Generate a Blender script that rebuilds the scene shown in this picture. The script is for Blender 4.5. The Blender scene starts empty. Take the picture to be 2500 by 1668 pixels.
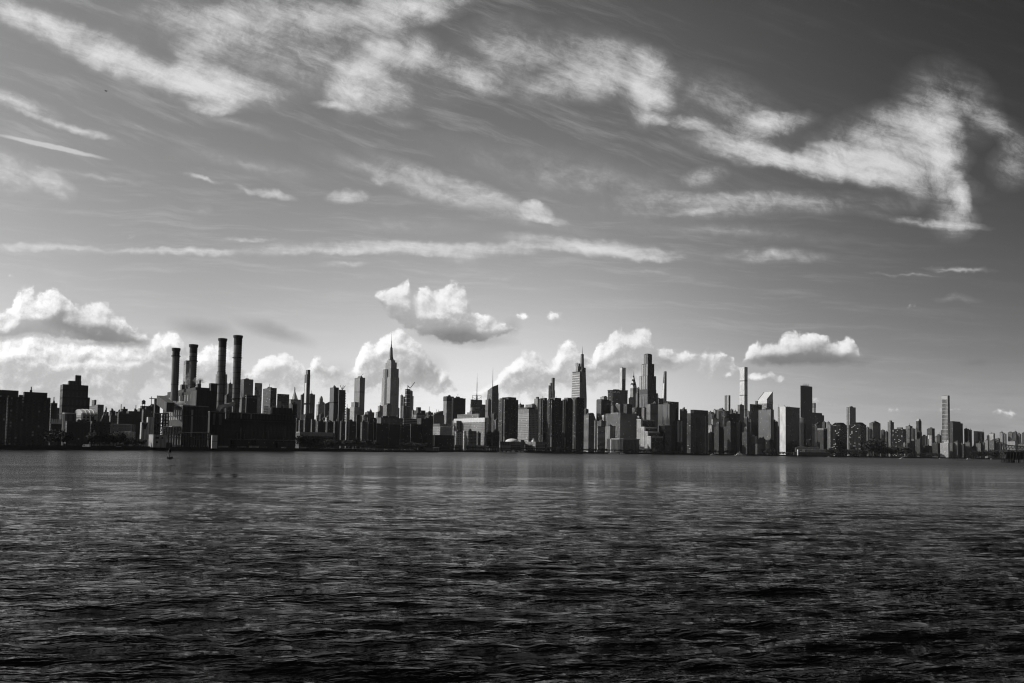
import bpy, bmesh, math, random
import numpy as np
from mathutils import Vector, Matrix
random.seed(7)
SC = bpy.context.scene
COL = SC.collection
R = math.radians
# ------------------------------------------------------------------ camera
W0, H0 = 2500.0, 1668.0          # size of the photograph, used only to read directions off it
FPX = 1944.0
PITCH, ROLL, CAMH = R(3.10), R(0.95), 7.0
PPY = 834.0 + 158.0
cam_d = bpy.data.cameras.new('camera'); cam = bpy.data.objects.new('camera', cam_d); COL.objects.link(cam)
cam_d.sensor_width = 36; cam_d.lens = 36 * FPX / W0; cam_d.shift_y = 158.0 / W0
cam_d.clip_start = 0.5; cam_d.clip_end = 60000
cam.matrix_world = Matrix.Translation((0, 0, CAMH)) @ Matrix.Rotation(R(90) + PITCH, 4, 'X') @ Matrix.Rotation(ROLL, 4, 'Z')
SC.camera = cam
MR = cam.matrix_world.to_3x3()
ZN = {'A': (0, 880, 320/1930), 'B': (300, 800, 340/1568), 'C': (600, 880, 320/1930), 'D': (900, 800, 340/1568),
      'E': (1140, 880, 260/1568), 'F': (1380, 840, 300/1568), 'G': (1640, 870, 300/1742), 'H': (1900, 900, 320/2091),
      'I': (2180, 940, 320/2350), 'S1': (0, 0, .5319), 'S2': (1250, 0, .5319), 'S3': (0, 600, .5319), 'S4': (1250, 600, .5319),
      'Z': (0, 0, 1.0638), 'P': (0, 0, 1.0)}
def zp(zone, x, y):
    a = ZN[zone]; return a[0] + x*a[2], a[1] + y*a[2]
def ray(px, py):
    return MR @ Vector(((px - W0/2)/FPX, -(py - PPY)/FPX, -1.0))
def uv_of(px, py):
    r = ray(px, py); return r.x/r.y, r.z/r.y
# ------------------------------------------------------------------ sun and exposure
SUN_EL, SUN_AZ = R(33), R(-92)       # azimuth from the view direction (+Y) towards +X
sund = bpy.data.lights.new('sun', 'SUN'); sund.energy = 2.8; sund.angle = R(0.5); sund.color = (1, .985, .96)
sun = bpy.data.objects.new('sun', sund); COL.objects.link(sun)
sv = Vector((math.sin(SUN_AZ)*math.cos(SUN_EL), math.cos(SUN_AZ)*math.cos(SUN_EL), math.sin(SUN_EL)))
sun.rotation_euler = sv.to_track_quat('Z', 'Y').to_euler(); sun.location = (-300, 200, 300)
SC.view_settings.view_transform = 'Standard'; SC.view_settings.look = 'None'
SC.view_settings.exposure = 0.0; SC.view_settings.gamma = 1
# ------------------------------------------------------------------ node helpers
class NB:
    def __init__(s, tree): s.t = tree; s.n = tree.nodes; s.l = tree.links
    def new(s, typ, **kw):
        n = s.n.new(typ)
        for k, v in kw.items(): setattr(n, k, v)
        return n
    def put(s, sock, v):
        if hasattr(v, 'is_output'): s.l.new(v, sock)
        elif v is not None: sock.default_value = v
    def m(s, op, a, b=None, c=None, clamp=False):
        n = s.new('ShaderNodeMath', operation=op, use_clamp=clamp)
        for i, v in enumerate((a, b, c)): s.put(n.inputs[i], v) if v is not None else None
        return n.outputs[0]
    def vm(s, op, a, b=None, out=0):
        n = s.new('ShaderNodeVectorMath', operation=op)
        s.put(n.inputs[0], a)
        if b is not None: s.put(n.inputs[3 if op == 'SCALE' else 1], b)
        return n.outputs[out]
    def xyz(s, x, y, z=0.0):
        n = s.new('ShaderNodeCombineXYZ'); s.put(n.inputs[0], x); s.put(n.inputs[1], y); s.put(n.inputs[2], z); return n.outputs[0]
    def sep(s, v):
        n = s.new('ShaderNodeSeparateXYZ'); s.put(n.inputs[0], v); return n.outputs
    def noise(s, v, scale, detail=4, rough=.5, dist=0, col=False, dim='3D'):
        n = s.new('ShaderNodeTexNoise', noise_dimensions=dim)
        s.put(n.inputs['Vector'], v); s.put(n.inputs['Scale'], scale); n.inputs['Detail'].default_value = detail
        n.inputs['Roughness'].default_value = rough; n.inputs['Distortion'].default_value = dist
        return n.outputs['Color' if col else 'Fac']
    def mapping(s, v, loc=(0,0,0), rot=(0,0,0), scale=(1,1,1), typ='POINT'):
        n = s.new('ShaderNodeMapping', vector_type=typ); s.put(n.inputs[0], v)
        n.inputs[1].default_value = loc; n.inputs[2].default_value = rot; n.inputs[3].default_value = scale
        return n.outputs[0]
    def rng(s, v, a, b, c=0.0, d=1.0, smooth=True):
        n = s.new('ShaderNodeMapRange', interpolation_type='SMOOTHSTEP' if smooth else 'LINEAR')
        for i, x in enumerate((v, a, b, c, d)): s.put(n.inputs[i], x)
        return n.outputs[0]
    def mix(s, f, a, b):
        n = s.new('ShaderNodeMix', data_type='FLOAT'); s.put(n.inputs[0], f); s.put(n.inputs[2], a); s.put(n.inputs[3], b)
        return n.outputs[0]
    def ramp(s, v, pts):
        n = s.new('ShaderNodeFloatCurve') if False else s.new('ShaderNodeValToRGB'); s.put(n.inputs[0], v)
        e = n.color_ramp.elements
        while len(e) < len(pts): e.new(.5)
        for i, (p, c) in enumerate(pts): e[i].position = p; e[i].color = (c, c, c, 1)
        return n.outputs[0]
# ------------------------------------------------------------------ sky: physical sky through a red filter, clouds laid out by direction
CIRRUS = [  # zone, x, y, half length, half width, angle, weight
 ('S1',350,180,620,75,-23,.95),('S1',200,90,500,50,-15,.35),('S1',650,320,330,85,-18,.8),('S1',960,400,230,110,-12,1.0),('S1',870,320,90,110,10,.5),
 ('S1',1170,430,200,80,-10,.55),('S1',1000,500,170,35,-5,.4),('S1',905,215,140,70,0,.5),('S1',820,70,260,75,0,.35),('S1',1080,85,200,110,20,.55),
 ('S1',1350,50,240,90,-20,.55),('S1',1600,70,260,90,-10,.6),('S1',1890,45,240,85,0,1.1),('S1',2120,15,80,40,0,.5),('S1',1350,230,900,200,-12,.42),
 ('S1',1640,410,150,140,0,.95),('S1',1770,460,140,80,0,.6),('S1',1520,490,110,30,-10,.6),('S1',1900,240,320,90,-25,.6),('S1',2200,380,170,55,-20,.65),
 ('S1',1740,260,110,80,0,.4),('S1',1850,570,100,40,0,.25),('S1',90,480,240,45,-17,.85),('S1',330,590,280,26,-17,.7),('S1',40,800,200,100,-18,.75),('S1',250,850,130,60,-30,.7),
 ('S1',450,815,330,22,-10,.4),('S1',1150,770,380,50,-12,.3),('S1',930,828,130,17,-15,.75),('S1',1100,875,80,20,-20,.5),('S1',1240,905,140,26,-10,.8),
 ('S1',1590,915,130,36,5,1.0),('S1',1740,840,60,30,0,.3),('S1',2000,880,650,55,-18,.5),('S1',1100,580,300,30,-18,.25),('S1',640,590,110,18,-18,.3),
 ('S2',430,290,340,150,-20,.62),('S2',310,390,190,85,-5,.65),('S2',620,450,120,130,20,1.0),('S2',640,330,130,110,-40,.45),('S2',130,430,150,80,0,.3),
 ('S2',760,560,220,35,-12,.65),('S2',-30,250,260,180,0,.5),('S2',1180,570,240,55,8,.85),('S2',1050,690,320,65,-12,.75),('S2',1260,745,300,45,-14,.85),
 ('S2',1000,500,420,150,-25,.35),('S2',1500,740,200,85,-8,1.1),('S2',1720,750,190,110,0,1.1),('S2',1860,810,300,75,-12,.85),('S2',1950,650,140,150,0,.75),
 ('S2',1700,620,380,150,15,.6),('S2',2000,480,260,200,-30,.38),('S2',2010,740,130,80,0,.6),('S2',2070,890,50,80,15,.95),('S2',2260,600,240,60,-40,.4),
 ('S2',2310,760,120,110,0,.38),('S2',880,805,130,50,8,.55),('S2',300,810,800,110,-12,.3),('S2',1000,910,420,40,-3,.45),('S2',100,935,50,30,0,1.0),
 ('Z',900,572,420,22,-1,.9),('Z',1360,570,260,26,-5,.95),('Z',1480,590,130,11,-4,.6),('Z',1060,595,60,18,0,.4),('Z',420,576,210,13,-1,.75),('Z',760,578,640,11,-1,.32),('Z',1200,572,480,13,-1,.34),('Z',90,570,170,13,-1,.75),
 ('Z',1770,592,160,20,0,.55),('Z',2200,619,100,8,-3,.6),('Z',2080,631,110,6,-2,.4),('Z',785,611,75,11,0,.5),('Z',1150,632,45,8,0,.35),('Z',570,546,80,7,-3,.6),
 ('Z',1090,440,330,28,-20,.6),('Z',1238,487,48,30,-15,1.3),('Z',1260,505,60,12,-10,.5),('Z',1750,470,560,38,2,.42),('Z',2120,508,170,15,-8,.6),('Z',1600,484,80,12,10,.5),
 ('Z',2190,500,60,55,0,.45),('Z',465,487,30,20,0,.3),('Z',1690,535,350,25,-4,.25),('Z',930,520,200,22,-3,.28),('Z',2200,686,60,10,0,.3),('Z',1500,625,130,10,-3,.25),
]
# outlines of the cumulus layers: (zone, x, y of the tops), (zone, x, y of the bases); two layers, one behind the other
BANK_TOP = [('S3',-200,330),('S3',0,390),('S3',100,370),('S3',250,420),('S3',500,430),('S3',660,440),('S3',700,405),('S3',740,392),('S3',800,388),('S3',850,430),('S3',880,475),('S3',930,460),('S3',980,440),('S3',1020,455),('S3',1060,470),
 ('S3',1100,525),('S3',1130,572),('S3',1170,540),('S3',1220,500),('S3',1290,488),('S3',1350,512),('S3',1385,548),('S3',1415,575),('S3',1432,503),('S3',1470,508),('S3',1500,545),('S3',1530,520),('S3',1580,550),
 ('S3',1610,550),('S3',1640,485),('S3',1680,438),('S3',1735,432),('S3',1770,388),('S3',1820,378),('S3',1870,402),('S3',1920,450),('S3',1950,480),('S3',1985,505),('S3',2005,560),('S3',2050,575),('S3',2080,620),('S3',2120,668),
 ('S3',2220,655),('S3',2290,585),('S4',-20,545),('S4',30,500),('S4',80,485),('S4',130,492),('S4',180,525),('S4',200,500),('S4',228,455),('S4',260,440),('S4',290,455),('S4',330,505),('S4',350,515),('S4',375,470),('S4',400,425),('S4',440,420),
 ('S4',475,385),('S4',505,372),('S4',535,388),('S4',590,370),('S4',640,395),('S4',660,455),('S4',700,482),('S4',740,500),('S4',800,478),('S4',900,484),('S4',990,486),('S4',1020,520),('S4',1055,580),('S4',1100,640),('S4',1300,700),('S4',2600,760)]
BANK_BASE = [('S3',-200,800),('S3',600,800),('S3',700,640),('S3',1000,680),('S3',1400,660),('S3',2000,680),('S3',2200,700),('S4',200,690),('S4',500,640),('S4',700,590),('S4',850,560),('S4',950,575),('S4',1050,585),('S4',1100,630),('S4',2600,760)]
HIGH_TOP = [('S3',-200,330),('S3',0,290),('S3',55,262),('S3',85,205),('S3',130,190),('S3',170,205),('S3',215,200),('S3',250,190),('S3',285,240),('S3',340,262),('S3',390,275),('S3',430,255),('S3',470,252),('S3',505,275),('S3',540,315),('S3',600,345),('S3',660,400),('S3',715,442),('S3',760,520),
 ('S3',1650,330),('S3',1715,250),('S3',1740,190),('S3',1775,200),('S3',1810,178),('S3',1848,153),('S3',1880,160),('S3',1900,225),('S3',1945,190),('S3',1975,195),('S3',2005,208),('S3',2040,188),('S3',2082,164),('S3',2120,175),('S3',2145,222),('S3',2165,290),('S3',2210,305),('S3',2280,335),('S3',2330,370),('S4',30,395),('S4',80,470),
 ('S4',1020,560),('S4',1060,512),('S4',1085,458),('S4',1130,432),('S4',1155,455),('S4',1205,436),('S4',1250,428),('S4',1275,398),('S4',1320,402),('S4',1360,394),('S4',1392,396),('S4',1425,420),('S4',1460,432),('S4',1505,430),('S4',1550,420),('S4',1580,455),('S4',1605,475),('S4',1660,560),('S4',2600,700)]
HIGH_BASE = [('S3',-200,440),('S3',80,430),('S3',350,438),('S3',700,450),('S3',760,440),('S3',1650,200),('S3',1735,262),('S3',1790,325),('S3',1860,378),('S3',1950,418),('S3',2050,440),('S3',2200,440),('S3',2330,410),('S4',50,395),('S4',80,380),
 ('S4',1020,520),('S4',1070,540),('S4',1200,548),('S4',1400,550),('S4',1550,545),('S4',1610,510),('S4',1660,480),('S4',2600,600)]
PUFFS = [('S4',190,322,80,55,0,.46),('S4',50,330,60,35,0,.40),('S4',1000,592,60,26,0,.56),('S4',1110,602,60,34,0,.58),('S4',1180,592,40,30,0,.5),('S4',1225,606,40,26,0,.52),('S3',2030,600,60,60,0,.8)]
SHADE = [  # darker bodies and bases of the cumulus
 ('S3',470,400,300,75,-14,1.0),('S3',300,320,130,90,0,.5),('S3',930,380,190,60,-10,.8),('S3',1260,395,220,50,-15,.8),('S3',2130,420,280,55,-5,.9),('S3',1950,570,130,90,0,.6),('S3',200,520,350,25,0,.4),('S3',600,530,350,20,0,.5),
 ('S4',1380,520,330,42,0,1.0),('S4',1400,470,110,50,0,.8),('S4',560,570,220,30,0,.5),('S4',2120,530,100,25,0,.3),('S4',700,530,90,50,0,.5),('S4',-5,370,60,50,0,.5),('S3',1540,570,110,60,0,.4),('S4',1250,500,120,40,0,.4),
]
def P_v(N, z, ym): return N.m('DIVIDE', z, ym)
def build_world():
    w = bpy.data.worlds.new('World'); SC.world = w; w.use_nodes = True
    t = w.node_tree; t.nodes.clear(); N = NB(t)
    out = N.new('ShaderNodeOutputWorld'); bg = N.new('ShaderNodeBackground'); t.links.new(bg.outputs[0], out.inputs[0])
    sky = N.new('ShaderNodeTexSky', sky_type='NISHITA'); sky.sun_disc = False; sky.sun_elevation = SUN_EL; sky.sun_rotation = SUN_AZ
    sky.air_density = 1.0; sky.dust_density = 1.0; sky.ozone_density = 1.0; sky.altitude = 0
    sc = N.new('ShaderNodeSeparateColor'); t.links.new(sky.outputs[0], sc.inputs[0])
    red = sc.outputs[0]
    d = N.new('ShaderNodeTexCoord').outputs['Generated']
    x, y, z = N.sep(d)
    ym = N.m('MAXIMUM', y, .03)
    P = N.xyz(N.m('DIVIDE', x, ym), N.m('DIVIDE', z, ym), 0)
    def warp(P, scale, amp, det):
        n = N.vm('SUBTRACT', N.noise(P, scale, det, .6, col=True), (.5, .5, .5))
        return N.vm('ADD', P, N.vm('SCALE', n, amp))
    def group(name, data):
        g = bpy.data.node_groups.new(name, 'ShaderNodeTree')
        g.interface.new_socket('P', in_out='INPUT', socket_type='NodeSocketVector'); g.interface.new_socket('D', in_out='OUTPUT', socket_type='NodeSocketFloat')
        G = NB(g); gi = G.new('NodeGroupInput'); go = G.new('NodeGroupOutput'); acc = 0.0
        for zn, bx, by, L, Wd, an, wt in data:
            px, py = zp(zn, bx, by); u, v = uv_of(px, py); s = ZN[zn][2]/FPX
            k = 1.25 if Wd > 40 and name == 'cirrus_layout' else 1.0
            q = G.mapping(gi.outputs[0], (u, v, 0), (0, 0, R(an) + ROLL), (L*s*(1+(k-1)*.5), Wd*s*k, 1), 'TEXTURE')
            gr = G.new('ShaderNodeTexGradient', gradient_type='SPHERICAL'); G.put(gr.inputs[0], q)
            acc = G.m('MULTIPLY_ADD', gr.outputs['Fac'], wt, acc)
        g.links.new(acc, go.inputs[0]); return g
    def use(g, P):
        n = N.new('ShaderNodeGroup'); n.node_tree = g; N.put(n.inputs[0], P); return n.outputs[0]
    gc, gp, gs = group('cirrus_layout', CIRRUS), group('puff_layout', PUFFS), group('shade_layout', SHADE)
    def curve(pts):      # elevation of a cloud outline against the bearing
        q = []
        for zn, bx, by in pts:
            u, v = uv_of(*zp(zn, bx, by)); q.append((min(max((u + .75)/1.5, 0), 1), min(max(v*2, 0), 1)))
        g = bpy.data.node_groups.new('outline', 'ShaderNodeTree')
        g.interface.new_socket('U', in_out='INPUT', socket_type='NodeSocketFloat'); g.interface.new_socket('V', in_out='OUTPUT', socket_type='NodeSocketFloat')
        G = NB(g); gi = G.new('NodeGroupInput'); go = G.new('NodeGroupOutput')
        n = G.new('ShaderNodeFloatCurve'); c = n.mapping.curves[0]
        c.points[0].location = q[0]; c.points[1].location = q[-1]
        for p in q[1:-1]: c.points.new(*p)
        n.mapping.update(); G.put(n.inputs['Value'], gi.outputs[0])
        g.links.new(G.m('MULTIPLY', n.outputs[0], .5), go.inputs[0]); return g
    bt, bb, ht, hb = curve(BANK_TOP), curve(BANK_BASE), curve(HIGH_TOP), curve(HIGH_BASE)
    # cirrus
    Pw = warp(warp(warp(P, 4.0, .020, 2), 15, .017, 3), 48, .013, 7)
    dc = use(gc, Pw)
    W_ = warp(P, 6, .030, 3)
    hi_fib = N.noise(N.mapping(W_, (0, 0, 0), (0, 0, R(-19)), (1/6., 1/50., 1), 'TEXTURE'), 1.0, 10, .70)
    lo_fib = N.noise(N.mapping(W_, (0, .3, 0), (0, 0, R(-3)), (1/6., 1/70., 1), 'TEXTURE'), 1.0, 10, .70)
    fib = N.mix(N.rng(N.m('DIVIDE', z, ym), .27, .40), lo_fib, hi_fib)
    tuft = N.noise(N.mapping(warp(P, 8, .06, 7), (0, 0, 0), (0, 0, R(-24)), (1.3, .85, 1), 'TEXTURE'), 21, 12, .72, dist=.3)
    tex = N.rng(N.m('ADD', N.m('MULTIPLY', fib, .38), N.m('MULTIPLY', tuft, .62)), .37, .63, 0, 1, False)
    # dense parts stay, thin parts are eaten away along the fibres
    dl = N.m('MULTIPLY', dc, N.m('MULTIPLY_ADD', dc, -.22, 1.0))
    er = N.m('SUBTRACT', N.m('MULTIPLY', dl, 1.45), N.m('MULTIPLY', N.m('SUBTRACT', 1.0, tex), .95))
    core = N.m('MULTIPLY', N.rng(er, -.50, 1.05), N.rng(dc, .02, .35))
    soft = N.m('MULTIPLY', N.rng(N.m('POWER', N.m('MAXIMUM', dc, 0.0), .75), 0, 1.0, 0, 1, False), N.m('MULTIPLY_ADD', tex, .5, .12))
    ci = N.m('MINIMUM', N.m('ADD', N.m('MULTIPLY', core, .68), N.m('MULTIPLY', soft, .62)), 1.0)
    # thin contrail
    px, py = zp('S1', 230, 672); u, v = uv_of(px, py)
    q = N.mapping(warp(P, 60, .0035, 4), (u, v, 0), (0, 0, R(-12)), (340*.5319/FPX, 17*.5319/FPX, 1), 'TEXTURE')
    gr = N.new('ShaderNodeTexGradient', gradient_type='SPHERICAL'); N.put(gr.inputs[0], q)
    con = N.m('MULTIPLY', N.rng(gr.outputs['Fac'], .05, .55), .62)
    ci = N.m('MAXIMUM', ci, con)
    # faint background veil
    veil = N.m('MULTIPLY', N.rng(fib, .46, .74), N.m('MULTIPLY', N.rng(x, .1, .6, .20, .10), N.rng(N.m('MULTIPLY_ADD', x, .9, z), .42, .70, 1, .12)))
    # cumulus: how far inside the outline, roughened by billows; evaluated twice to find the side facing the sun
    def cum(P, full=True):
        Q = warp(P, 26, .020, 5)
        qx, qy, qz = N.sep(Q)
        uu = N.m('MULTIPLY_ADD', qx, 1/1.5, .5, True)
        f = N.m('SUBTRACT', N.m('MULTIPLY_ADD', N.noise(Q, 17, 4, .55), .45, N.m('MULTIPLY', N.noise(Q, 46, 9, .64), .62)), .535)
        def layer(gt, gb, st, sb):
            T = use(gt, uu); B = use(gb, uu)
            return N.m('MINIMUM', N.m('DIVIDE', N.m('SUBTRACT', T, qy), st), N.m('DIVIDE', N.m('SUBTRACT', qy, B), sb)), B, T
        hi, Bh, Th = layer(ht, hb, .024, .020)
        lo, Bl, Tl = layer(bt, bb, .022, .055)
        pf = N.m('MULTIPLY_ADD', use(gp, Q), 1.6, -.35)
        d = N.m('MAXIMUM', N.m('MINIMUM', N.m('MAXIMUM', hi, lo), 1.5), pf)
        dn = N.m('MULTIPLY_ADD', N.m('MULTIPLY', f, 2.1), N.rng(d, -.75, -.35), d)
        return dn, hi, lo, f, qy, Bh, Th
    c1, hi, lo, f1, qy, Bh, Th = cum(P); c2 = cum(N.vm('ADD', P, (-.0050, .0075, 0)))[0]
    mask = N.m('MULTIPLY', N.rng(c1, -.04, .27), N.rng(N.noise(P, 8, 5, .6), .36, .56, .74, 1.0))
    lit = N.rng(N.m('SUBTRACT', c1, c2), -.30, .75)
    sh = N.m('MULTIPLY', use(gs, warp(P, 20, .02, 4)), 1.6, clamp=True)
    # grey bases of the high clouds
    hfr = N.rng(N.m('DIVIDE', N.m('SUBTRACT', qy, Bh), N.m('MAXIMUM', N.m('SUBTRACT', Th, Bh), .004)), .0, .85, .30, 0)
    hfr = N.m('MULTIPLY', hfr, N.rng(N.m('SUBTRACT', hi, lo), -.2, .3))
    cb = N.m('MULTIPLY_ADD', lit, .62, .50)
    cb = N.m('MULTIPLY', cb, N.m('SUBTRACT', 1.0, hfr))
    cb = N.m('MULTIPLY', cb, N.m('MULTIPLY_ADD', sh, -.34, 1.0))
    U = N.m('DIVIDE', x, ym)
    side = N.rng(x, .02, .62, 1.0, .34)
    side = N.m('MULTIPLY', side, N.rng(N.m('MULTIPLY_ADD', x, .9, z), .50, 1.02, 1, .52))
    side = N.m('MULTIPLY', side, N.rng(z, .45, .72, 1, .20))  # unseen sky overhead dimmed so the near water reflects less
    side = N.m('MULTIPLY', side, N.m('MULTIPLY_ADD', N.m('MULTIPLY', N.rng(N.m('ABSOLUTE', N.m('ADD', x, .02)), 0, .42, 1, 0), N.rng(z, .12, .46, 1, 0)), .55, 1.0))
    back = N.rng(y, -.5, .45, .45, 1.0)  # sky behind the camera dimmed by hand
    skyl = N.m('MULTIPLY', N.m('POWER', N.m('MULTIPLY', red, .1), SKYG), N.m('MULTIPLY', N.m('MULTIPLY', side, back), SKYB))
    cval = N.m('MULTIPLY', cb, N.rng(U, -.7, .75, 1.06, .80, False))
    cival = N.rng(U, -.7, .75, .74, .68, False)
    s1 = N.mix(N.m('MAXIMUM', ci, veil), skyl, cival)
    s1 = N.m('MULTIPLY', s1, N.m('MULTIPLY_ADD', sh, -.28, 1.0))
    # low bright streaky layer towards the sun
    sl = N.noise(N.mapping(P, (0, 0, 0), (0, 0, R(2)), (4, 26, 1)), 1.3, 8, .6)
    low = N.m('MULTIPLY', N.rng(N.m('ADD', N.m('MULTIPLY', sl, .12), P_v(N, z, ym)), .10, .205, 1, 0), N.rng(U, -.55, .15, .8, .25))
    s1 = N.mix(N.m('MULTIPLY', low, N.rng(sl, .38, .6, .35, 1)), s1, .68)
    s2 = N.mix(mask, s1, cval)
    # the clouds stand in front; the rest of the dome keeps the dimmed clear sky
    front = N.rng(y, .02, .25)
    s3 = N.mix(front, skyl, s2)
    N.put(bg.inputs[0], s3); bg.inputs[1].default_value = WSTR
    w.cycles.sampling_method = 'MANUAL'; w.cycles.sample_map_resolution = 256
SKYG, SKYB, WSTR = 1.3, 1.95, 1.0
w_cycles = dict(sample_clamp_direct=4.0, sample_clamp_indirect=1.5, max_bounces=4, diffuse_bounces=2, glossy_bounces=3)
for k_, v_ in w_cycles.items(): setattr(SC.cycles, k_, v_)
SC.cycles.use_adaptive_sampling = True; SC.cycles.adaptive_threshold = .01; SC.cycles.use_denoising = True; SC.cycles.filter_width = 1.15
build_world()
# ------------------------------------------------------------------ tags
def tag(o, label=None, cat=None, group=None, kind=None):
    if label: o['label'] = label
    if cat: o['category'] = cat
    if group: o['group'] = group
    if kind: o['kind'] = kind
    return o
# ------------------------------------------------------------------ water: wave heights in a polar mesh, finer where it is near
def water_material():
    m = bpy.data.materials.new('river_water'); m.use_nodes = True; N = NB(m.node_tree); N.n.clear()
    out = N.new('ShaderNodeOutputMaterial'); p = N.new('ShaderNodeBsdfPrincipled'); N.l.new(p.outputs[0], out.inputs[0])
    p.inputs['Base Color'].default_value = (.003, .003, .003, 1); p.inputs['IOR'].default_value = 1.33
    p.inputs['Specular IOR Level'].default_value = .07
    ob = N.new('ShaderNodeTexCoord').outputs['Object']
    dist = N.vm('LENGTH', ob, out=1)
    N.put(p.inputs['Roughness'], N.rng(dist, 30, 900, .06, .30))
    a = N.noise(N.mapping(ob, (0,0,0), (0,0,R(10)), (1/.26, 1, 1), 'TEXTURE'), 1.5, 4, .60, dist=.2)
    a2 = N.noise(N.mapping(ob, (7,2,0), (0,0,R(-14)), (1/.35, 1, 1), 'TEXTURE'), 4.6, 1.5, .5, dist=.2)
    b = N.noise(N.mapping(ob, (3,5,0), (0,0,R(-6)), (1/.3, 1, 1), 'TEXTURE'), .17, 5, .6)
    h = N.m('ADD', N.m('MULTIPLY_ADD', a2, .035, N.m('MULTIPLY', a, .30)), N.m('MULTIPLY', b, .5))
    gust = N.rng(N.noise(N.mapping(ob, (0,0,0), (0,0,R(5)), (1/.22, 1, 1), 'TEXTURE'), .030, 8, .66), .38, .62, .22, 1.95)
    h = N.m('MULTIPLY', h, N.m('MULTIPLY', gust, N.m('ADD', N.rng(dist, 24, 140, .85, .0), N.rng(dist, 100, 1500, .46, .24))))
    bp = N.new('ShaderNodeBump'); bp.inputs['Strength'].default_value = 1.0; bp.inputs['Distance'].default_value = 1.0
    N.put(bp.inputs['Height'], h); N.l.new(bp.outputs[0], p.inputs['Normal'])
    return m
def build_water():
    rs = [3.0]
    while rs[-1] < 9000: rs.append(rs[-1] * 1.0065)
    rs = np.array(rs); az = np.concatenate([np.radians(np.arange(-178, -42, 4)), np.radians(np.arange(-42, 42, .085)), np.radians(np.arange(42, 182.1, 4))])
    az[-1] = az[0] + 2*math.pi
    Rg, A = np.meshgrid(rs, az, indexing='ij')
    X = Rg*np.sin(A); Y = Rg*np.cos(A); Z = np.zeros_like(X)
    rg = np.random.RandomState(3)
    for i in range(84):
        lam = math.exp(rg.uniform(math.log(.55), math.log(7))); k = 2*math.pi/lam
        th = rg.normal(R(96), R(9)) if i % 4 else rg.normal(R(85), R(35))
        amp = .0135*lam**.80*(1.0 if lam < 1.6 else (1.6/lam)**.95)*rg.uniform(.4, 1.3)
        ph = rg.uniform(0, 6.28)
        q = k*(X*math.cos(th) + Y*math.sin(th)) + ph + .8*np.sin((X*.10+Y*.05)*(1+.13*(i % 5))+i) + .5*np.sin(X*.31-Y*.11+2*i)
        att = np.clip((lam/(Rg*.0065) - 2.5)/4, 0, 1)
        s = np.sin(q)
        Z += att*amp*(s + .30*np.cos(2*q))
    # patches of calmer and rougher water
    patch = .75 + .25*np.sin(X*.011 + 1.3*np.sin(Y*.006)) * np.sin(Y*.009 + .8)
    Z *= patch
    n0, n1 = X.shape
    verts = np.stack([X.ravel(), Y.ravel(), Z.ravel()], 1)
    i = np.arange(n0-1)[:, None]*n1 + np.arange(n1-1)[None, :]
    f = np.stack([i, i+1, i+n1+1, i+n1], -1).reshape(-1, 4)[:, ::-1]
    me = bpy.data.meshes.new('water'); me.vertices.add(len(verts)); me.vertices.foreach_set('co', verts.ravel())
    me.loops.add(f.size); me.loops.foreach_set('vertex_index', f.ravel().astype(np.int32))
    me.polygons.add(len(f)); me.polygons.foreach_set('loop_start', np.arange(0, f.size, 4, dtype=np.int32))
    me.update(calc_edges=True); me.polygons.foreach_set('use_smooth', np.ones(len(f), dtype=bool))
    o = bpy.data.objects.new('water', me); COL.objects.link(o); me.materials.append(water_material())
    tag(o, kind='structure')
build_water()
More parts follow.
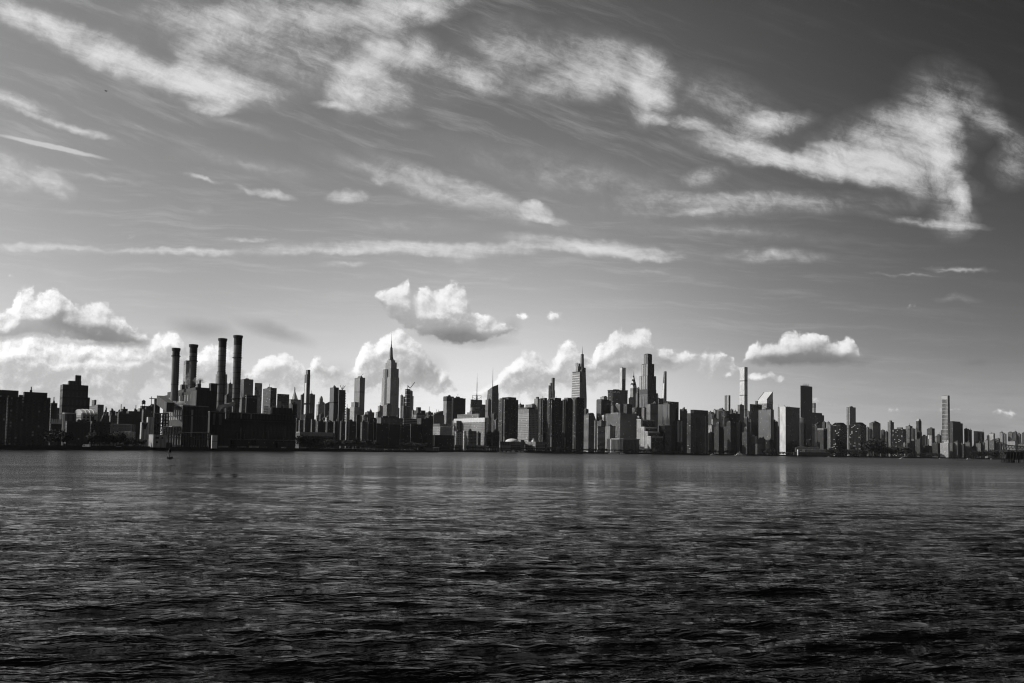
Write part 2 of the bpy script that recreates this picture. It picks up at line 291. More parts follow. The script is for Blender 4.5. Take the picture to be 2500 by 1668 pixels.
# ------------------------------------------------------------------ mesh collector; all sizes in metres, UVs in metres for the facade patterns
class MB:
    def __init__(s): s.v = []; s.f = []; s.uv = []
    def face(s, pts, uvs=None):
        i = len(s.v); s.v += [tuple(p) for p in pts]; s.f.append(tuple(range(i, i+len(pts))))
        s.uv += list(uvs) if uvs else [(0.0, -50.0)]*len(pts)
    def prism(s, poly, z0, z1, top=None, cap=True, bot=False, u0=0.0):
        top = top or poly; n = len(poly); u = u0
        zt = z1 if isinstance(z1, (list, tuple)) else [z1]*n
        for i in range(n):
            j = (i+1) % n; a, b = poly[i], poly[j]; c, d = top[j], top[i]
            L = math.hypot(b[0]-a[0], b[1]-a[1]) or .01
            s.face([(a[0], a[1], z0), (b[0], b[1], z0), (c[0], c[1], zt[j]), (d[0], d[1], zt[i])],
                   [(u, z0), (u+L, z0), (u+L, zt[j]), (u, zt[i])]); u += L
        if cap: s.face([(p[0], p[1], z) for p, z in zip(top, zt)])
        if bot: s.face([(p[0], p[1], z0) for p in reversed(poly)])
        return s
    def box(s, x0, x1, y0, y1, z0, z1, bot=False):
        return s.prism([(x0, y0), (x1, y0), (x1, y1), (x0, y1)], z0, z1, bot=bot)
    def cyl(s, x, y, r, z0, z1, r2=None, n=16, cap=True):
        P = lambda q: [(x+q*math.cos(2*math.pi*i/n), y+q*math.sin(2*math.pi*i/n)) for i in range(n)]
        return s.prism(P(r), z0, z1, P(r if r2 is None else r2), cap)
    def bar(s, p, q, w=.3):
        p, q = Vector(p), Vector(q); d = (q-p)
        if d.length < 1e-6: return s
        d.normalize(); a = d.orthogonal().normalized()*w*.5; b = d.cross(a.normalized())*w*.5
        P = [p+a+b, p-a+b, p-a-b, p+a-b]; Q = [x+(q-p) for x in P]
        for i in range(4): s.face([P[i], P[(i+1) % 4], Q[(i+1) % 4], Q[i]])
        s.face(Q); s.face(P[::-1]); return s
    def build(s, name, mat, parent=None, smooth=False):
        me = bpy.data.meshes.new(name); me.from_pydata(s.v, [], s.f); me.update()
        ul = me.uv_layers.new(name='UVMap'); ul.data.foreach_set('uv', np.array(s.uv, dtype=np.float32).ravel())
        me.materials.append(M(mat) if isinstance(mat, str) else mat)
        if smooth: me.polygons.foreach_set('use_smooth', [True]*len(me.polygons))
        o = bpy.data.objects.new(name, me); COL.objects.link(o)
        if parent: o.parent = parent
        return o
def empty(name, loc, rz=0):
    o = bpy.data.objects.new(name, None); COL.objects.link(o); o.location = loc; o.rotation_euler = (0, 0, rz)
    o.empty_display_size = 1; return o
def copy_tree(o, parent=None):
    c = o.copy(); COL.objects.link(c)
    if parent: c.parent = parent
    for ch in list(o.children): copy_tree(ch, c)
    return c
# ------------------------------------------------------------------ materials
FG = None
def facade_group():
    global FG
    if FG: return FG
    g = bpy.data.node_groups.new('facade', 'ShaderNodeTree'); FG = g
    for n, d in (('Wall', .3), ('Glass', .04), ('FloorH', 3.3), ('Bay', 3.0), ('WinW', .6), ('WinH', .55), ('Blind', .1), ('GlassRough', .15), ('Var', .25)):
        k = g.interface.new_socket(n, in_out='INPUT', socket_type='NodeSocketFloat'); k.default_value = d
    g.interface.new_socket('BSDF', in_out='OUTPUT', socket_type='NodeSocketShader')
    N = NB(g); gi = N.new('NodeGroupInput').outputs; go = N.new('NodeGroupOutput')
    uv = N.new('ShaderNodeUVMap').outputs[0]; u, v, _ = N.sep(uv)
    uc = N.m('DIVIDE', u, gi['Bay']); vc = N.m('DIVIDE', v, gi['FloorH'])
    fu = N.m('FRACT', uc); fv = N.m('FRACT', vc)
    def inside(f, w): return N.m('LESS_THAN', N.m('ABSOLUTE', N.m('SUBTRACT', f, .5)), N.m('MULTIPLY', w, .5))
    mask = N.m('MULTIPLY', inside(fu, gi['WinW']), inside(fv, gi['WinH']))
    mask = N.m('MULTIPLY', mask, N.m('GREATER_THAN', v, -10.0))
    oi = N.new('ShaderNodeObjectInfo').outputs['Random']
    cell = N.xyz(N.m('FLOOR', uc), N.m('FLOOR', vc), N.m('MULTIPLY', oi, 91.7))
    wn = N.new('ShaderNodeTexWhiteNoise', noise_dimensions='3D'); N.put(wn.inputs[0], cell); rnd = wn.outputs['Value']
    ob = N.new('ShaderNodeTexCoord').outputs['Object']
    dirt = N.noise(N.mapping(ob, (0,0,0), (0,0,0), (1, 1, .35)), .09, 5, .6)
    big = N.noise(N.mapping(ob, (9,0,0), (0,0,0), (1, 1, .25)), .02, 3, .6)
    wall = N.m('MULTIPLY', gi['Wall'], N.m('MULTIPLY_ADD', N.m('SUBTRACT', dirt, .5), 1.1, 1.0))
    wall = N.m('MULTIPLY', wall, N.m('MULTIPLY_ADD', oi, .36, .82))
    # spandrels and floor lines a little darker than the piers
    wall = N.m('MULTIPLY', wall, N.m('MULTIPLY_ADD', N.m('LESS_THAN', fv, .12), -.28, 1.0))
    bright_pane = N.m('MULTIPLY', N.m('LESS_THAN', rnd, gi['Blind']), .34)  # pale panes painted in for blinds and sun flashes alike
    glass = N.m('ADD', N.m('MULTIPLY', gi['Glass'], N.m('MULTIPLY_ADD', big, 1.6, .2)), bright_pane)
    col = N.mix(mask, wall, glass)
    rgh = N.mix(mask, .72, N.m('MULTIPLY_ADD', bright_pane, 1.0, gi['GlassRough']))
    p = N.new('ShaderNodeBsdfPrincipled'); cc = N.new('ShaderNodeCombineColor')
    for i in range(3): N.put(cc.inputs[i], col)
    N.l.new(cc.outputs[0], p.inputs['Base Color']); N.put(p.inputs['Roughness'], rgh)
    # each pane is set at a very slightly different tilt, so reflections break up
    gn = N.new('ShaderNodeNewGeometry').outputs['Normal']
    j = N.vm('SCALE', N.vm('SUBTRACT', wn.outputs['Color'], (.5, .5, .5)), N.m('MULTIPLY', mask, N.m('MULTIPLY', gi['Var'], .16)))
    N.put(p.inputs['Normal'], N.vm('NORMALIZE', N.vm('ADD', gn, j)))
    N.put(p.inputs['Specular IOR Level'], N.mix(mask, .25, .75))
    N.l.new(p.outputs[0], go.inputs[0]); return g
FAC = {  # wall, glass, floor height, bay, window width, window height, bright panes, glass roughness, pane tilt
 'brick_dark': (.075, .02, 2.9, 3.0, .40, .48, .05, .3, .3), 'brick_mid': (.15, .03, 3.0, 2.8, .42, .5, .06, .3, .3),
 'brick_pale': (.27, .04, 3.0, 2.8, .42, .5, .07, .3, .3), 'lime': (.38, .05, 3.7, 2.6, .45, .55, .04, .25, .3),
 'conc_grid': (.34, .03, 3.3, 3.6, .62, .62, .05, .2, .3), 'white_grid': (.62, .04, 3.2, 3.4, .6, .55, .06, .2, .3),
 'band_dark': (.13, .018, 3.4, 6.0, .97, .55, .04, .15, .3), 'band_pale': (.42, .03, 3.4, 7.0, .96, .52, .05, .2, .3),
 'glass_dark': (.035, .014, 3.6, 1.8, .9, .82, .015, .10, .25), 'glass_mid': (.11, .05, 3.8, 1.7, .86, .78, .02, .12, .4),
 'glass_pale': (.36, .17, 4.0, 1.8, .8, .7, .03, .2, .4), 'black': (.012, .008, 3.6, 1.5, .8, .8, .004, .16, .15),
 'black_lit': (.02, .012, 3.5, 5.5, .8, .6, .13, .14, .3), 'vert_pale': (.33, .04, 60, 3.6, .45, 1.0, .0, .2, .3),
 'vert_dark': (.13, .02, 90, 5.0, .5, 1.0, .0, .14, .4), 'grid_white': (.85, .16, 4.7, 4.7, .52, .52, .04, .2, .3), 'grid_big': (.50, .07, 4.7, 4.7, .55, .58, .05, .15, .4),
 'balcony': (.40, .03, 3.0, 9.0, .93, .58, .05, .3, .3), 'marble': (.72, .6, 3.7, 9.0, .02, .02, 0, .5, .1),
 'curtain': (.045, .02, 3.7, 1.4, .94, .9, .01, .10, .35), 'mirror': (.16, .10, 3.8, 1.5, .92, .9, .01, .07, .5),
 'slot_dark': (.05, .018, 9.0, 4.2, .4, .72, .02, .3, .3), 'tower_brick': (.07, .015, 2.8, 4.5, .33, .6, .16, .25, .4),
}
FLAT = {'roof': (.10, .9), 'steel': (.16, .5), 'steel_pale': (.45, .45), 'white': (.74, .45), 'dome_white': (.95, .3), 'cream': (.5, .7), 'gold': (.72, .28), 'soot': (.012, .7),
 'stack': (.17, .75), 'stack_dark': (.02, .7), 'concrete': (.26, .85), 'concrete_dark': (.09, .85), 'asphalt': (.045, .9), 'bark': (.05, .9),
 'plant_wall': (.05, .8), 'plant_side': (.035, .8), 'stain_steel': (.5, .3), 'hull_dark': (.03, .4), 'glass_plain': (.03, .08), 'rust': (.08, .8), 'tank_wood': (.09, .9), 'wood': (.03, .9), 'copper': (.11, .35)}
_M = {}
def M(k):
    if k in _M: return _M[k]
    m = bpy.data.materials.new(k); m.use_nodes = True; N = NB(m.node_tree); N.n.clear(); _M[k] = m
    out = N.new('ShaderNodeOutputMaterial')
    if k in FAC:
        g = N.new('ShaderNodeGroup'); g.node_tree = facade_group()
        for i, x in enumerate(FAC[k]): g.inputs[i].default_value = x
        N.l.new(g.outputs[0], out.inputs[0]); return m
    p = N.new('ShaderNodeBsdfPrincipled'); N.l.new(p.outputs[0], out.inputs[0])
    c, r = FLAT.get(k, (.2, .7)); ob = N.new('ShaderNodeTexCoord').outputs['Object']
    n = N.noise(N.mapping(ob, (0,0,0), (0,0,0), (1, 1, .4)), .35, 6, .65)
    v = N.m('MULTIPLY', c, N.m('MULTIPLY_ADD', n, 1.0, .5))
    if k in ('stack', 'plant_wall', 'plant_side', 'concrete', 'concrete_dark', 'cream', 'marble', 'stack_dark'): v = N.m('MULTIPLY', v, N.m('MULTIPLY_ADD', N.rng(N.noise(N.mapping(ob, (0,0,0), (0,0,0), (1, 1, .05)), .55, 5, .6), .35, .65), .75, .55))
    cc = N.new('ShaderNodeCombineColor')
    for i in range(3): N.put(cc.inputs[i], v)
    N.l.new(cc.outputs[0], p.inputs['Base Color']); p.inputs['Roughness'].default_value = r
    if k in ('gold', 'steel', 'stain_steel', 'copper'): p.inputs['Metallic'].default_value = .6
    return m
# ------------------------------------------------------------------ placing buildings on the street grid
TH = R(37); GZ = 3.0
def solve(tl, tr, k, th, Yc=None, Yctr=None, uc=None):
    """near corner and side lengths of a box seen between two bearings"""
    c, s = math.cos(th), math.sin(th)
    Y = Yc if Yc else Yctr
    for _ in range(8 if Yc is None else 1):
        if uc is None:
            a = (tr-tl)*Y/((c - s*tr) + k*(s + c*tl)); b = k*a; X = tr*Y - a*(c - s*tr)
        else:
            X = uc*Y; a = (tr*Y - X)/(c - s*tr); b = min((X - tl*Y)/max(s + c*tl, .05), 160.0)
        if Yc is None: Y = Yctr - (a*s + b*c)/2
    return X, Y, a, b
def zat(px, py, Y): return CAMH + uv_of(px, py)[1]*Y
class Bd: pass
def B(name, zone, x0, x1, yt, d, mat, label, k=1.0, xc=None, tiers=(), cat='building', group=None, part='main_block', rt=1, th=TH, roofmat='roof', base=GZ, poly=None):
    if rt == 0 and not tiers and name in ('apartment_building', 'office_building', 'river_house', 'apartment_block', 'office_tower', 'apartment_tower', 'laboratory_building'): rt = 1
    b = Bd(); b.zone = zone; b.th = th
    (p0, py), (p1, _) = zp(zone, x0, yt), zp(zone, x1, yt)
    uc = uv_of(zp(zone, xc, yt)[0], py)[0] if xc is not None else None
    tl, tr = uv_of(p0, py)[0], uv_of(p1, py)[0]
    X, Y, a, bb = solve(tl, tr, k, th, Yc=d, uc=uc)
    if uc is not None: k = bb/max(a, .1)
    c, s = math.cos(th), math.sin(th)
    ctr = Vector((X + (a*c - bb*s)/2, Y + (a*s + bb*c)/2, 0)); b.ctr = ctr; b.a, b.b, b.k, b.X, b.Y = a, bb, k, X, Y
    b.inv = Matrix.Rotation(-th, 2)
    pxc = zp(zone, xc if xc is not None else x0 + (x1-x0)*(.3), yt)[0]
    b.top = zat(pxc, py, Y)
    single = (not tiers and rt == 0)
    mb = MB()
    z0 = base - GZ
    ht = b.top - GZ
    if poly: mb.prism([(px_*a, py_*bb) for px_, py_ in poly], z0, ht)
    else: mb.box(-a/2, a/2, -bb/2, bb/2, z0, ht)
    if single:
        o = mb.build(name, mat); o.location = (ctr.x, ctr.y, GZ); o.rotation_euler = (0, 0, th); b.root = o
    else:
        b.root = empty(name, (ctr.x, ctr.y, GZ), th); mb.build(part, mat, b.root)
    tag(b.root, label, cat, group)
    b.last = ht
    for t in tiers: tier(b, *t)
    if rt and not single: rooftop(b, rt, mat)
    return b
def span(b, x0, x1, y, k=None, zone=None, Yctr=None):
    """local rectangle (x0,x1,y0,y1) of a piece of building b seen between two columns"""
    z = zone or b.zone; (p0, py), (p1, _) = zp(z, x0, y), zp(z, x1, y)
    X, Y, a, bb = solve(uv_of(p0, py)[0], uv_of(p1, py)[0], b.k if k is None else k, b.th, Yctr=Yctr or b.ctr.y)
    c, s = math.cos(b.th), math.sin(b.th)
    m = Vector((X + (a*c - bb*s)/2 - b.ctr.x, Y + (a*s + bb*c)/2 - b.ctr.y))
    l = Vector((m.x*c + m.y*s, -m.x*s + m.y*c))
    return l.x-a/2, l.x+a/2, l.y-bb/2, l.y+bb/2, zat(p0*.6+p1*.4, py, Y) - GZ
def tier(b, x0, x1, y, mat='roof', part='upper_block', k=None, z0=None):
    r = span(b, x0, x1, y, k); mb = MB(); zz = (b.last if z0 is None else z0) - .4
    mb.box(r[0], r[1], r[2], r[3], min(zz, r[4]-.5), r[4])
    o = mb.build(part, mat, b.root); b.last = r[4] if z0 is None else b.last; b.rect = r; b.top = max(b.top, r[4]+GZ)
    return o
def local(b, px, py, dy=0.0):
    """local point seen at a pixel, on the upright plane through the middle of building b (dy metres nearer or farther)"""
    u, v = uv_of(px, py); Y = b.ctr.y + dy; w = Vector((u*Y - b.ctr.x, Y - b.ctr.y)); c, s = math.cos(b.th), math.sin(b.th)
    return Vector((w.x*c + w.y*s, -w.x*s + w.y*c, CAMH + v*Y - GZ))
RT = random.Random(11)
def rooftop(b, n, mat):
    r = getattr(b, 'rect', (-b.a/2, b.a/2, -b.b/2, b.b/2)); w, h = r[1]-r[0], r[3]-r[2]; z = b.last
    if w < 5 or h < 5: return
    q = MB(); q.prism([(r[0], r[2]), (r[1], r[2]), (r[1], r[3]), (r[0], r[3])], z-.3, z+1.1, cap=False)
    q.prism([(r[0]+.4, r[3]-.4), (r[1]-.4, r[3]-.4), (r[1]-.4, r[2]+.4), (r[0]+.4, r[2]+.4)], z-.3, z+1.1, cap=False)
    q.build('parapet', 'concrete_dark', b.root)
    for i in range(n):
        pw, ph, pz = w*RT.uniform(.22, .45), h*RT.uniform(.25, .5), min(RT.uniform(2.6, 5.0), max(w*.4, 2))
        x, y = r[0] + w*RT.uniform(.28, .68), r[2] + h*RT.uniform(.3, .65)
        p = MB(); p.box(x-pw/2, x+pw/2, y-ph/2, y+ph/2, z-.2, z+pz)
        for _ in range(2):
            cx, cy = x+pw*RT.uniform(-.3, .3), y+ph*RT.uniform(-.3, .3); p.box(cx-.8, cx+.8, cy-.8, cy+.8, z+pz-.1, z+pz+RT.uniform(.8, 1.8))
        p.build('roof_plant', 'concrete_dark', b.root)
        if RT.random() < .4: p = MB(); hh_ = z+pz+RT.uniform(5, 13); p.bar((x, y, z+pz-.2), (x, y, hh_), .7); p.build('aerial', 'steel', b.root)
        elif RT.random() < .45 and w > 14 and b.Y < 3200: water_tank(b, x+pw*.5+2.5, y, z, 2.4, 4.2)
def water_tank(b, x, y, z, r=2.2, h=4.0):
    q = MB(); q.cyl(x, y, r, z+2.5, z+2.5+h, n=12); t = q.build('water_tank', 'tank_wood', b.root)
    q2 = MB(); q2.cyl(x, y, r*1.1, z+2.5+h, z+2.5+h+r*.8, .1, n=12); q2.build('conical_roof', 'tank_wood', t)
    for sx in (-1, 1):
        for sy in (-1, 1): q2 = MB(); q2.bar((x+sx*r*.6, y+sy*r*.6, z-.3), (x+sx*r*.6, y+sy*r*.6, z+2.5), .3); q2.build('tank_leg', 'tank_wood', t)
# ------------------------------------------------------------------ the city, row by row: name, zone, left, right, top, distance, wall, label
# ---- left end
b = B('apartment_block', 'A', -330, 108, 522, 722, 'tower_brick', 'black brick housing block cut by the left edge of the photo', k=.8, rt=0, tiers=[(-90, 275, 432, 'brick_dark', 'rooftop_block')], group='dark riverside housing blocks')
b = B('apartment_block', 'A', 108, 748, 535, 735, 'tower_brick', 'black brick housing block second from the left edge with a small chimney on its roof', k=.5, rt=0, tiers=[(343, 700, 464, 'brick_dark', 'rooftop_block'), (440, 476, 436, 'brick_dark', 'chimney')], group='dark riverside housing blocks')
q = MB(); p = local(b, *zp('A', 460, 436)); q.cyl(p.x, p.y, .5, p.z, p.z+3, n=8); q.build('flue', 'steel', b.root)
q = MB(); r = span(b, 700, 745, 520); q.prism([(r[0], r[2]), (r[1], r[2]), (r[1], r[3]), (r[0], r[3])], b.last-9, b.last-7, cap=False); q.build('roof_railing', 'steel', b.root)
B('apartment_block', 'A', 275, 345, 508, 800, 'brick_dark', 'narrow dark block showing in the notch between the two black riverside housing blocks', rt=0)
B('apartment_block', 'A', 742, 846, 640, 930, 'brick_dark', 'low dark brick building right behind the second black housing block, top left corner lit', rt=1)
B('apartment_block', 'A', 840, 886, 697, 1020, 'brick_dark', 'tiny dark roof peeping out left of the tower with slot windows', rt=0)
b = B('apartment_tower', 'A', 890, 1303, 350, 905, 'slot_dark', 'tall dark tower with staggered slot windows and a square chimney on top', xc=928, rt=0, part='main_block', tiers=[(1000, 1200, 300, 'concrete_dark', 'rooftop_block'), (1107, 1197, 218, 'concrete_dark', 'square_chimney')])
q = MB(); r = span(b, 1180, 1330, 542); q.box(r[0], r[1], r[2]+2, r[3]-2, 0, r[4]); q.build('side_wing', 'slot_dark', b.root)
q = MB()
for i in range(3): q.box(-b.a/2-.15, b.a/2+.15, -b.b/2-.15, b.b/2+.15, zat(*zp('A', 950, 525+i*178), b.Y)-GZ, zat(*zp('A', 950, 519+i*178), b.Y)-GZ)
q.build('ledge', 'concrete_dark', b.root)
B('apartment_building', 'A', 1318, 1530, 650, 1080, 'brick_mid', 'mid grey stepped building just right of the slot-windowed tower, a block on its roof', xc=1440, rt=0, tiers=[(1352, 1420, 580, 'brick_mid', 'rooftop_block')])
# glasshouse with a barrel roof
b = B('glasshouse', 'A', 1075, 1445, 800, 870, 'conc_grid', 'pale grey barrel-roofed hall with a rounded gable in front of the slot-windowed tower', xc=1215, rt=0, part='walls')
q = MB(); z = b.last; n = 12; W = b.b/2; rise = zat(*zp('A', 1215, 706), b.Y)-GZ - z
arc = [(-math.cos(math.pi*i/n)*W, math.sin(math.pi*i/n)*rise+z) for i in range(n+1)]
for (a0, h0), (a1, h1) in zip(arc, arc[1:]): q.face([(-b.a/2, a0, h0), (b.a/2, a0, h0), (b.a/2, a1, h1), (-b.a/2, a1, h1)])
for sx in (-1, 1): q.face([(sx*b.a/2, a0, h0) for a0, h0 in (arc if sx > 0 else arc[::-1])])
q.build('barrel_roof', 'steel_pale', b.root)
q = MB()
for t in (.25, .5, .75): x = -b.a/2+b.a*t; [q.bar((x, a0, h0+.1), (x, a1, h1+.1), .5) for (a0, h0), (a1, h1) in zip(arc, arc[1:])]
q.build('roof_rib', 'white', b.root)
b = B('round_hall', 'A', 905, 1140, 785, 835, 'concrete_dark', 'dark drum-shaped hall with a bright curved rim at the foot of the slot-windowed tower', rt=0, poly=[(.5*math.cos(i*math.pi/8), .5*math.sin(i*math.pi/8)) for i in range(16)])
q = MB(); q.prism([(.5*b.a*math.cos(i*math.pi/12), .5*b.b*math.sin(i*math.pi/12)) for i in range(24)], b.last, b.last+1.2, cap=False); o = q.build('roof_rim', 'steel_pale'); o.parent = b.root
b = B('workshop', 'A', 736, 905, 935, 800, 'brick_dark', 'low workshop with rows of bright sloping skylights beside the black housing block', k=.5, rt=0, part='walls')
for i in range(5):
    q = MB(); x = -b.a/2 + b.a*(i+.1)/5; w = b.a/7
    q.face([(x, -b.b/2, b.last+.2), (x+w, -b.b/2, b.last+.2), (x+w+1, b.b/2*.2, b.last+5), (x+1, b.b/2*.2, b.last+5)]); q.face([(x+1, b.b*.1, b.last+5), (x+w+1, b.b*.1, b.last+5), (x+w+1, b.b*.12, b.last), (x+1, b.b*.12, b.last)])
    q.build('skylight', 'white', b.root)
b = B('apartment_block', 'A', 960, 1330, 915, 775, 'brick_dark', 'low dark brick block on the riverbank directly in front of the barrel-roofed hall', k=.6)
b = B('apartment_block', 'A', 1330, 1635, 912, 790, 'tower_brick', 'dark brick block with a stepped chimney at its left end, right of the barrel-roofed hall', k=.6, rt=1)
q = MB(); r = span(b, 1335, 1390, 820); q.box(*r[:4], b.last-.3, r[4]); q.build('chimney', 'brick_dark', b.root)
for nm, x0, x1, y, d, mt, lb in [
 ('apartment_building', 1522, 1602, 768, 1180, 'brick_dark', 'small dark building with a water tank behind the brick block with the stepped chimney'),
 ('apartment_building', 1612, 1700, 750, 1150, 'brick_dark', 'dark low-rise with a flat roof plant, left of the pale water-tank building'),
 ('apartment_building', 1500, 1610, 822, 1020, 'brick_mid', 'greyish walk-up with a few bright windows behind the stepped chimney block'),
 ('apartment_building', 1690, 1795, 765, 1200, 'brick_mid', 'mid grey low-rise with a crooked parapet left of the power station'),
 ('apartment_building', 1788, 1882, 722, 1240, 'brick_dark', 'dark low-rise under two small aerials left of the power station'),
 ('apartment_building', 1610, 1725, 822, 1040, 'brick_mid', 'grey house front with bright window rows over the pipe bridge'),
 ('apartment_building', 1715, 1925, 790, 1060, 'brick_dark', 'dark brick terrace directly behind the pipe bridge')]:
    B(nm, 'A', x0, x1, y, d, mt, lb, group='low buildings between tower and power station')
B('apartment_building', 'B', 40, 215, 948, 1120, 'brick_dark', 'dark broad low-rise left of the building carrying the wooden water tank', group='low buildings between tower and power station')
b = B('apartment_building', 'B', 172, 285, 908, 1150, 'brick_mid', 'greyish building with a tall round wooden water tank on its roof', rt=0, tiers=[(195, 280, 880, 'brick_mid', 'upper_block')])
p = local(b, *zp('B', 232, 880)); water_tank(b, p.x, p.y, b.last, 2.6, 4.6)
B('apartment_building', 'B', 280, 372, 890, 1160, 'brick_dark', 'dark low-rise squeezed between the water tank and the power station', rt=2)
B('apartment_building', 'B', 215, 380, 930, 1000, 'brick_mid', 'flat-fronted mid grey building left of the power station conveyor', k=.5, rt=0)
# ---- power station, boiler house
ps = B('power_station_building', 'B', 378, 1062, 703, 960, 'plant_side', 'massive boiler house of the power station, grey long side and black end wall, chimneys above', xc=835, rt=0, part='boiler_house', cat='power station')
q = MB(); r = (-ps.a/2+2, ps.a/2*.6, -ps.b/2+14, ps.b/2-12, zat(*zp('B', 770, 662), ps.Y)-GZ)
q.box(r[0], r[1], r[2], r[3], ps.last-.5, r[4]); q.build('roof_monitor', 'plant_wall', ps.root)
for i in range(12):
    q = MB(); y = ps.b/2 - ps.b*(i+.5)/12.5; zt = ps.last-1.0
    q.box(-ps.a/2-.25, -ps.a/2+.1, y-1.3, y+1.3, zt-11, zt-3); o = q.build('slot_window', 'steel_pale', ps.root)
q = MB(); q.box(-ps.a/2-.4, -ps.a/2, -ps.b/2+.3, -ps.b/2+26, ps.last-32, ps.last-.6); q.build('cladding_panel', 'concrete_dark', ps.root)
q = MB(); r = span(ps, 970, 1065, 625, k=1); q.box(r[0], r[1], r[2], r[3], ps.last-2, r[4]); q.build('roof_house', 'plant_wall', ps.root)
for sx, h in ((.1, 9), (.32, 7), (.55, 12), (.8, 6)):
    q = MB(); q.box(-ps.a*.3, -ps.a*.12, -ps.b/2+ps.b*sx, -ps.b/2+ps.b*sx+7, ps.last, ps.last+h); q.cyl(-ps.a*.05, -ps.b/2+ps.b*sx+12, 1.2, ps.last, ps.last+h+5, n=8)
    q.build('roof_plant', 'steel', ps.root)
b = B('coal_tower', 'B', 352, 422, 802, 955, 'plant_side', 'dark upright hoist tower on the left end of the power station', rt=0, cat='tower')
q = MB(); q.box(-b.a/2-6, b.a/2, -1, 1, b.last, b.last+.8); q.build('hoist_beam', 'steel', b.root)
# sloping conveyor
b = empty('conveyor_gallery', (0, 0, GZ)); tag(b, 'long sloping covered conveyor running down to the right from the hoist tower', 'conveyor')
def wp(zone, x, y, Y): u, v = uv_of(*zp(zone, x, y)); return Vector((u*Y, Y, CAMH+v*Y-GZ))
q = MB(); P0, P1 = wp('B', 420, 868, 915), wp('B', 532, 950, 880)
for dz, mt, nm in ((0, 'concrete_dark', 'gallery'), (4.6, 'roof', 'gallery_roof')):
    q = MB(); a, c = P0+Vector((0,0,dz)), P1+Vector((0,0,dz)); H = 9 if dz == 0 else 1.2
    d = (c-a).normalized(); n = Vector((-d.y, d.x, 0)).normalized()*4
    A = [a-n, a+n, a+n+Vector((0,0,H)), a-n+Vector((0,0,H))]; C_ = [x+(c-a) for x in A]
    for i in range(4): q.face([A[i], A[(i+1) % 4], C_[(i+1) % 4], C_[i]])
    q.face(C_); q.face(A[::-1]); o = q.build(nm, mt, b); o.location.z = (4.6 if dz else 0)
# front block with glazed stair
fb = B('turbine_block', 'B', 522, 962, 880, 880, 'plant_wall', 'black block in front of the boiler house with a lit vertical stair window', xc=678, rt=0, cat='power station')
q = MB(); q.box(-fb.a/2-.5, fb.a/2+.5, -fb.b/2-.5, fb.b/2+.5, zat(*zp('B', 700, 995), fb.Y)-GZ, zat(*zp('B', 700, 984), fb.Y)-GZ); q.build('ledge', 'concrete_dark', fb.root)
q = MB(); q.box(-fb.a/2-.3, fb.a/2+.3, -fb.b/2-.3, fb.b/2+.3, fb.last-.5, fb.last+.8); q.build('parapet', 'concrete', fb.root)
for i in range(9):
    q = MB(); x = -fb.a/2 + fb.a*.37; z = 12 + i*(fb.last-18)/8.5; q.box(x-1.0, x+1.0, -fb.b/2-.2, -fb.b/2+.1, z, z+3.6); q.build('stair_window', 'steel_pale', fb.root)
for i in range(6):
    q = MB(); y = fb.b/2 - fb.b*(i+.5)/6.2; q.box(-fb.a/2-.2, -fb.a/2+.1, y-1.6, y+1.6, fb.last-15, fb.last-4); q.build('tall_window', 'steel_pale', fb.root)
q = MB(); q.box(-fb.a/2-10, -fb.a/2-.5, -fb.b/2+4, fb.b/2, fb.last-24, fb.last-22.8); q.build('canopy', 'steel_pale', fb.root)
b = B('switch_house', 'B', 962, 1150, 952, 945, 'plant_wall', 'low dark link building with two pale wall panels under the curved duct', rt=0, k=.4, cat='power station')
for t in (.2, .62):
    q = MB(); x = -b.a/2 + b.a*t; q.box(x, x+b.a*.16, -b.b/2-.25, -b.b/2, b.last-15, b.last-1.5); q.build('wall_panel', 'concrete', b.root)
q = MB(); q.box(-b.a/2-.6, b.a/2+.6, -b.b/2-.6, b.b/2+.6, b.last, b.last+1); q.build('parapet', 'concrete', b.root)
# turbine hall to the right
th_ = B('turbine_hall', 'B', 958, 1950, 1034, 992, 'plant_side', 'long black turbine hall filling the bank below the two right-hand chimneys', xc=985, rt=0, cat='power station')
q = MB(); q.box(-th_.a/2-.5, th_.a/2+.5, -th_.b/2-.5, th_.b/2+.5, th_.last, th_.last+1.4); q.build('cornice', 'concrete', th_.root)
for i in range(22):
    q = MB(); x = -th_.a/2 + th_.a*(i+.7)/22.5; q.box(x-1.1, x+1.1, -th_.b/2-.2, -th_.b/2+.1, 8, th_.last-6); q.build('tall_window', 'glass_plain', th_.root)
for zf, mt_ in ((.30, 'concrete'), (.62, 'concrete_dark')):
    q = MB(); q.box(-th_.a/2-.4, th_.a/2+.4, -th_.b/2-.4, -th_.b/2, th_.last*zf, th_.last*zf+.9); q.build('ledge', mt_, th_.root)
for t0, t1, hf in ((.02, .2, .34), (.24, .44, .27), (.5, .72, .31), (.76, .97, .24)):
    q = MB(); q.box(-th_.a/2+th_.a*t0, -th_.a/2+th_.a*t1, -th_.b/2-9, -th_.b/2-.5, 0, th_.last*hf); q.build('lean_to', 'brick_dark', th_.root)
for t in (.05, .1, .3, .34, .38, .6, .66, .85):
    q = MB(); q.cyl(th_.a*(t-.5), -th_.b/2-1.2, .8, 0, th_.last*(.5+.4*((t*37) % 1)), n=8); q.build('riser_pipe', 'steel', th_.root)
q = MB(); r = span(th_, 1180, 1940, 966, k=th_.k); q.box(r[0], r[1], r[2], r[3], th_.last, r[4]); q.build('upper_hall', 'slot_dark', th_.root); zz = r[4]
q = MB(); q.box(r[0]-.4, r[1]+.4, r[2]-.4, r[3]+.4, zz, zz+1.2); q.build('cornice', 'concrete', th_.root)
r = span(th_, 330, 745, 694, zone='C', k=.5); q = MB(); q.box(r[0], r[1], r[2], r[3], zz, r[4]); q.build('roof_house', 'plant_wall', th_.root)
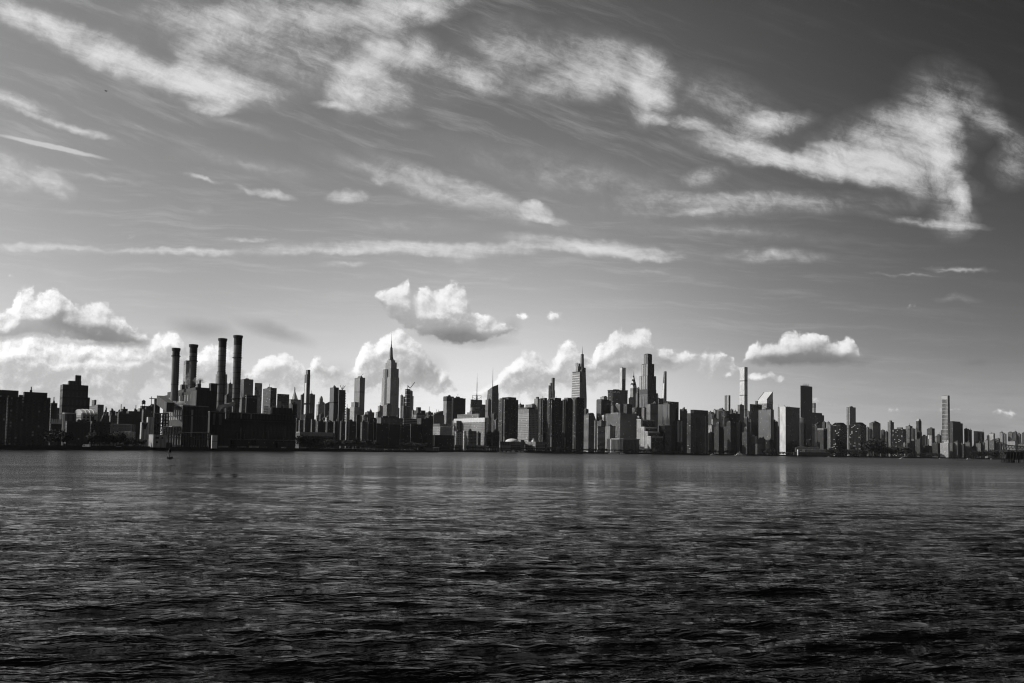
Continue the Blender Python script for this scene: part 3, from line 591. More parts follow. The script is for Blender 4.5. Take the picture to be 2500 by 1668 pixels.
r = span(th_, 672, 745, 650, zone='C', k=1); q = MB(); q.box(r[0], r[1], r[2], r[3], zz, r[4]); q.build('lift_tower', 'plant_wall', th_.root)
for (x0, x1, y) in ((255, 330, 680), (380, 450, 665), (455, 520, 600), (540, 610, 655)):
    r = span(th_, x0, x1, y, zone='C', k=1); q = MB(); n_ = 4
    for i in range(n_+1):
        x = r[0]+(r[1]-r[0])*i/n_; q.bar((x, r[2], zz), (x, r[2], r[4]), .5)
    for j in range(3): z_ = zz + (r[4]-zz)*(j+1)/3; q.bar((r[0], r[2], z_), (r[1], r[2], z_), .5)
    q.build('roof_frame', 'steel', th_.root)
b = B('rooftop_tower', 'C', 2, 172, 516, 1110, 'brick_dark', 'dark square brick tower with pale cornice lines, right of the tallest chimney', rt=0, xc=12, tiers=[])
for yy in (516, 548):
    q = MB(); z = zat(*zp('C', 60, yy), b.Y)-GZ; q.box(-b.a/2-.6, b.a/2+.6, -b.b/2-.6, b.b/2+.6, z-.6, z+.6); q.build('cornice', 'concrete', b.root)
# chimneys
def chimney(zone, cx0, cx1, yt, bx0, bx1, yb, d, cap0, cap1, rings, label, pale=None):
    ct, cb_ = (cx0+cx1)/2, (bx0+bx1)/2
    u, v = uv_of(*zp(zone, ct, yt)); rt_ = (uv_of(*zp(zone, cx1, yt))[0]-u)*d; zt = CAMH+v*d-GZ
    ub, vb = uv_of(*zp(zone, cb_, yb)); rb = (uv_of(*zp(zone, bx1, yb))[0]-ub)*d; zb = CAMH+vb*d-GZ
    e = empty('chimney', (u*d, d, GZ), 0); tag(e, label, 'chimney', 'power station chimneys')
    sl = (rb-rt_)/(zt-zb); R_ = lambda z: rt_ + sl*(zt-z)
    Z = lambda y: CAMH + uv_of(*zp(zone, ct, y))[1]*d - GZ
    za, zc = Z(cap0), Z(cap1); n = 28
    q = MB(); q.cyl(0, 0, R_(0), 0, zc, R_(zc), n=n, cap=False); q.cyl(0, 0, R_(za), za, zt, rt_, n=n, cap=False) if abs(zt-za) > 1 else None
    q.build('shaft', 'stack', e, smooth=False)
    q = MB(); q.cyl(0, 0, R_(zc)+.05, zc, zt, rt_+.05, n=n, cap=False); q.cyl(0, 0, rt_*.88, zt-6, zt-.3, n=n); q.build('painted_top', 'soot', e)
    q = MB(); q.cyl(0, 0, rt_+1.0, zt-1.6, zt, n=n); q.cyl(0, 0, rt_+.7, zt-3.4, zt-1.6, rt_+1.0, n=n, cap=False); q.build('rim', 'stack_dark', e)
    for y in rings:
        z = Z(y); big = isinstance(y, float); w = 1.3 if big else .28
        q = MB(); q.cyl(0, 0, R_(z)+w, z-(.5 if big else .3), z+(.5 if big else .3), n=n); q.build('gallery' if big else 'band', 'stack_dark', e)
    q = MB(); z = zb
    a_ = R(-20)
    while z < zt-2:
        r = R_(z)+1.1; q.bar((r*math.cos(a_), r*math.sin(a_), z), ((R_(z)-.1)*math.cos(a_), (R_(z)-.1)*math.sin(a_), z), .55)
        q.bar(((r+.15)*math.cos(a_), (r+.15)*math.sin(a_), z-.5), ((r+.15)*math.cos(a_), (r+.15)*math.sin(a_), z+.9), .8); z += 2.3
    q.bar((R_(zb)*math.cos(a_)+.8, R_(zb)*math.sin(a_), zb), (R_(zt)*math.cos(a_)+.8, R_(zt)*math.sin(a_), zt-1), .3); q.build('ladder', 'stack_dark', e)
    return e
chimney('B', 563, 638, 232, 553, 630, 640, 1010, 240, 318, [322.0, 640], 'leftmost and shortest of the four round chimneys, plain grey below a black top')
chimney('B', 756, 838, 192, 746, 820, 655, 1010, 196, 288, [378.0, 330, 640], 'second chimney from the left, pale ring under its black top, steam at its foot')
chimney('B', 1083, 1166, 124, 1060, 1140, 862, 1085, 130, 228, [320, 376, 438, 500, 560, 640.0, 740, 268, 830], 'third chimney from the left, banded, in front of the far pale tower')
chimney('B', 1254, 1342, 90, 1234, 1312, 895, 1065, 94, 200, [340.0, 292, 390, 450, 508, 570, 628, 690, 740, 802.0], 'rightmost and tallest of the four round chimneys, a gallery ring below its black top')
# curved duct
e = empty('curved_duct', (0, 0, GZ)); tag(e, 'fat pale duct curving up to the base of the rightmost chimney', 'duct')
pts = [(1070, 955), (1072, 930), (1085, 905), (1110, 893), (1150, 884), (1200, 872), (1245, 858)]
P3 = [wp('B', x, y, 965 + i*12) for i, (x, y) in enumerate(pts)]
q = MB(); prev = None
for i, p in enumerate(P3):
    t = (P3[min(i+1, len(P3)-1)]-P3[max(i-1, 0)]).normalized(); a = t.orthogonal().normalized(); c = t.cross(a); r = 2.6
    ring = [p + a*r*math.cos(k*math.pi/6) + c*r*math.sin(k*math.pi/6) for k in range(12)]
    if prev:
        # keep the rings from twisting
        sft = min(range(12), key=lambda s_: sum((ring[(k+s_) % 12]-prev[k]).length for k in range(12))); ring = ring[sft:]+ring[:sft]
        for k in range(12): q.face([prev[k], prev[(k+1) % 12], ring[(k+1) % 12], ring[k]])
    prev = ring
q.build('duct', 'steel_pale', e)
q = MB()
for p in P3[::2]: q.bar(p, (p.x, p.y, 0), .8)
q.build('support', 'steel', e)
# white riverside silos and house
B('silo_tower', 'B', 268, 352, 1006, 865, 'cream', 'pale windowless upright tower left of the steel frame of the power station', rt=0, cat='tower')
b = B('tank_house', 'B', 196, 285, 1066, 850, 'cream', 'small pale hut with two dark slanting chutes on its wall, beside the windowless tower', rt=0, tiers=[(225, 250, 1058, 'steel', 'vent')], cat='hut')
q = MB(); q.bar((-b.a*.3, -b.b/2-.3, b.last-1), (-b.a*.05, -b.b/2-.3, b.last-8), 1.6); q.bar((b.a*.25, -b.b/2-.3, b.last-1), (-b.a*.02, -b.b/2-.3, b.last-8), 1.6); q.build('chute', 'soot', b.root)
b = B('pump_house', 'B', 293, 492, 1212, 795, 'cream', 'cream flat-roofed house with small dark square windows standing at the water edge', xc=343, rt=0, cat='house')
for i, (t, zz_) in enumerate([(.16, .84), (.28, .84), (.62, .84), (.22, .48)]):
    q = MB(); x = -b.a/2+b.a*t; z = b.last*zz_; q.box(x, x+1.8, -b.b/2-.12, -b.b/2+.1, z-1.6, z+.4); q.build('window', 'glass_plain', b.root)
q = MB(); q.box(-b.a/2-.15, b.a/2+.15, -b.b/2-.15, b.b/2+.15, b.last, b.last+.7); q.build('parapet', 'cream', b.root)
q = MB(); q.box(b.a/2, b.a/2+6, -b.b/2+1, b.b/2-1, 0, b.last*.42); q.build('lean_to', 'concrete_dark', b.root)
# steel frames on the left of the plant
def lattice(name, zone, x0, x1, yt, yb, d, label, nx=4, nz=4, w=.7, cat='steel frame', deep=8, mat='steel'):
    P = wp(zone, x0, yt, d); Q = wp(zone, x1, yb, d); e = empty(name, (P.x, d, GZ)); tag(e, label, cat)
    L = Q.x-P.x; H = P.z; z0 = max(Q.z, 0)
    q = MB()
    for y in (0, deep):
        for i in range(nx+1): q.bar((L*i/nx, y, 0), (L*i/nx, y, H), w)
    q.build('post', mat, e); q = MB()
    for y in (0, deep):
        for j in range(nz+1):
            z = z0+(H-z0)*j/nz; q.bar((0, y, z), (L, y, z), w*.8)
            if y == 0: q.bar((0, 0, z), (0, deep, z), w*.8); q.bar((L, 0, z), (L, deep, z), w*.8)
    q.build('beam', mat, e); q = MB()
    for i in range(nx):
        for j in range(nz):
            za, zb = z0+(H-z0)*j/nz, z0+(H-z0)*(j+1)/nz
            s_ = (i+j) % 2; q.bar((L*(i+s_)/nx, 0, za), (L*(i+1-s_)/nx, 0, zb), w*.5)
    q.build('brace', mat, e); return e
lattice('steel_frame', 'B', 358, 470, 965, 1190, 850, 'upright steel frame with cross braces under the hoist tower of the power station', 4, 6, .8, mat='stack_dark')
lattice('steel_frame', 'B', 455, 600, 1118, 1240, 830, 'low pale steel frame on the bank right of the cream pump house', 5, 3, .8)
lattice('steel_frame', 'B', 600, 960, 1180, 1260, 840, 'long low pipe rack at the foot of the black stair-window block', 12, 2, .6, mat='stack_dark')
lattice('pipe_bridge', 'A', 1640, 1935, 938, 1040, 860, 'long dark pipe bridge of thin uprights left of the power station', 14, 2, .5, cat='bridge')
lattice('steel_frame', 'A', 1750, 1930, 1050, 1180, 800, 'jumble of thin slanting steel on the bank left of the cream pump house', 9, 2, .4, mat='steel_pale')
b = B('billboard_hut', 'B', 998, 1066, 1212, 800, 'white', 'small square white hut wall with a dark line, below the turbine hall', rt=0, cat='hut', tiers=[(1015, 1028, 1206, 'steel', 'vent')], k=.4)
q = MB(); q.box(-b.a/2-.1, b.a/2+.1, -b.b/2-.12, -b.b/2, b.last*.5, b.last*.5+.35); q.build('trim', 'steel', b.root)
# ---- far towers seen between the chimneys
b = B('office_tower', 'B', 685, 752, 410, 3000, 'glass_pale', 'far tower with a curved top and pale left edge, half hidden behind the second chimney', xc=712, rt=0)
q = MB(); z = b.last; n = 8
for i in range(n):
    a0, a1 = math.pi/2*i/n, math.pi/2*(i+1)/n
    q.box(-b.a/2, b.a/2, -b.b/2 , b.b/2*math.cos(a0)*.98, z+14*math.sin(a0), z+14*math.sin(a1))
q.build('curved_top', 'steel', b.root)
b = B('apartment_tower', 'B', 1046, 1176, 520, 2600, 'balcony', 'far pale tower with balcony rows on both edges behind the third chimney', rt=0, tiers=[(1060, 1160, 490, 'balcony', 'upper_block')])
B('office_tower', 'B', 1176, 1242, 634, 2500, 'glass_mid', 'plain grey box tower between the third and the tallest chimney', rt=1)
B('office_tower', 'B', 1142, 1178, 622, 2700, 'glass_pale', 'pale sliver of a tower just right of the third chimney', rt=0)
B('office_building', 'B', 1145, 1240, 765, 1700, 'brick_dark', 'dark lower block between the third and the tallest chimney')
B('office_tower', 'B', 1322, 1470, 582, 2500, 'glass_mid', 'broad flat grey tower with a pale left side just right of the tallest chimney', xc=1364, rt=1)
B('office_building', 'B', 1320, 1395, 806, 1900, 'brick_mid', 'low grey block at the foot of the broad flat grey tower', rt=2)
# ---- zone C
b = B('office_tower', 'C', 133, 243, 330, 2450, 'glass_pale', 'pale grey tower with a jagged dark reflection line across its front', xc=136, rt=0)
q = MB(); xs = [-b.a/2, -b.a*.25, -b.a*.25, 0, 0, b.a*.25, b.a*.25, b.a/2]; zs = [b.last-14, b.last-20, b.last-24, b.last-32, b.last-36, b.last-42, b.last-46, b.last-52]
for i in range(0, 8, 2): q.box(xs[i], xs[i+1], -b.b/2-.4, -b.b/2, zs[i+1]-3, zs[i])
q.build('dark_spandrel', 'glass_dark', b.root)  # stepped dark boxes paint a reflection onto the front
B('office_tower', 'C', 255, 457, 410, 1900, 'glass_dark', 'broad black box tower with a slightly paler left face, left of the gold pyramid', xc=368, rt=0)
B('office_tower', 'C', 463, 642, 492, 1850, 'glass_dark', 'lower charcoal box tower right next to the gold pyramid roof', xc=470, rt=1)
b = B('office_building', 'C', 606, 812, 578, 2300, 'lime', 'stone tower under the bright pyramid roof', k=1, rt=0, part='stone_body')
r = span(b, 655, 776, 572, k=1); cx, cy = (r[0]+r[1])/2, (r[2]+r[3])/2; rad = (r[1]-r[0])*.62
ap = zat(*zp('C', 722, 455), b.ctr.y)-GZ; P8 = lambda q_: [(cx+q_*math.cos(math.pi/8+i*math.pi/4), cy+q_*math.sin(math.pi/8+i*math.pi/4)) for i in range(8)]
q = MB(); q.prism(P8(rad), b.last, ap, P8(rad*.16)); q.build('pyramid_roof', 'white', b.root)
q = MB(); q.prism(P8(rad*.22), ap, ap+9, P8(rad*.18)); q.prism(P8(rad*.2), ap+9, zat(*zp('C', 722, 388), b.ctr.y)-GZ, P8(.2)); q.build('lantern', 'gold', b.root)
B('office_building', 'C', 640, 760, 640, 2000, 'brick_dark', 'dark mid-rise standing before the stone tower with the pyramid roof', rt=2)
b = B('apartment_tower', 'C', 868, 951, 205, 2350, 'vert_dark', 'very slim dark tower with one bright glass strip down its left side', xc=905, rt=0, tiers=[(887, 951, 138, 'vert_dark', 'top_block')])
q = MB(); q.box(-b.a/2-.5, -b.a/2, -b.b*.32, b.b*.28, 8, b.last*.83); q.build('glass_strip', 'white', b.root)  # sunlight on the left face put in as a white strip
q = MB(); q.box(-b.a/2-1.2, b.a/2+1.2, -b.b/2-1.2, b.b/2+1.2, b.last*.55, b.last*.57); q.build('ledge', 'black', b.root)
B('apartment_tower', 'C', 808, 872, 508, 2420, 'vert_dark', 'dark shoulder block left of the very slim tower with the bright strip', rt=0)
B('apartment_tower', 'C', 925, 1022, 503, 2400, 'vert_dark', 'dark shoulder block right of the very slim tower with the bright strip', rt=0, xc=948)
B('office_building', 'C', 820, 1010, 800, 1900, 'brick_dark', 'dark low building at the foot of the very slim tower', rt=3)
b = B('clock_tower_building', 'C', 1040, 1168, 645, 2200, 'lime', 'small stepped stone tower ending in a rounded glass crown', xc=1068, rt=0, tiers=[(1068, 1152, 608, 'lime', 'middle_block'), (1082, 1138, 562, 'lime', 'upper_block')])
r = b.rect; q = MB(); c0, c1 = (r[0]+r[1])/2, (r[2]+r[3])/2; R0 = (r[1]-r[0])/2; zt = zat(*zp('C', 1110, 525), b.ctr.y)-GZ
for i in range(6):
    a0, a1 = i/6*math.pi/2, (i+1)/6*math.pi/2; q.cyl(c0, c1, R0*math.cos(a0), b.last+(zt-b.last)*math.sin(a0), b.last+(zt-b.last)*math.sin(a1), R0*math.cos(a1)+.2, n=12)
q.build('crown', 'steel_pale', b.root)
B('apartment_building', 'C', 1140, 1166, 622, 2300, 'white_grid', 'narrow bright white building sliver left of the slant-topped glass tower', rt=0)
b = B('office_tower', 'C', 1163, 1300, 640, 1700, 'mirror', 'grey mirror tower whose roof slants up to the right, left of the dark twin towers', xc=1168, rt=0, part='glass_body')
q = MB(); zt = zat(*zp('C', 1265, 572), b.Y)-GZ; q.prism([(-b.a/2, -b.b/2), (b.a/2, -b.b/2), (b.a/2, b.b/2), (-b.a/2, b.b/2)], b.last-.3, [b.last, zt, zt, b.last]); q.build('slanted_top', 'mirror', b.root)
b = B('apartment_tower', 'C', 1240, 1372, 405, 1420, 'copper', 'left one of the dark leaning twin towers, paler left side', xc=1300, rt=1)
q = MB(); q.box(-b.a/2-.4, b.a/2+.4, -b.b/2-.4, b.b/2+.4, b.last*.75, b.last*.77); q.build('dark_band', 'black', b.root)
for i in range(6): q = MB(); x = -b.a/2+b.a*(i+.5)/6; q.box(x-.3, x+.3, -b.b/2-.3, -b.b/2, 4, b.last); q.build('fin', 'steel', b.root)
b = B('apartment_tower', 'C', 1368, 1470, 432, 1400, 'copper', 'right one of the dark leaning twin towers with notched right edge', xc=1375, rt=0)
for i in range(14): q = MB(); z = b.last*(.35+.045*i); q.box(b.a/2, b.a/2+1.2, -b.b/2, b.b/2*.3, z, z+2); q.build('balcony', 'steel', b.root)
q = MB(); [q.bar((0, 0, b.last), (x, 0, b.last+8), .7) for x in (-4, 2, 6)]; q.build('roof_crane', 'soot', b.root)
b = B('apartment_tower', 'C', 1603, 1758, 258, 2600, 'vert_pale', 'tall grey tower with narrow ribs and low pointed top, left of the spired skyscraper', xc=1682, rt=0)
q = MB(); q.prism([(-b.a/2, -b.b/2), (b.a/2, -b.b/2), (b.a/2, b.b/2), (-b.a/2, b.b/2)], b.last, b.last+1, [(-b.a/2+1, -b.b/2), (b.a/4, -b.b/2+1), (b.a/4, b.b/4), (-b.a/2+1, b.b/4)]); q.prism([(-b.a*.3, -b.b*.45), (b.a*.2, -b.b*.45), (b.a*.2, b.b*.2), (-b.a*.3, b.b*.2)], b.last, b.last+7, [(-b.a*.28, -b.b*.43), (-b.a*.1, -b.b*.43), (-b.a*.1, b.b*.05), (-b.a*.28, b.b*.05)]); q.build('pointed_top', 'steel', b.root)
q = MB(); q.bar((-6, -6, b.last), (10, -6, b.last+16), .9); q.build('roof_crane', 'steel', b.root)
B('apartment_building', 'C', 1535, 1672, 684, 2100, 'white_grid', 'pale gridded building with a smaller block on top, at the ribbed tower foot', xc=1600, rt=0, tiers=[(1553, 1664, 614, 'conc_grid', 'upper_block')])
B('apartment_building', 'C', 1470, 1537, 712, 2250, 'conc_grid', 'narrow grey building between the dark twin towers and the pale gridded one', rt=1)
b = B('apartment_building', 'C', 1690, 1858, 815, 1560, 'band_dark', 'drum-fronted dark building with a bright roof edge, below the ribbed tower', rt=0, poly=[(.5*math.cos(i*math.pi/10), .5*math.sin(i*math.pi/10)) for i in range(20)])
q = MB(); q.prism([(.505*b.a*math.cos(i*math.pi/10), .505*b.b*math.sin(i*math.pi/10)) for i in range(20)], b.last-1, b.last+1); q.build('roof_rim', 'concrete', b.root)
B('apartment_building', 'C', 1755, 1895, 768, 1900, 'brick_mid', 'grey block with a roof hut left of the wide base of the spired skyscraper', rt=2)
B('apartment_building', 'C', 1035, 1082, 828, 1750, 'conc_grid', 'small pale building between two dark chunks below the rounded crown', rt=1)
B('apartment_building', 'C', 1080, 1148, 800, 1720, 'brick_dark', 'dark narrow block below the rounded crown', rt=1)
B('apartment_building', 'C', 1145, 1292, 842, 1650, 'white_grid', 'row of pale low fronts at the foot of the slant-topped mirror tower', rt=3)
# dark brick estate along the water
EST = [(742, 782, 850, 1450, 'darkest leftmost'), (780, 852, 880, 1320, 'pale-fronted'), (852, 960, 845, 1500, 'ragged-roofed'), (960, 1032, 868, 1420, 'grey-sided'), (1030, 1180, 905, 1380, 'broad'), (1176, 1292, 912, 1370, 'flat-topped'),
       (1290, 1392, 905, 1400, 'plain'), (1388, 1470, 905, 1345, 'deep black'), (1490, 1628, 905, 1400, 'wide dark'), (1622, 1692, 800, 1440, 'tallest upright'), (1690, 1790, 918, 1390, 'soot-grey'), (1785, 1880, 915, 1400, 'low black'), (1872, 1932, 868, 1450, 'slightly taller')]
where = ['right behind the turbine hall', 'above the left end of the round parking deck', 'below the very slim tower', 'left of centre behind the round deck', 'above the middle of the round deck', 'below the mirror tower', 'below the left dark twin tower',
         'below the right dark twin tower', 'below the pale gridded building', 'left of the drum-fronted building', 'below the drum-fronted building', 'between drum-fronted building and base of the spired skyscraper', 'at the left foot of the spired skyscraper']
for (x0, x1, y, d, adj), wh in zip(EST, where):
    B('apartment_block', 'C', x0, x1, y, d, 'brick_dark' if 'grey' not in adj and 'pale' not in adj else 'brick_mid', '%s brick estate block %s' % (adj, wh), k=.7, group='brick estate blocks along the river')
b = B('slim_flue', 'C', 1470, 1481, 935, 1300, 'white', 'thin white upright flue right of the black estate block under the twin towers', rt=0, cat='flue')
# round parking deck
b = B('parking_deck', 'C', 715, 1330, 1062, 1165, 'band_dark', 'long low round-ended deck with a glinting bright top rail, right of the turbine hall', k=.35, rt=0, cat='low building', part='deck_wall', poly=[(-.5, -.5), (.42, -.5), (.47, -.44), (.5, -.3), (.5, .3), (.47, .44), (.42, .5), (-.5, .5)])
q = MB()
n_ = 90
for i in range(n_):
    x = -b.a/2+b.a*.92*i/n_; q.box(x, x+.5, -b.b/2-.3, -b.b/2, b.last-5, b.last+.6)
q.build('deck_fins', 'steel_pale', b.root)
q = MB(); q.box(-b.a/2, b.a*.43, -b.b/2-.4, b.b/2, b.last, b.last+.9); q.build('deck_roof', 'stain_steel', b.root)
# ---- zone D
es = B('skyscraper', 'D', 150, 345, 556, 3300, 'lime', 'tall stepped stone skyscraper with a long needle mast, the landmark left of centre', xc=247, rt=0, part='main_shaft')
tier(es, 165, 340, 458, 'lime', 'upper_shaft'); tier(es, 190, 318, 388, 'lime', 'shoulder_block'); tier(es, 204, 300, 364, 'lime', 'top_block')
c0, c1 = (es.rect[0]+es.rect[1])/2, (es.rect[2]+es.rect[3])/2
Zd = lambda x, y, b=es: zat(*zp('D', x, y), b.ctr.y)-GZ
q = MB(); pts = [(350, 27), (330, 23), (300, 19), (260, 17), (232, 15.5), (226, 11), (216, 9), (214, 6.5), (190, 5.5), (188, 4), (150, 3.4), (148, 2), (112, 1.7), (80, 1.0), (40, .3)]
sc_ = 3300/1944*.2168
prev = (364, 34)
for y, r_ in pts:
    q.cyl(c0, c1, prev[1]*sc_, Zd(262, prev[0]), Zd(262, y), r_*sc_, n=12 if r_ > 12 else 8); prev = (y, r_)
    if y == 226: q.build('mooring_mast', 'steel', es.root); q = MB()
q.build('antenna', 'soot', es.root)
for s_ in (-1, 1):   # recessed bay lines on both faces
    q = MB(); q.box(s_*es.a*.17-1.6, s_*es.a*.17+1.6, -es.b/2-.6, -es.b/2, 0, es.last*.86); q.build('pier', 'lime', es.root)
q = MB(); q.box(-es.a/2-.5, -es.a/2, -es.b*.1, es.b*.16, 0, Zd(200, 470)); q.build('recess_strip', 'black', es.root)  # black strip on the flat face paints the shade of a recess
r = span(es, 102, 348, 885, k=.9); q = MB(); q.box(r[0], r[1], r[2], r[3]-2, 0, r[4]-4); q.build('base_block', 'lime', es.root)
r = span(es, 80, 345, 955, k=.8); q = MB(); q.box(r[0], r[1], r[2], r[3], 0, r[4]-4); q.build('podium', 'lime', es.root)
b = B('office_building', 'D', 160, 262, 868, 3150, 'conc_grid', 'grey gridded block with a dark roof hut in front of the spired skyscraper', xc=205, rt=0, tiers=[(190, 248, 852, 'brick_dark', 'rooftop_block')])
B('office_building', 'D', 104, 162, 885, 3100, 'lime', 'pale stone block at the left foot of the spired skyscraper', rt=2)
B('office_building', 'D', 78, 148, 955, 2900, 'conc_grid', 'pale low block left below the spired skyscraper', rt=1)
b = B('tower_under_construction', 'D', 412, 470, 690, 2850, 'slot_dark', 'unfinished dark tower topped by a crane, right of the spired skyscraper', xc=430, rt=0, cat='skyscraper')
q = MB()
for i in range(5): q.box(-b.a/2-.8, b.a/2+.8, -b.b/2-.8, b.b/2+.8, b.last-8-i*14, b.last-6-i*14)
q.build('floor_slab', 'steel_pale', b.root)
e = empty('tower_crane', (b.ctr.x, b.ctr.y, GZ), TH); tag(e, 'thin crane with its jib raised to the right on top of the unfinished dark tower', 'crane')
q = MB(); q.bar((0, 0, b.last), (0, 0, b.last+14), 2); q.build('mast', 'soot', e)
p0, p1 = local(b, *zp('D', 466, 684)), local(b, *zp('D', 520, 616)); q = MB(); q.bar(p0, p1, 1.8); q.build('jib', 'steel', e)
q = MB(); q.bar(p0, local(b, *zp('D', 446, 658)), 1.8); q.build('counter_jib', 'soot', e)
B('office_tower', 'D', 462, 497, 716, 2900, 'vert_pale', 'ribbed grey tower directly right of the crane-topped one', rt=0, xc=470)
B('office_tower', 'D', 490, 507, 770, 2950, 'glass_pale', 'pale sliver on the right side of the ribbed grey tower near the crane', rt=0)
B('office_tower', 'D', 356, 388, 765, 3000, 'balcony', 'pale banded narrow tower just right of the spired skyscraper', rt=0)
B('office_tower', 'D', 386, 416, 783, 2950, 'vert_dark', 'dark narrow tower left of the crane-topped one', rt=0)
B('office_building', 'D', 372, 432, 882, 2500, 'vert_dark', 'dark block with a roof hut below the crane-topped tower', rt=1)
B('office_building', 'D', 487, 520, 935, 2200, 'conc_grid', 'small pale block at the foot of the crane group', rt=0)
B('office_building', 'D', 510, 640, 930, 1950, 'brick_dark', 'wide charcoal building with a stepped roof hut, right of the crane group', rt=0, tiers=[(535, 590, 896, 'brick_dark', 'rooftop_block')])
q = MB()
B('office_building', 'D', 640, 727, 958, 2050, 'brick_dark', 'low dark building right of the charcoal one with the stepped hut', rt=1)
b = B('office_building', 'D', 735, 840, 960, 2150, 'glass_mid', 'low grey building with a curved sloping roof left of the pale slab tower', rt=0)
q = MB(); zt = Zd(838, 938, b); q.prism([(-b.a*.3, -b.b/2), (b.a/2, -b.b/2), (b.a/2, b.b/2), (-b.a*.3, b.b/2)], b.last-.3, [b.last+1, zt, zt, b.last+1]); q.build('sloping_roof', 'steel', b.root)
b = B('office_tower', 'D', 843, 959, 776, 2350, 'conc_grid', 'pale slab tower with a dark band under its roof, beside the black one', xc=880, rt=0)
q = MB(); q.box(-b.a/2-.5, b.a/2+.5, -b.b/2-.5, b.b/2+.5, b.last-13, b.last-1); q.build('dark_band', 'brick_dark', b.root)
b = B('office_tower', 'D', 937, 1094, 794, 2300, 'black', 'black slab tower with clipped corners, right half of the pale and black pair', xc=955, rt=0, poly=[(-.5, -.42), (-.45, -.5), (.42, -.5), (.5, -.4), (.5, .5), (-.5, .5)])
q = MB(); q.box(-b.a*.3, b.a*.3, -b.b*.3, b.b*.3, b.last, b.last+2); q.build('roof_plant', 'black', b.root)
B('hospital_wing', 'D', 88, 392, 1018, 1620, 'brick_mid', 'long grey low building spread below the spired skyscraper', k=.4, rt=4, cat='hospital')
B('hospital_wing', 'D', 388, 548, 1022, 1560, 'band_pale', 'long building with two pale window bands right below the crane group', k=.4, xc=392, rt=2, cat='hospital')
B('office_building', 'D', 505, 650, 978, 1850, 'conc_grid', 'grey flat building with a bright roof edge behind the pale-banded one', rt=0, k=.5)
B('apartment_building', 'D', 545, 726, 1028, 1540, 'brick_dark', 'dark plain block between the pale-banded building and the lit hospital', k=.6, rt=1)
B('office_building', 'D', 640, 730, 1000, 1800, 'brick_mid', 'small grey block with a flat roof left of the brown mid-rise', rt=1)
B('office_building', 'D', 692, 852, 985, 1950, 'brick_mid', 'mid grey mid-rise under the low curved-roof building', rt=2, k=.6)
for x0, x1, y, d, lb in [(-20, 88, 1012, 1450, 'black estate tower left of the long grey hospital'), (86, 226, 1078, 1405, 'black estate tower with a pale left edge below the spired skyscraper'), (228, 352, 1090, 1410, 'black estate tower below the right side of the spired skyscraper'),
                         (358, 470, 1098, 1420, 'black estate tower below the crane group'), (468, 606, 1085, 1440, 'wide black estate tower under the pale-banded building'), (604, 660, 1120, 1450, 'small black estate block left of the lit hospital')]:
    B('apartment_tower', 'D', x0, x1, y, d, 'brick_dark', lb, xc=x0+9, rt=1, group='brick estate blocks along the river')
b = B('hospital_building', 'D', 650, 922, 1112, 1690, 'band_pale', 'bright banded hospital block with tall pale fins round its top floor', xc=806, rt=0, cat='hospital')
q = MB(); q.box(-b.a/2-.6, b.a/2+.6, -b.b/2-.6, b.b/2+.6, b.last-7, b.last-5.6); q.build('ledge', 'concrete', b.root)
q = MB()
for i in range(14): x = -b.a/2+b.a*i/13; q.box(x-.5, x+.5, -b.b/2-1.0, -b.b/2, b.last-19, b.last)
for i in range(14): y = -b.b/2+b.b*i/13; q.box(-b.a/2-1.0, -b.a/2, y-.5, y+.5, b.last-19, b.last)
q.build('wall_fins', 'white', b.root)
q = MB(); q.box(-b.a*.35, b.a*.35, -b.b*.35, b.b*.4, b.last, b.last+6); [q.bar((-b.a*.4+i*4, -b.b*.4, b.last), (-b.a*.4+i*4+3, -b.b*.4, b.last+5), .7) for i in range(10)]; q.build('roof_plant', 'brick_mid', b.root)
B('office_building', 'D', 738, 962, 1208, 1590, 'brick_dark', 'low black block in front of the bright hospital', xc=742, rt=0, k=.5)
B('stair_tower', 'D', 708, 742, 1210, 1600, 'concrete', 'pale blank stair tower at the left end of the low black block', rt=0, cat='tower')
B('office_building', 'D', 946, 1072, 1042, 2000, 'conc_grid', 'stepped pale and dark mid-rise below the black slab tower', xc=990, rt=3)
B('office_building', 'D', 988, 1072, 1048, 1930, 'brick_dark', 'dark front part of the stepped mid-rise below the black slab tower', xc=992, rt=1)
B('laboratory_building', 'D', 960, 1068, 1170, 1800, 'grid_big', 'wide low pale-gridded laboratory block right of the bright hospital', rt=1, k=.5)
B('laboratory_building', 'D', 1064, 1094, 1160, 1780, 'white_grid', 'narrow bright stair bay between the two wide gridded laboratory blocks', rt=0)
B('laboratory_building', 'D', 1092, 1215, 1168, 1800, 'conc_grid', 'second wide low gridded laboratory block, further right of the hospital', rt=1, k=.5)
b = B('control_hut', 'D', 1062, 1098, 1275, 1600, 'cream', 'tiny pale upright hut near the long grey pier shed', rt=0, cat='hut')
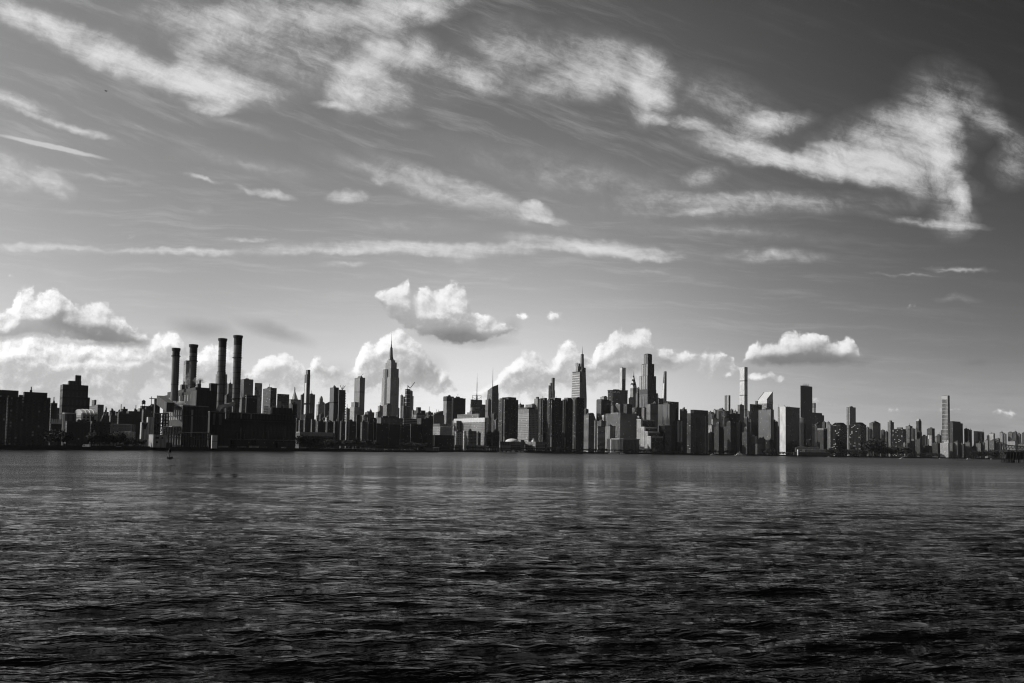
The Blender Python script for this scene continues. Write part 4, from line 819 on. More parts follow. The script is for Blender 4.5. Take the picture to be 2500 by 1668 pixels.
# ---- zone E
b = B('skyscraper', 'E', 50, 272, 640, 3300, 'glass_dark', 'dark broad-shouldered skyscraper with a tall striped mast and four corner frames on its roof', xc=62, rt=0, tiers=[(54, 224, 575, 'glass_dark', 'upper_block')])
r = b.rect; Ze = lambda x, y, b=b: zat(*zp('E', x, y), b.ctr.y)-GZ
q = MB(); p = local(b, *zp('E', 145, 560)); sc_ = 3300/1944*.1658
for y0, y1, w0, w1 in ((575, 500, 8, 7), (500, 325, 5.5, 4.5), (325, 250, 2.6, 2.2), (250, 190, 1.2, .6)): q.cyl(p.x, p.y, w0*sc_, Ze(145, y0), Ze(145, y1), w1*sc_, n=8)
q.build('antenna_mast', 'steel', b.root)
q = MB()
for sx in (-1, 1):
    for sy in (-1, 1):
        x, y = p.x+sx*13, p.y+sy*13; q.bar((x, y, b.last), (x, y, Ze(145, 515)), 1.2); q.bar((x, y, Ze(145, 520)), (p.x, p.y, Ze(145, 520)), 1.0); q.bar((x, y, Ze(145, 545)), (p.x, p.y, b.last), 1)
q.build('mast_frame', 'steel', b.root)
q = MB(); q.box(-b.a*.3, b.a*.1, -b.b/2-.5, -b.b/2, b.last-36, b.last-32); q.build('light_band', 'steel_pale', b.root)
# crystalline tower with a slanted top
b = B('skyscraper', 'E', 290, 470, 640, 3350, 'glass_mid', 'faceted grey glass skyscraper with a slicing pointed roof and a long thin spire', xc=368, rt=0, part='lower_body')
Ze = lambda x, y, b=b: zat(*zp('E', x, y), b.ctr.y)-GZ
A_ = [(-b.a/2, -b.b/2), (b.a/2, -b.b/2), (b.a/2, b.b/2), (-b.a/2, b.b/2)]
T_ = [(-b.a*.5, -b.b*.5), (b.a*.37, -b.b*.47), (b.a*.36, b.b*.3), (-b.a*.45, b.b*.42)]
q = MB(); q.prism(A_, b.last-.3, [Ze(368, 398), Ze(447, 358), Ze(420, 395), Ze(305, 445)], T_); q.build('faceted_crown', 'glass_mid', b.root)
q = MB(); q.prism([(b.a*.2, -b.b*.45), (b.a*.5, -b.b*.45), (b.a*.5, b.b*.3), (b.a*.2, b.b*.3)], b.last-.3, Ze(460, 487), [(b.a*.2, -b.b*.45), (b.a*.49, -b.b*.45), (b.a*.49, b.b*.3), (b.a*.2, b.b*.3)]); q.build('east_shoulder', 'glass_mid', b.root)
p = local(b, *zp('E', 378, 395)); q = MB(); q.cyl(p.x, p.y, 2.0, Ze(368, 430), Ze(381, 250), 1.2, n=6); q.cyl(p.x, p.y, 1.2, Ze(381, 250), Ze(383, 100), .3, n=6); q.build('spire', 'steel_pale', b.root)
B('office_tower', 'E', 273, 360, 582, 2500, 'vert_pale', 'ribbed stone tower in front of the left foot of the faceted glass skyscraper', xc=312, rt=1)
b = B('hospital_building', 'E', -190, 286, 850, 1860, 'glass_pale', 'broad mirror-fronted building glaring with reflected light, white bulkhead along its top', xc=262, rt=0, part='mirror_front', cat='hospital')
q = MB(); q.box(-b.a/2-.4, b.a/2+.4, -b.b/2-.4, b.b/2+.4, b.last-9, b.last+1); q.build('white_band', 'white', b.root)
q = MB(); q.box(-b.a*.42, b.a*.33, -b.b*.3, b.b*.4, b.last+1, b.last+11)
q.build('roof_storey', 'conc_grid', b.root)
for i, x in enumerate((.02, .07, .12, .22, .27, .32)): q = MB(); q.box(b.a*(x-.05), b.a*(x-.02), -b.b*.3-.3, -b.b*.3, b.last+5, b.last+11); q.build('roof_panel', 'white', b.root)
B('office_building', 'E', 0, 165, 765, 2100, 'lime', 'pale stepped building with a large round tank, below the broad-shouldered skyscraper', xc=40, rt=0, tiers=[(38, 128, 758, 'lime', 'upper_block')])
b = B('apartment_building', 'E', 40, 125, 745, 2050, 'brick_pale', 'small pale building topped by a bulky drum-shaped tank', rt=0)
q = MB(); p = local(b, *zp('E', 80, 745)); q.cyl(p.x, p.y, 6.2, b.last, Ze(80, 716)*0+b.last+9, n=14); q.build('drum_tank', 'steel_pale', b.root)
B('office_building', 'E', 285, 362, 846, 2150, 'glass_dark', 'black block between the mirror-fronted building and the ribbed stone tower', rt=1)
B('apartment_building', 'E', 358, 448, 790, 2200, 'brick_dark', 'dark mid-rise at the foot of the faceted skyscraper', rt=2)
B('apartment_building', 'E', 388, 480, 880, 2050, 'conc_grid', 'grey gridded low building left of the first black notched riverside tower', rt=2)
b = B('laboratory_building', 'E', 286, 392, 1066, 1890, 'band_dark', 'grey building with broad dark window bands beside the long pier shed', xc=355, rt=0)
B('laboratory_building', 'E', 385, 478, 1050, 1900, 'brick_dark', 'dark narrow block with small pale domed vents, left of the first black notched riverside tower', rt=2)
B('laboratory_building', 'E', 200, 284, 1068, 1880, 'conc_grid', 'pale patched low building in front of the mirror-fronted hospital', xc=205, rt=1)
B('laboratory_building', 'E', 140, 205, 1070, 1850, 'brick_dark', 'dark cube left of the pale patched low building', rt=1)
# riverside black towers with notches
def notched(x0, x1, y, top, xc, d, label, zone='E', lines=()):
    b = B('apartment_tower', zone, x0, x1, y, d, 'tower_brick', label, xc=xc, rt=0, group='black notched riverside towers', part='corner_block')
    W = b.a; h = b.last
    # projecting bays, taller than the corners
    q = MB(); q.box(-W*.28, W*.30, -b.b/2-2.2, b.b/2-2, 0, h+7); q.build('middle_bay', 'tower_brick', b.root)
    q = MB(); q.box(-b.a/2-2.2, b.a/2-3, -b.b*.22, b.b*.25, 0, h+4); q.build('side_bay', 'tower_brick', b.root)
    q = MB(); q.box(-W*.2, W*.18, -b.b*.3, b.b*.3, h+7, zat(*zp(zone, (x0+x1)/2, top), b.ctr.y)-GZ); q.build('rooftop_block', 'brick_dark', b.root)
    q = MB(); q.box(-b.a/2-.35, -b.a/2+2.4, -b.b/2-.35, -b.b/2+2.4, 0, h*.28); q.build('corner_pier', 'concrete', b.root)
    return b
notched(466, 756, 578, 548, 560, 2010, 'first black notched riverside tower from the left, beside the faceted glass skyscraper')
notched(1060, 1185, 590, 566, 1120, 2060, 'half-hidden black notched riverside tower right of the grey concrete grid slab')
notched(1180, 1412, 588, 553, 1250, 2010, 'black notched riverside tower in front of the slim stepped far cluster')
notched(1402, 1572, 598, 570, 1450, 2050, 'black notched riverside tower left of the flat-topped black one')
b = B('apartment_tower', 'F', 98, 242, 690, 1990, 'tower_brick', 'flat-topped black riverside tower below the white-sided tapering skyscraper', xc=140, rt=0, group='black notched riverside towers')
q = MB(); q.box(-b.a/2-1.5, -b.a/2+4, -b.b*.3, b.b*.3, 0, b.last-3); q.build('side_bay', 'tower_brick', b.root)
B('office_building', 'E', 1408, 1560, 575, 2500, 'conc_grid', 'pale low-stepped roof showing just above the black notched riverside towers', rt=0, tiers=[(1430, 1540, 548, 'conc_grid', 'upper_block')])
b = B('hospital_building', 'E', 733, 1062, 722, 2110, 'grid_big', 'grey concrete gridded slab between black riverside towers, left side paler', xc=912, rt=0, cat='hospital')
q = MB(); q.box(-b.a/2-.5, b.a/2+.5, -b.b/2-.5, b.b/2+.5, b.last-9, b.last+1); q.build('top_band', 'concrete', b.root)
for t in (.08, .2): q = MB(); q.box(-b.a/2+b.a*t, b.a*.3, -b.b*.3, b.b*.4, b.last+1, b.last+4+t*12); q.build('roof_plant', 'concrete_dark', b.root)
B('office_tower', 'E', 752, 842, 652, 2600, 'band_dark', 'striped grey roof end just above the concrete gridded slab, left part', rt=0, k=.7)
B('office_tower', 'E', 862, 1052, 652, 2700, 'vert_pale', 'grey ribbed slab behind the concrete gridded slab', xc=962, rt=0)
b = B('apartment_tower', 'E', 990, 1086, 562, 2700, 'lime', 'pale stone tower top with a small square hut, left of the black riverside towers', xc=1040, rt=0, tiers=[(1014, 1062, 537, 'brick_dark', 'rooftop_block')])
# slim stepped far cluster
b = B('skyscraper', 'E', 1243, 1294, 256, 4300, 'vert_pale', 'very slim far tower, tallest of the stepped cluster above the black riverside towers', xc=1260, rt=0)
for x0, x1, y in ((1219, 1252, 330), (1199, 1228, 368), (1208, 1254, 456)):
    r = span(b, x0, x1, y, k=1); q = MB(); q.box(r[0], r[1], r[2], r[3], 0, r[4]); q.build('step_block', 'vert_pale' if y < 450 else 'glass_mid', b.root)
q = MB(); r = span(b, 1243, 1298, 440, k=1); q.box(r[0], r[1], r[2], r[3], 0, r[4]); q.build('base_block', 'vert_pale', b.root)
# low school building with a white dome
b = B('school_building', 'E', 478, 850, 1196, 1945, 'concrete', 'low riverside building with a gleaming white dome on its roof and pale wall panels', k=.5, rt=0, cat='school', part='walls', th=R(8))
b2 = b; zt = b.last
for i in range(5): q = MB(); x = -b.a/2 + b.a*(.04+.072*i); q.box(x, x+b.a*.066, -b.b/2-.5, -b.b/2+.1, zt*.12, zt*.58); q.build('wall_panel', 'steel_pale', b.root)
for j in range(3): q = MB(); q.box(-b.a/2+b.a*.42, b.a/2-1, -b.b/2-.5, -b.b/2+.1, zt*(.14+.19*j), zt*(.23+.19*j)); q.build('window_band', 'glass_plain', b.root)
q = MB(); q.box(-b.a/2-1.4, b.a/2+1.4, -b.b/2-1.4, b.b/2+1.4, zt-7, zt); q.build('overhanging_storey', 'concrete', b.root)
r = span(b, 553, 776, 1190, k=.9); c0, c1, R0 = (r[0]+r[1])/2, (r[2]+r[3])/2, (r[1]-r[0])/2; hz = zat(*zp('E', 660, 1151), b.ctr.y)-GZ-zt
q = MB()
for i in range(8):
    a0, a1 = i/8*math.pi/2, (i+1)/8*math.pi/2; q.cyl(c0, c1, R0*math.cos(a0), zt+hz*math.sin(a0), zt+hz*math.sin(a1), max(R0*math.cos(a1), .1), n=32, cap=False)
q.build('dome', 'dome_white', b.root, smooth=True)
r = span(b, 778, 838, 1172, k=1); q = MB(); q.box(r[0], r[1], -b.b/2-2.5, -b.b/2+14, 0, r[4]); q.build('stair_tower', 'concrete', b.root)
b = B('school_building', 'E', 845, 1152, 1202, 1950, 'band_pale', 'low banded riverside building right of the white-domed one, with a rounded vent on top', xc=1012, rt=0, cat='school')
q = MB(); q.box(-b.a/2-1.2, b.a/2+1.2, -b.b/2-1.2, b.b/2+1.2, b.last-5, b.last+.5); q.build('overhanging_storey', 'concrete', b.root)
q = MB(); q.cyl(-b.a*.1, 0, 7, b.last, b.last+5, 5, n=12); q.cyl(b.a*.2, 0, 8, b.last, b.last+3, 4, n=12); q.cyl(-b.a*.1, 0, 3, b.last+5, b.last+9, 3, n=12); q.build('roof_vent', 'steel_pale', b.root)
b = B('pier_shed', 'E', -185, 284, 1250, 1745, 'concrete', 'long windowless grey shed standing right on the water', k=.25, rt=0, cat='shed', part='walls', th=R(6), base=1.0)
q = MB(); q.box(-b.a/2-.6, b.a/2+.6, -b.b/2-.6, b.b/2+.6, b.last, b.last+.6); q.build('roof', 'steel_pale', b.root)
b = B('ferry_terminal', 'E', 286, 470, 1262, 1850, 'band_dark', 'low dark waterfront building with pale round legs right of the long grey shed', rt=0, k=.3, cat='low building')
for i in range(6): q = MB(); q.cyl(-b.a/2+b.a*(.1+.16*i), -b.b/2-1, 1.1, -2, 7, n=8); q.build('pile', 'steel_pale', b.root)
# ---- zone F
v = B('skyscraper', 'F', 78, 275, 690, 3450, 'glass_pale', 'tapering skyscraper with a bright white left side, slatted shaft and a needle on top', xc=186, rt=0, part='lower_shaft')
Zf = lambda x, y, b=v: zat(*zp('F', x, y), b.ctr.y)-GZ
def rectof(b, x0, x1, y, k=1, zone='F'): return span(b, x0, x1, y, k=k, zone=zone)
def quad(r): return [(r[0], r[2]), (r[1], r[2]), (r[1], r[3]), (r[0], r[3])]
r0 = (-v.a/2, v.a/2, -v.b/2, v.b/2); r1 = rectof(v, 94, 262, 356, v.k)
q = MB(); q.prism(quad(r0), v.last-.2, r1[4], quad(r1)); q.build('middle_shaft', 'glass_pale', v.root)
r2 = rectof(v, 188, 262, 300, 1); q = MB(); q.prism(quad((r1[0]+(r1[1]-r1[0])*.3, r1[1], r1[2], r1[3])), r1[4]-.2, r2[4], quad(r2)); q.build('right_shoulder', 'glass_mid', v.root)
r3 = rectof(v, 198, 236, 126, 1); r3b = rectof(v, 192, 240, 300, 1); q = MB(); q.prism(quad(r3b), r2[4]-.2, r3[4], quad(r3)); q.build('top_block', 'glass_mid', v.root)
c0, c1 = (r3[0]+r3[1])/2, (r3[2]+r3[3])/2; q = MB(); q.cyl(c0, c1, 2.0, r3[4], Zf(221, 70), 1.0, n=6); q.cyl(c0, c1, 1.0, Zf(221, 70), Zf(221, 20), .25, n=6); q.build('needle', 'steel_pale', v.root)
r4 = rectof(v, 135, 192, 285, 1); q = MB(); q.prism(quad(r4), r1[4]-.2, r4[4]); q.build('left_shoulder', 'glass_pale', v.root)
q = MB(); r5 = rectof(v, 135, 160, 243, 1)
for x in (r5[0], r5[1]):
    for y in (r5[2], r5[3]): q.bar((x, y, r4[4]), (x, y, r5[4]), 1.4)
for i in range(5): z = r4[4]+(r5[4]-r4[4])*i/4; q.bar((r5[0], r5[2], z), (r5[1], r5[2], z), 1.2)
q.build('scaffold', 'steel', v.root)
q = MB(); r6 = rectof(v, 168, 190, 248, 1); q.box(*r6[:4], r4[4]-.2, r6[4]); q.build('hoist_house', 'soot', v.root)
q = MB(); q.box(r1[0]-1.5, r1[0]+(r1[1]-r1[0])*.5, r1[2]-1.5, r1[3], r1[4], r1[4]+2.5); q.build('working_deck', 'soot', v.root)
q = MB(); [q.box(-v.a/2+v.a*(.5*i/38.)*0-.6-0, v.a*.0-.0, 0, .1, 0, .1) for i in range(0)]
q.prism([(-v.a/2+2, -v.b/2-1.2), (-v.a/2+9, -v.b/2-1.2), (-v.a/2+9, -v.b/2+2), (-v.a/2+2, -v.b/2+2)], 40, r1[4]-6, [(r1[0]+3, r1[2]-1.2), (r1[0]+9, r1[2]-1.2), (r1[0]+9, r1[2]+2), (r1[0]+3, r1[2]+2)]); q.build('corner_seam', 'black', v.root)
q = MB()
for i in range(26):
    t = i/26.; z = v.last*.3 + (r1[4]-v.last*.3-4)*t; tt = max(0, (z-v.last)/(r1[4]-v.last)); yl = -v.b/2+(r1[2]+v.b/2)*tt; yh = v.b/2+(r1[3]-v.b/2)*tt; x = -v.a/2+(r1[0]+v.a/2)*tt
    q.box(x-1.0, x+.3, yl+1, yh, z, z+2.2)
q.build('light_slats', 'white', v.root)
b = B('office_tower', 'F', 238, 296, 832, 2700, 'band_dark', 'striped grey lower tower at the right foot of the tapering skyscraper', rt=0)
b = B('office_building', 'F', 256, 392, 958, 2600, 'conc_grid', 'pale building with a dark chamfered roof in the gap right of the tapering skyscraper', rt=0)
q = MB(); r = rectof(b, 285, 360, 878); q.prism([(-b.a/2, -b.b/2), (b.a/2, -b.b/2), (b.a/2, b.b/2), (-b.a/2, b.b/2)], b.last-.3, r[4], quad(r)); q.build('chamfered_roof', 'brick_mid', b.root)
B('apartment_building', 'F', 238, 372, 900, 2190, 'balcony', 'balcony-striped riverside apartment block with a bright corner, right of the black riverside towers', xc=298, rt=2)
B('office_building', 'F', 368, 402, 978, 2350, 'brick_pale', 'narrow pale block between the balcony-striped and the dark banded buildings', rt=1)
B('office_tower', 'F', 398, 582, 712, 2600, 'black', 'broad black tower with clipped roof corners left of the wide horizontal-striped skyscraper', xc=460, rt=0, tiers=[(404, 560, 704, 'black', 'rooftop_block')])
B('office_tower', 'F', 447, 540, 672, 3000, 'lime', 'pale roof cluster behind the broad black tower, left of the wide striped skyscraper', rt=0, tiers=[(470, 530, 662, 'lime', 'upper_block')])
b = B('office_tower', 'F', 537, 804, 590, 3300, 'band_dark', 'wide horizontal-striped skyscraper with clipped ends and bright letters near its top', xc=None, k=.35, rt=0, poly=[(-.5, -.12), (-.3, -.5), (.3, -.5), (.5, -.12), (.5, .12), (.3, .5), (-.3, .5), (-.5, .12)], th=R(4))
q = MB(); q.prism([(x*b.a*1.01, y*b.b*1.03) for x, y in [(-.5, -.12), (-.3, -.5), (.3, -.5), (.5, -.12), (.5, .12), (.3, .5), (-.3, .5), (-.5, .12)]], b.last-13, b.last-2); q.prism([(x*b.a*1.02, y*b.b*1.04) for x, y in [(-.5, -.12), (-.3, -.5), (.3, -.5), (.5, -.12), (.5, .12), (.3, .5), (-.3, .5), (-.5, .12)]], b.last-2, b.last); q.build('crown_band', 'glass_dark', b.root)
def letters(txt, size, mat, parent, loc, rot, name='sign_lettering', align='CENTER', ext=.15):
    cu = bpy.data.curves.new('txt', 'FONT'); cu.body = txt; cu.size = size; cu.extrude = ext; cu.align_x = align; cu.space_character = 1.1
    o = bpy.data.objects.new('tmp', cu); COL.objects.link(o); bpy.context.view_layer.update()
    me = bpy.data.meshes.new_from_object(o.evaluated_get(bpy.context.evaluated_depsgraph_get())); bpy.data.objects.remove(o)
    me.materials.clear(); me.materials.append(M(mat)); k = bpy.data.objects.new(name, me); COL.objects.link(k); k.parent = parent; k.location = loc; k.rotation_euler = rot; return k
letters('MetLife', 12.5, 'white', b.root, (-b.a*.17, -b.b/2*1.03-.8, b.last-11.8), (R(90), 0, 0), ext=.4)
b = B('skyscraper', 'F', 695, 772, 300, 4500, 'marble', 'far pale slim slab tower with a darker right half, behind the wide striped skyscraper', xc=726, rt=0, tiers=[(704, 730, 293, 'steel', 'roof_hut')])
q = MB(); q.box(-b.a*.38, b.a*.36, -b.b/2-.8, -b.b/2, 0, b.last-70); q.build('glass_recess', 'glass_dark', b.root)
# tower with the sunburst crown
ch = B('skyscraper', 'F', 826, 920, 640, 3100, 'lime', 'pointed skyscraper with an arched crown and needle, left of the dark stepped tower', xc=866, rt=0, part='lower_shaft')
Zc = lambda x, y: zat(*zp('F', x, y), ch.ctr.y)-GZ
r = rectof(ch, 830, 914, 560, ch.k); q = MB(); q.box(*r[:4], ch.last-.3, r[4]); q.build('upper_shaft', 'vert_pale', ch.root)
prof = [(560, 84), (530, 72), (505, 60), (480, 44), (455, 30), (430, 19), (410, 10)]
c0, c1 = (r[0]+r[1])/2, (r[2]+r[3])/2; W0_ = (r[1]-r[0]); prevr = r; zprev = r[4]
for i, (y, w) in enumerate(prof[1:]):
    f = w/84; rr = (c0-W0_*f/2, c0+W0_*f/2, c1-(r[3]-r[2])*f/2, c1+(r[3]-r[2])*f/2); z = Zc(872, y)
    q = MB(); q.prism(quad(prevr), zprev-.1, z, quad(rr)); q.build('crown_arch', 'steel' if i % 2 else 'steel_pale', ch.root)
    # arched gables standing on the four faces
    q = MB()
    for sx, sy in ((0, -1), (-1, 0)):
        hw = (prevr[1]-prevr[0])*.5; n = 6; pts = [(math.cos(math.pi*j/n)*hw*.86, math.sin(math.pi*j/n)*(z-zprev)*1.25) for j in range(n+1)]
        if sx == 0: F_ = [(c0+p_[0], prevr[2]-.6, zprev+p_[1]) for p_ in pts][::-1]
        else: F_ = [(prevr[0]-.6, c1+p_[0], zprev+p_[1]) for p_ in pts]
        q.face(F_)
        q.face([(p_[0]+(0 if sx == 0 else hw*.3), p_[1]+(hw*.3 if sx == 0 else 0), p_[2]) for p_ in F_][::-1])
        for j in range(n): a0, a1 = F_[j], F_[j+1]; o_ = (0, hw*.3) if sx == 0 else (hw*.3, 0); q.face([a0, a1, (a1[0]+o_[0], a1[1]+o_[1], a1[2]), (a0[0]+o_[0], a0[1]+o_[1], a0[2])][::-1])
    q.build('crown_gable', 'stack_dark' if i % 2 else 'stain_steel', ch.root)
    prevr, zprev = rr, z
q = MB(); q.cyl(c0, c1, 2.6, zprev-1, Zc(876, 370), .9, n=6); q.cyl(c0, c1, .9, Zc(876, 370), Zc(876, 335), .2, n=6); q.build('needle', 'stain_steel', ch.root)
q = MB(); q.box(-ch.a/2-8, -ch.a/2+2, -ch.b/2-4, ch.b/2, 0, Zc(840, 700)); q.build('wing', 'lime', ch.root)
B('apartment_building', 'F', 805, 872, 688, 2700, 'white_grid', 'bright white gridded stepped building in front of the pointed arched-crown skyscraper', xc=812, rt=0, tiers=[(818, 868, 676, 'white_grid', 'upper_block')])
B('office_tower', 'F', 916, 948, 560, 3200, 'glass_dark', 'dark narrow tower squeezed left of the dark stepped skyscraper', rt=1)
B('office_tower', 'F', 900, 946, 630, 2950, 'vert_dark', 'ribbed dark block at the left foot of the dark stepped skyscraper', rt=0)
st = B('skyscraper', 'F', 947, 1160, 402, 2750, 'curtain', 'dark stepped skyscraper with bright vertical stripes and big diamond bracing, tallest right of centre', xc=1052, rt=0, part='lower_shaft')
tier(st, 975, 1136, 248, 'curtain', 'middle_shaft'); rm = st.rect; tier(st, 1003, 1108, 127, 'curtain', 'upper_shaft'); rt__ = st.rect
tier(st, 1016, 1092, 122, 'soot', 'roof_plant')
hL = st.rect
q = MB()
z1 = rectof(st, 975, 1136, 402)[4]; zb = rectof(st, 947, 1160, 575, st.k)[4]; zm = rectof(st, 975, 1136, 248)[4]; ztop = rt__[4]; zs = zb*.72
def stripes(r_, z0, z1_, fr, nm='light_strip', mat='steel_pale'):
    q = MB()
    for a0, a1 in fr:
        y = r_[3] - (r_[3]-r_[2])*a0; y1 = r_[3] - (r_[3]-r_[2])*a1; q.box(r_[0]-.5, r_[0], y1, y, z0, z1_)
    q.build(nm, mat, st.root)
full = (-st.a/2, st.a/2, -st.b/2, st.b/2)
stripes(full, zb, st.last*0+z1-2, [(.05, .2), (.32, .42), (.52, .66), (.82, .9)]); stripes(rm, z1, zm-3, [(.08, .3), (.5, .6), (.8, .95)]); stripes(rt__, zm, ztop-3, [(.1, .6)], mat='steel'); stripes(full, 30, zb-25, [(.05, .25), (.5, .62)], mat='steel')
q = MB()
for r_, a0, a1 in ((full, 40, z1), (rm, z1, zm), (rt__, zm, ztop)):
    L = r_[1]-r_[0]; n = max(1, round((a1-a0)/(L*1.25)/2)) if a1-a0 > L*2 else 1; H = (a1-a0)/n
    for i in range(n):
        xa, xb, xm = r_[0]+L*.2, r_[1]-1, r_[0]+L*.6; y = r_[2]-.5; z_ = a0+H*i
        for p_, q_ in (((xm, z_), (xa, z_+H/2)), ((xm, z_), (xb, z_+H/2)), ((xa, z_+H/2), (xm, z_+H)), ((xb, z_+H/2), (xm, z_+H))): q.bar((p_[0], y, p_[1]), (q_[0], y, q_[1]), 1.8)
q.build('diamond_brace', 'soot', st.root)
q = MB(); q.box(full[0]-.7, full[1]+.7, full[2]-.7, full[3]+.7, zb-16, zb); q.build('dark_belt', 'black', st.root)
r = rectof(st, 1130, 1184, 628, k=1); q = MB(); q.box(r[0], r[1], r[2], r[3], 0, r[4]); q.build('side_wing', 'glass_mid', st.root)
# slim tapered tower
b = B('skyscraper', 'F', 1229, 1293, 690, 4200, 'glass_mid', 'slim far tower tapering like a blade, left side slanting to a narrow top', xc=1262, rt=0, part='lower_shaft')
r = rectof(b, 1258, 1294, 348, 1); q = MB(); q.prism([(-b.a/2, -b.b/2), (b.a/2, -b.b/2), (b.a/2, b.b/2), (-b.a/2, b.b/2)], b.last-.3, r[4], quad(r)); q.build('tapering_shaft', 'glass_mid', b.root)
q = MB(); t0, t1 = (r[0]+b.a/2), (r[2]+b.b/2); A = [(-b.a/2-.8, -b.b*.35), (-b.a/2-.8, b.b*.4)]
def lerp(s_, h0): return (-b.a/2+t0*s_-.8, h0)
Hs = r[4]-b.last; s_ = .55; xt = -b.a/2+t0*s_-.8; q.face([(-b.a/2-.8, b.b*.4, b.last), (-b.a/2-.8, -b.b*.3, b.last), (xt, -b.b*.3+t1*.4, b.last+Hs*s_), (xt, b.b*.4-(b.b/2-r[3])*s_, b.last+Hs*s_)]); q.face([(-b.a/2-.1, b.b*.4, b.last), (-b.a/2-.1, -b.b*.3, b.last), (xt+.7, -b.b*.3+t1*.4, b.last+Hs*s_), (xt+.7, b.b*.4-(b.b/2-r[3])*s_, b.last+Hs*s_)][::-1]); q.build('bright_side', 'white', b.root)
B('office_building', 'F', 1148, 1258, 697, 2800, 'glass_dark', 'charcoal block between the dark stepped skyscraper and the blade-like tower', rt=0)
B('office_tower', 'F', 1276, 1448, 730, 2700, 'glass_dark', 'wide dark flat-roofed tower right below the blade-like tower', xc=1290, rt=2)
B('office_building', 'F', 1120, 1180, 745, 2700, 'brick_mid', 'small grey roof block at the right foot of the dark stepped skyscraper', rt=1)
B('apartment_building', 'F', 640, 745, 765, 2600, 'brick_mid', 'grey stepped building with bright patches on its roof below the lettered skyscraper', xc=700, rt=0, tiers=[(650, 690, 757, 'white', 'upper_block')])
B('office_building', 'F', 582, 645, 792, 2550, 'brick_mid', 'plain grey block at the left foot of the lettered skyscraper', rt=1)
B('office_building', 'F', 720, 858, 768, 2640, 'brick_dark', 'dark stepped building below the lettered skyscraper, right part', rt=0, tiers=[(740, 832, 762, 'brick_dark', 'upper_block')])
B('office_building', 'F', 852, 976, 812, 2550, 'glass_dark', 'dark low block at the foot of the arched-crown skyscraper', rt=1)
b = B('office_building', 'F', 514, 912, 886, 2370, 'mirror', 'very broad smoked-glass office block, left half lighter, in the middle of the right waterfront', xc=702, rt=0)
q = MB(); q.box(-b.a*.45, b.a*.05, -b.b*.3, b.b*.2, b.last, b.last+2.4); q.build('white_roof_deck', 'white', b.root)
b = B('office_building', 'F', 470, 518, 914, 2480, 'grid_big', 'pale framed block with a white outline left of the broad smoked-glass block', rt=0)
q = MB(); q.box(-b.a/2-.5, b.a/2+.5, -b.b/2-.5, b.b/2+.5, b.last-3, b.last+1); q.build('roof_frame', 'white', b.root)
B('office_building', 'F', 402, 520, 985, 2320, 'brick_mid', 'grey block with a flat top behind the dark banded building', rt=2)
B('office_building', 'F', 410, 512, 1048, 2260, 'band_pale', 'riverside building of heavy alternating pale and dark bands', xc=418, rt=0)
B('office_building', 'F', 508, 640, 1050, 2280, 'concrete', 'blank pale concrete block with one round opening, left of the broad smoked-glass block', xc=572, rt=0)
b = B('power_substation', 'F', 590, 948, 1218, 2210, 'vert_dark', 'low wide block with a bright roof edge and tall dark ribs at the river', xc=742, rt=0, cat='low building')
q = MB(); q.box(-b.a/2-.8, b.a/2+.8, -b.b/2-.8, b.b/2+.8, b.last, b.last+2.6); q.build('roof_edge', 'steel_pale', b.root)
B('wall_panel_house', 'F', 535, 593, 1210, 2190, 'white', 'small plain white box building left of the low ribbed block at the river', rt=0, cat='low building', xc=586)
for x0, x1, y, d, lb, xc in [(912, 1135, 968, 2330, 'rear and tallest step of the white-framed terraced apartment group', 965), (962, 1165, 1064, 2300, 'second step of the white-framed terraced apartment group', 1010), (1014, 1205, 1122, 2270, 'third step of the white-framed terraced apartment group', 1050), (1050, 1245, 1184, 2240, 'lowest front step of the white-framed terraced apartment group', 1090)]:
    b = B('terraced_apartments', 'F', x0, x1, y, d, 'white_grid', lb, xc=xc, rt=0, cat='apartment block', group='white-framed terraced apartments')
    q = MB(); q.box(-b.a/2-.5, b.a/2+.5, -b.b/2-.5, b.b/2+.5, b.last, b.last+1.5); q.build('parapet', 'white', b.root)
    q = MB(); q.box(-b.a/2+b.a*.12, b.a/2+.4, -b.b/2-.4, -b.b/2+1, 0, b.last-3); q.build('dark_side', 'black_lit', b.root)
B('apartment_building', 'F', 916, 955, 920, 2400, 'white', 'small bright blank wall above the white-framed terraced apartments', rt=0)
B('apartment_building', 'F', 972, 1042, 818, 2600, 'conc_grid', 'speckled grey narrow block below the dark stepped skyscraper, left part', rt=2)
B('apartment_tower', 'F', 1036, 1210, 768, 2500, 'vert_pale', 'grey apartment tower with pale upright ribs below the dark stepped skyscraper', xc=1085, rt=1)
B('apartment_tower', 'F', 1184, 1404, 768, 2420, 'vert_dark', 'massive dark tower with a lighter slanting right edge, right of the pale-ribbed one', xc=1330, rt=2)
B('office_building', 'F', 1194, 1345, 1042, 2340, 'glass_dark', 'lower black block in front of the massive dark tower', rt=0)
B('office_building', 'F', 1320, 1400, 788, 2550, 'band_dark', 'striped dark top peeping out right of the massive dark tower', rt=0)
B('office_tower', 'F', 1462, 1552, 834, 2700, 'brick_dark', 'charcoal box tower under open sky right of the wide dark flat-roofed one', rt=1)
B('apartment_building', 'F', 1390, 1502, 976, 2450, 'brick_dark', 'dark apartment house behind two bright white columns', rt=1)
b = B('apartment_building', 'F', 1434, 1498, 980, 2425, 'vert_dark', 'narrow building with two bright white upright columns on its front', xc=1436, rt=0)
for t in (0, .62): q = MB(); q.box(-b.a/2+b.a*t, -b.a/2+b.a*(t+.3), -b.b/2-.5, -b.b/2+1, b.last*.35, b.last); q.build('white_column', 'white', b.root)
b = B('office_building', 'G', 86, 162, 1262, 2420, 'glass_dark', 'small dark riverside block with three rows of bright blinds', rt=0)
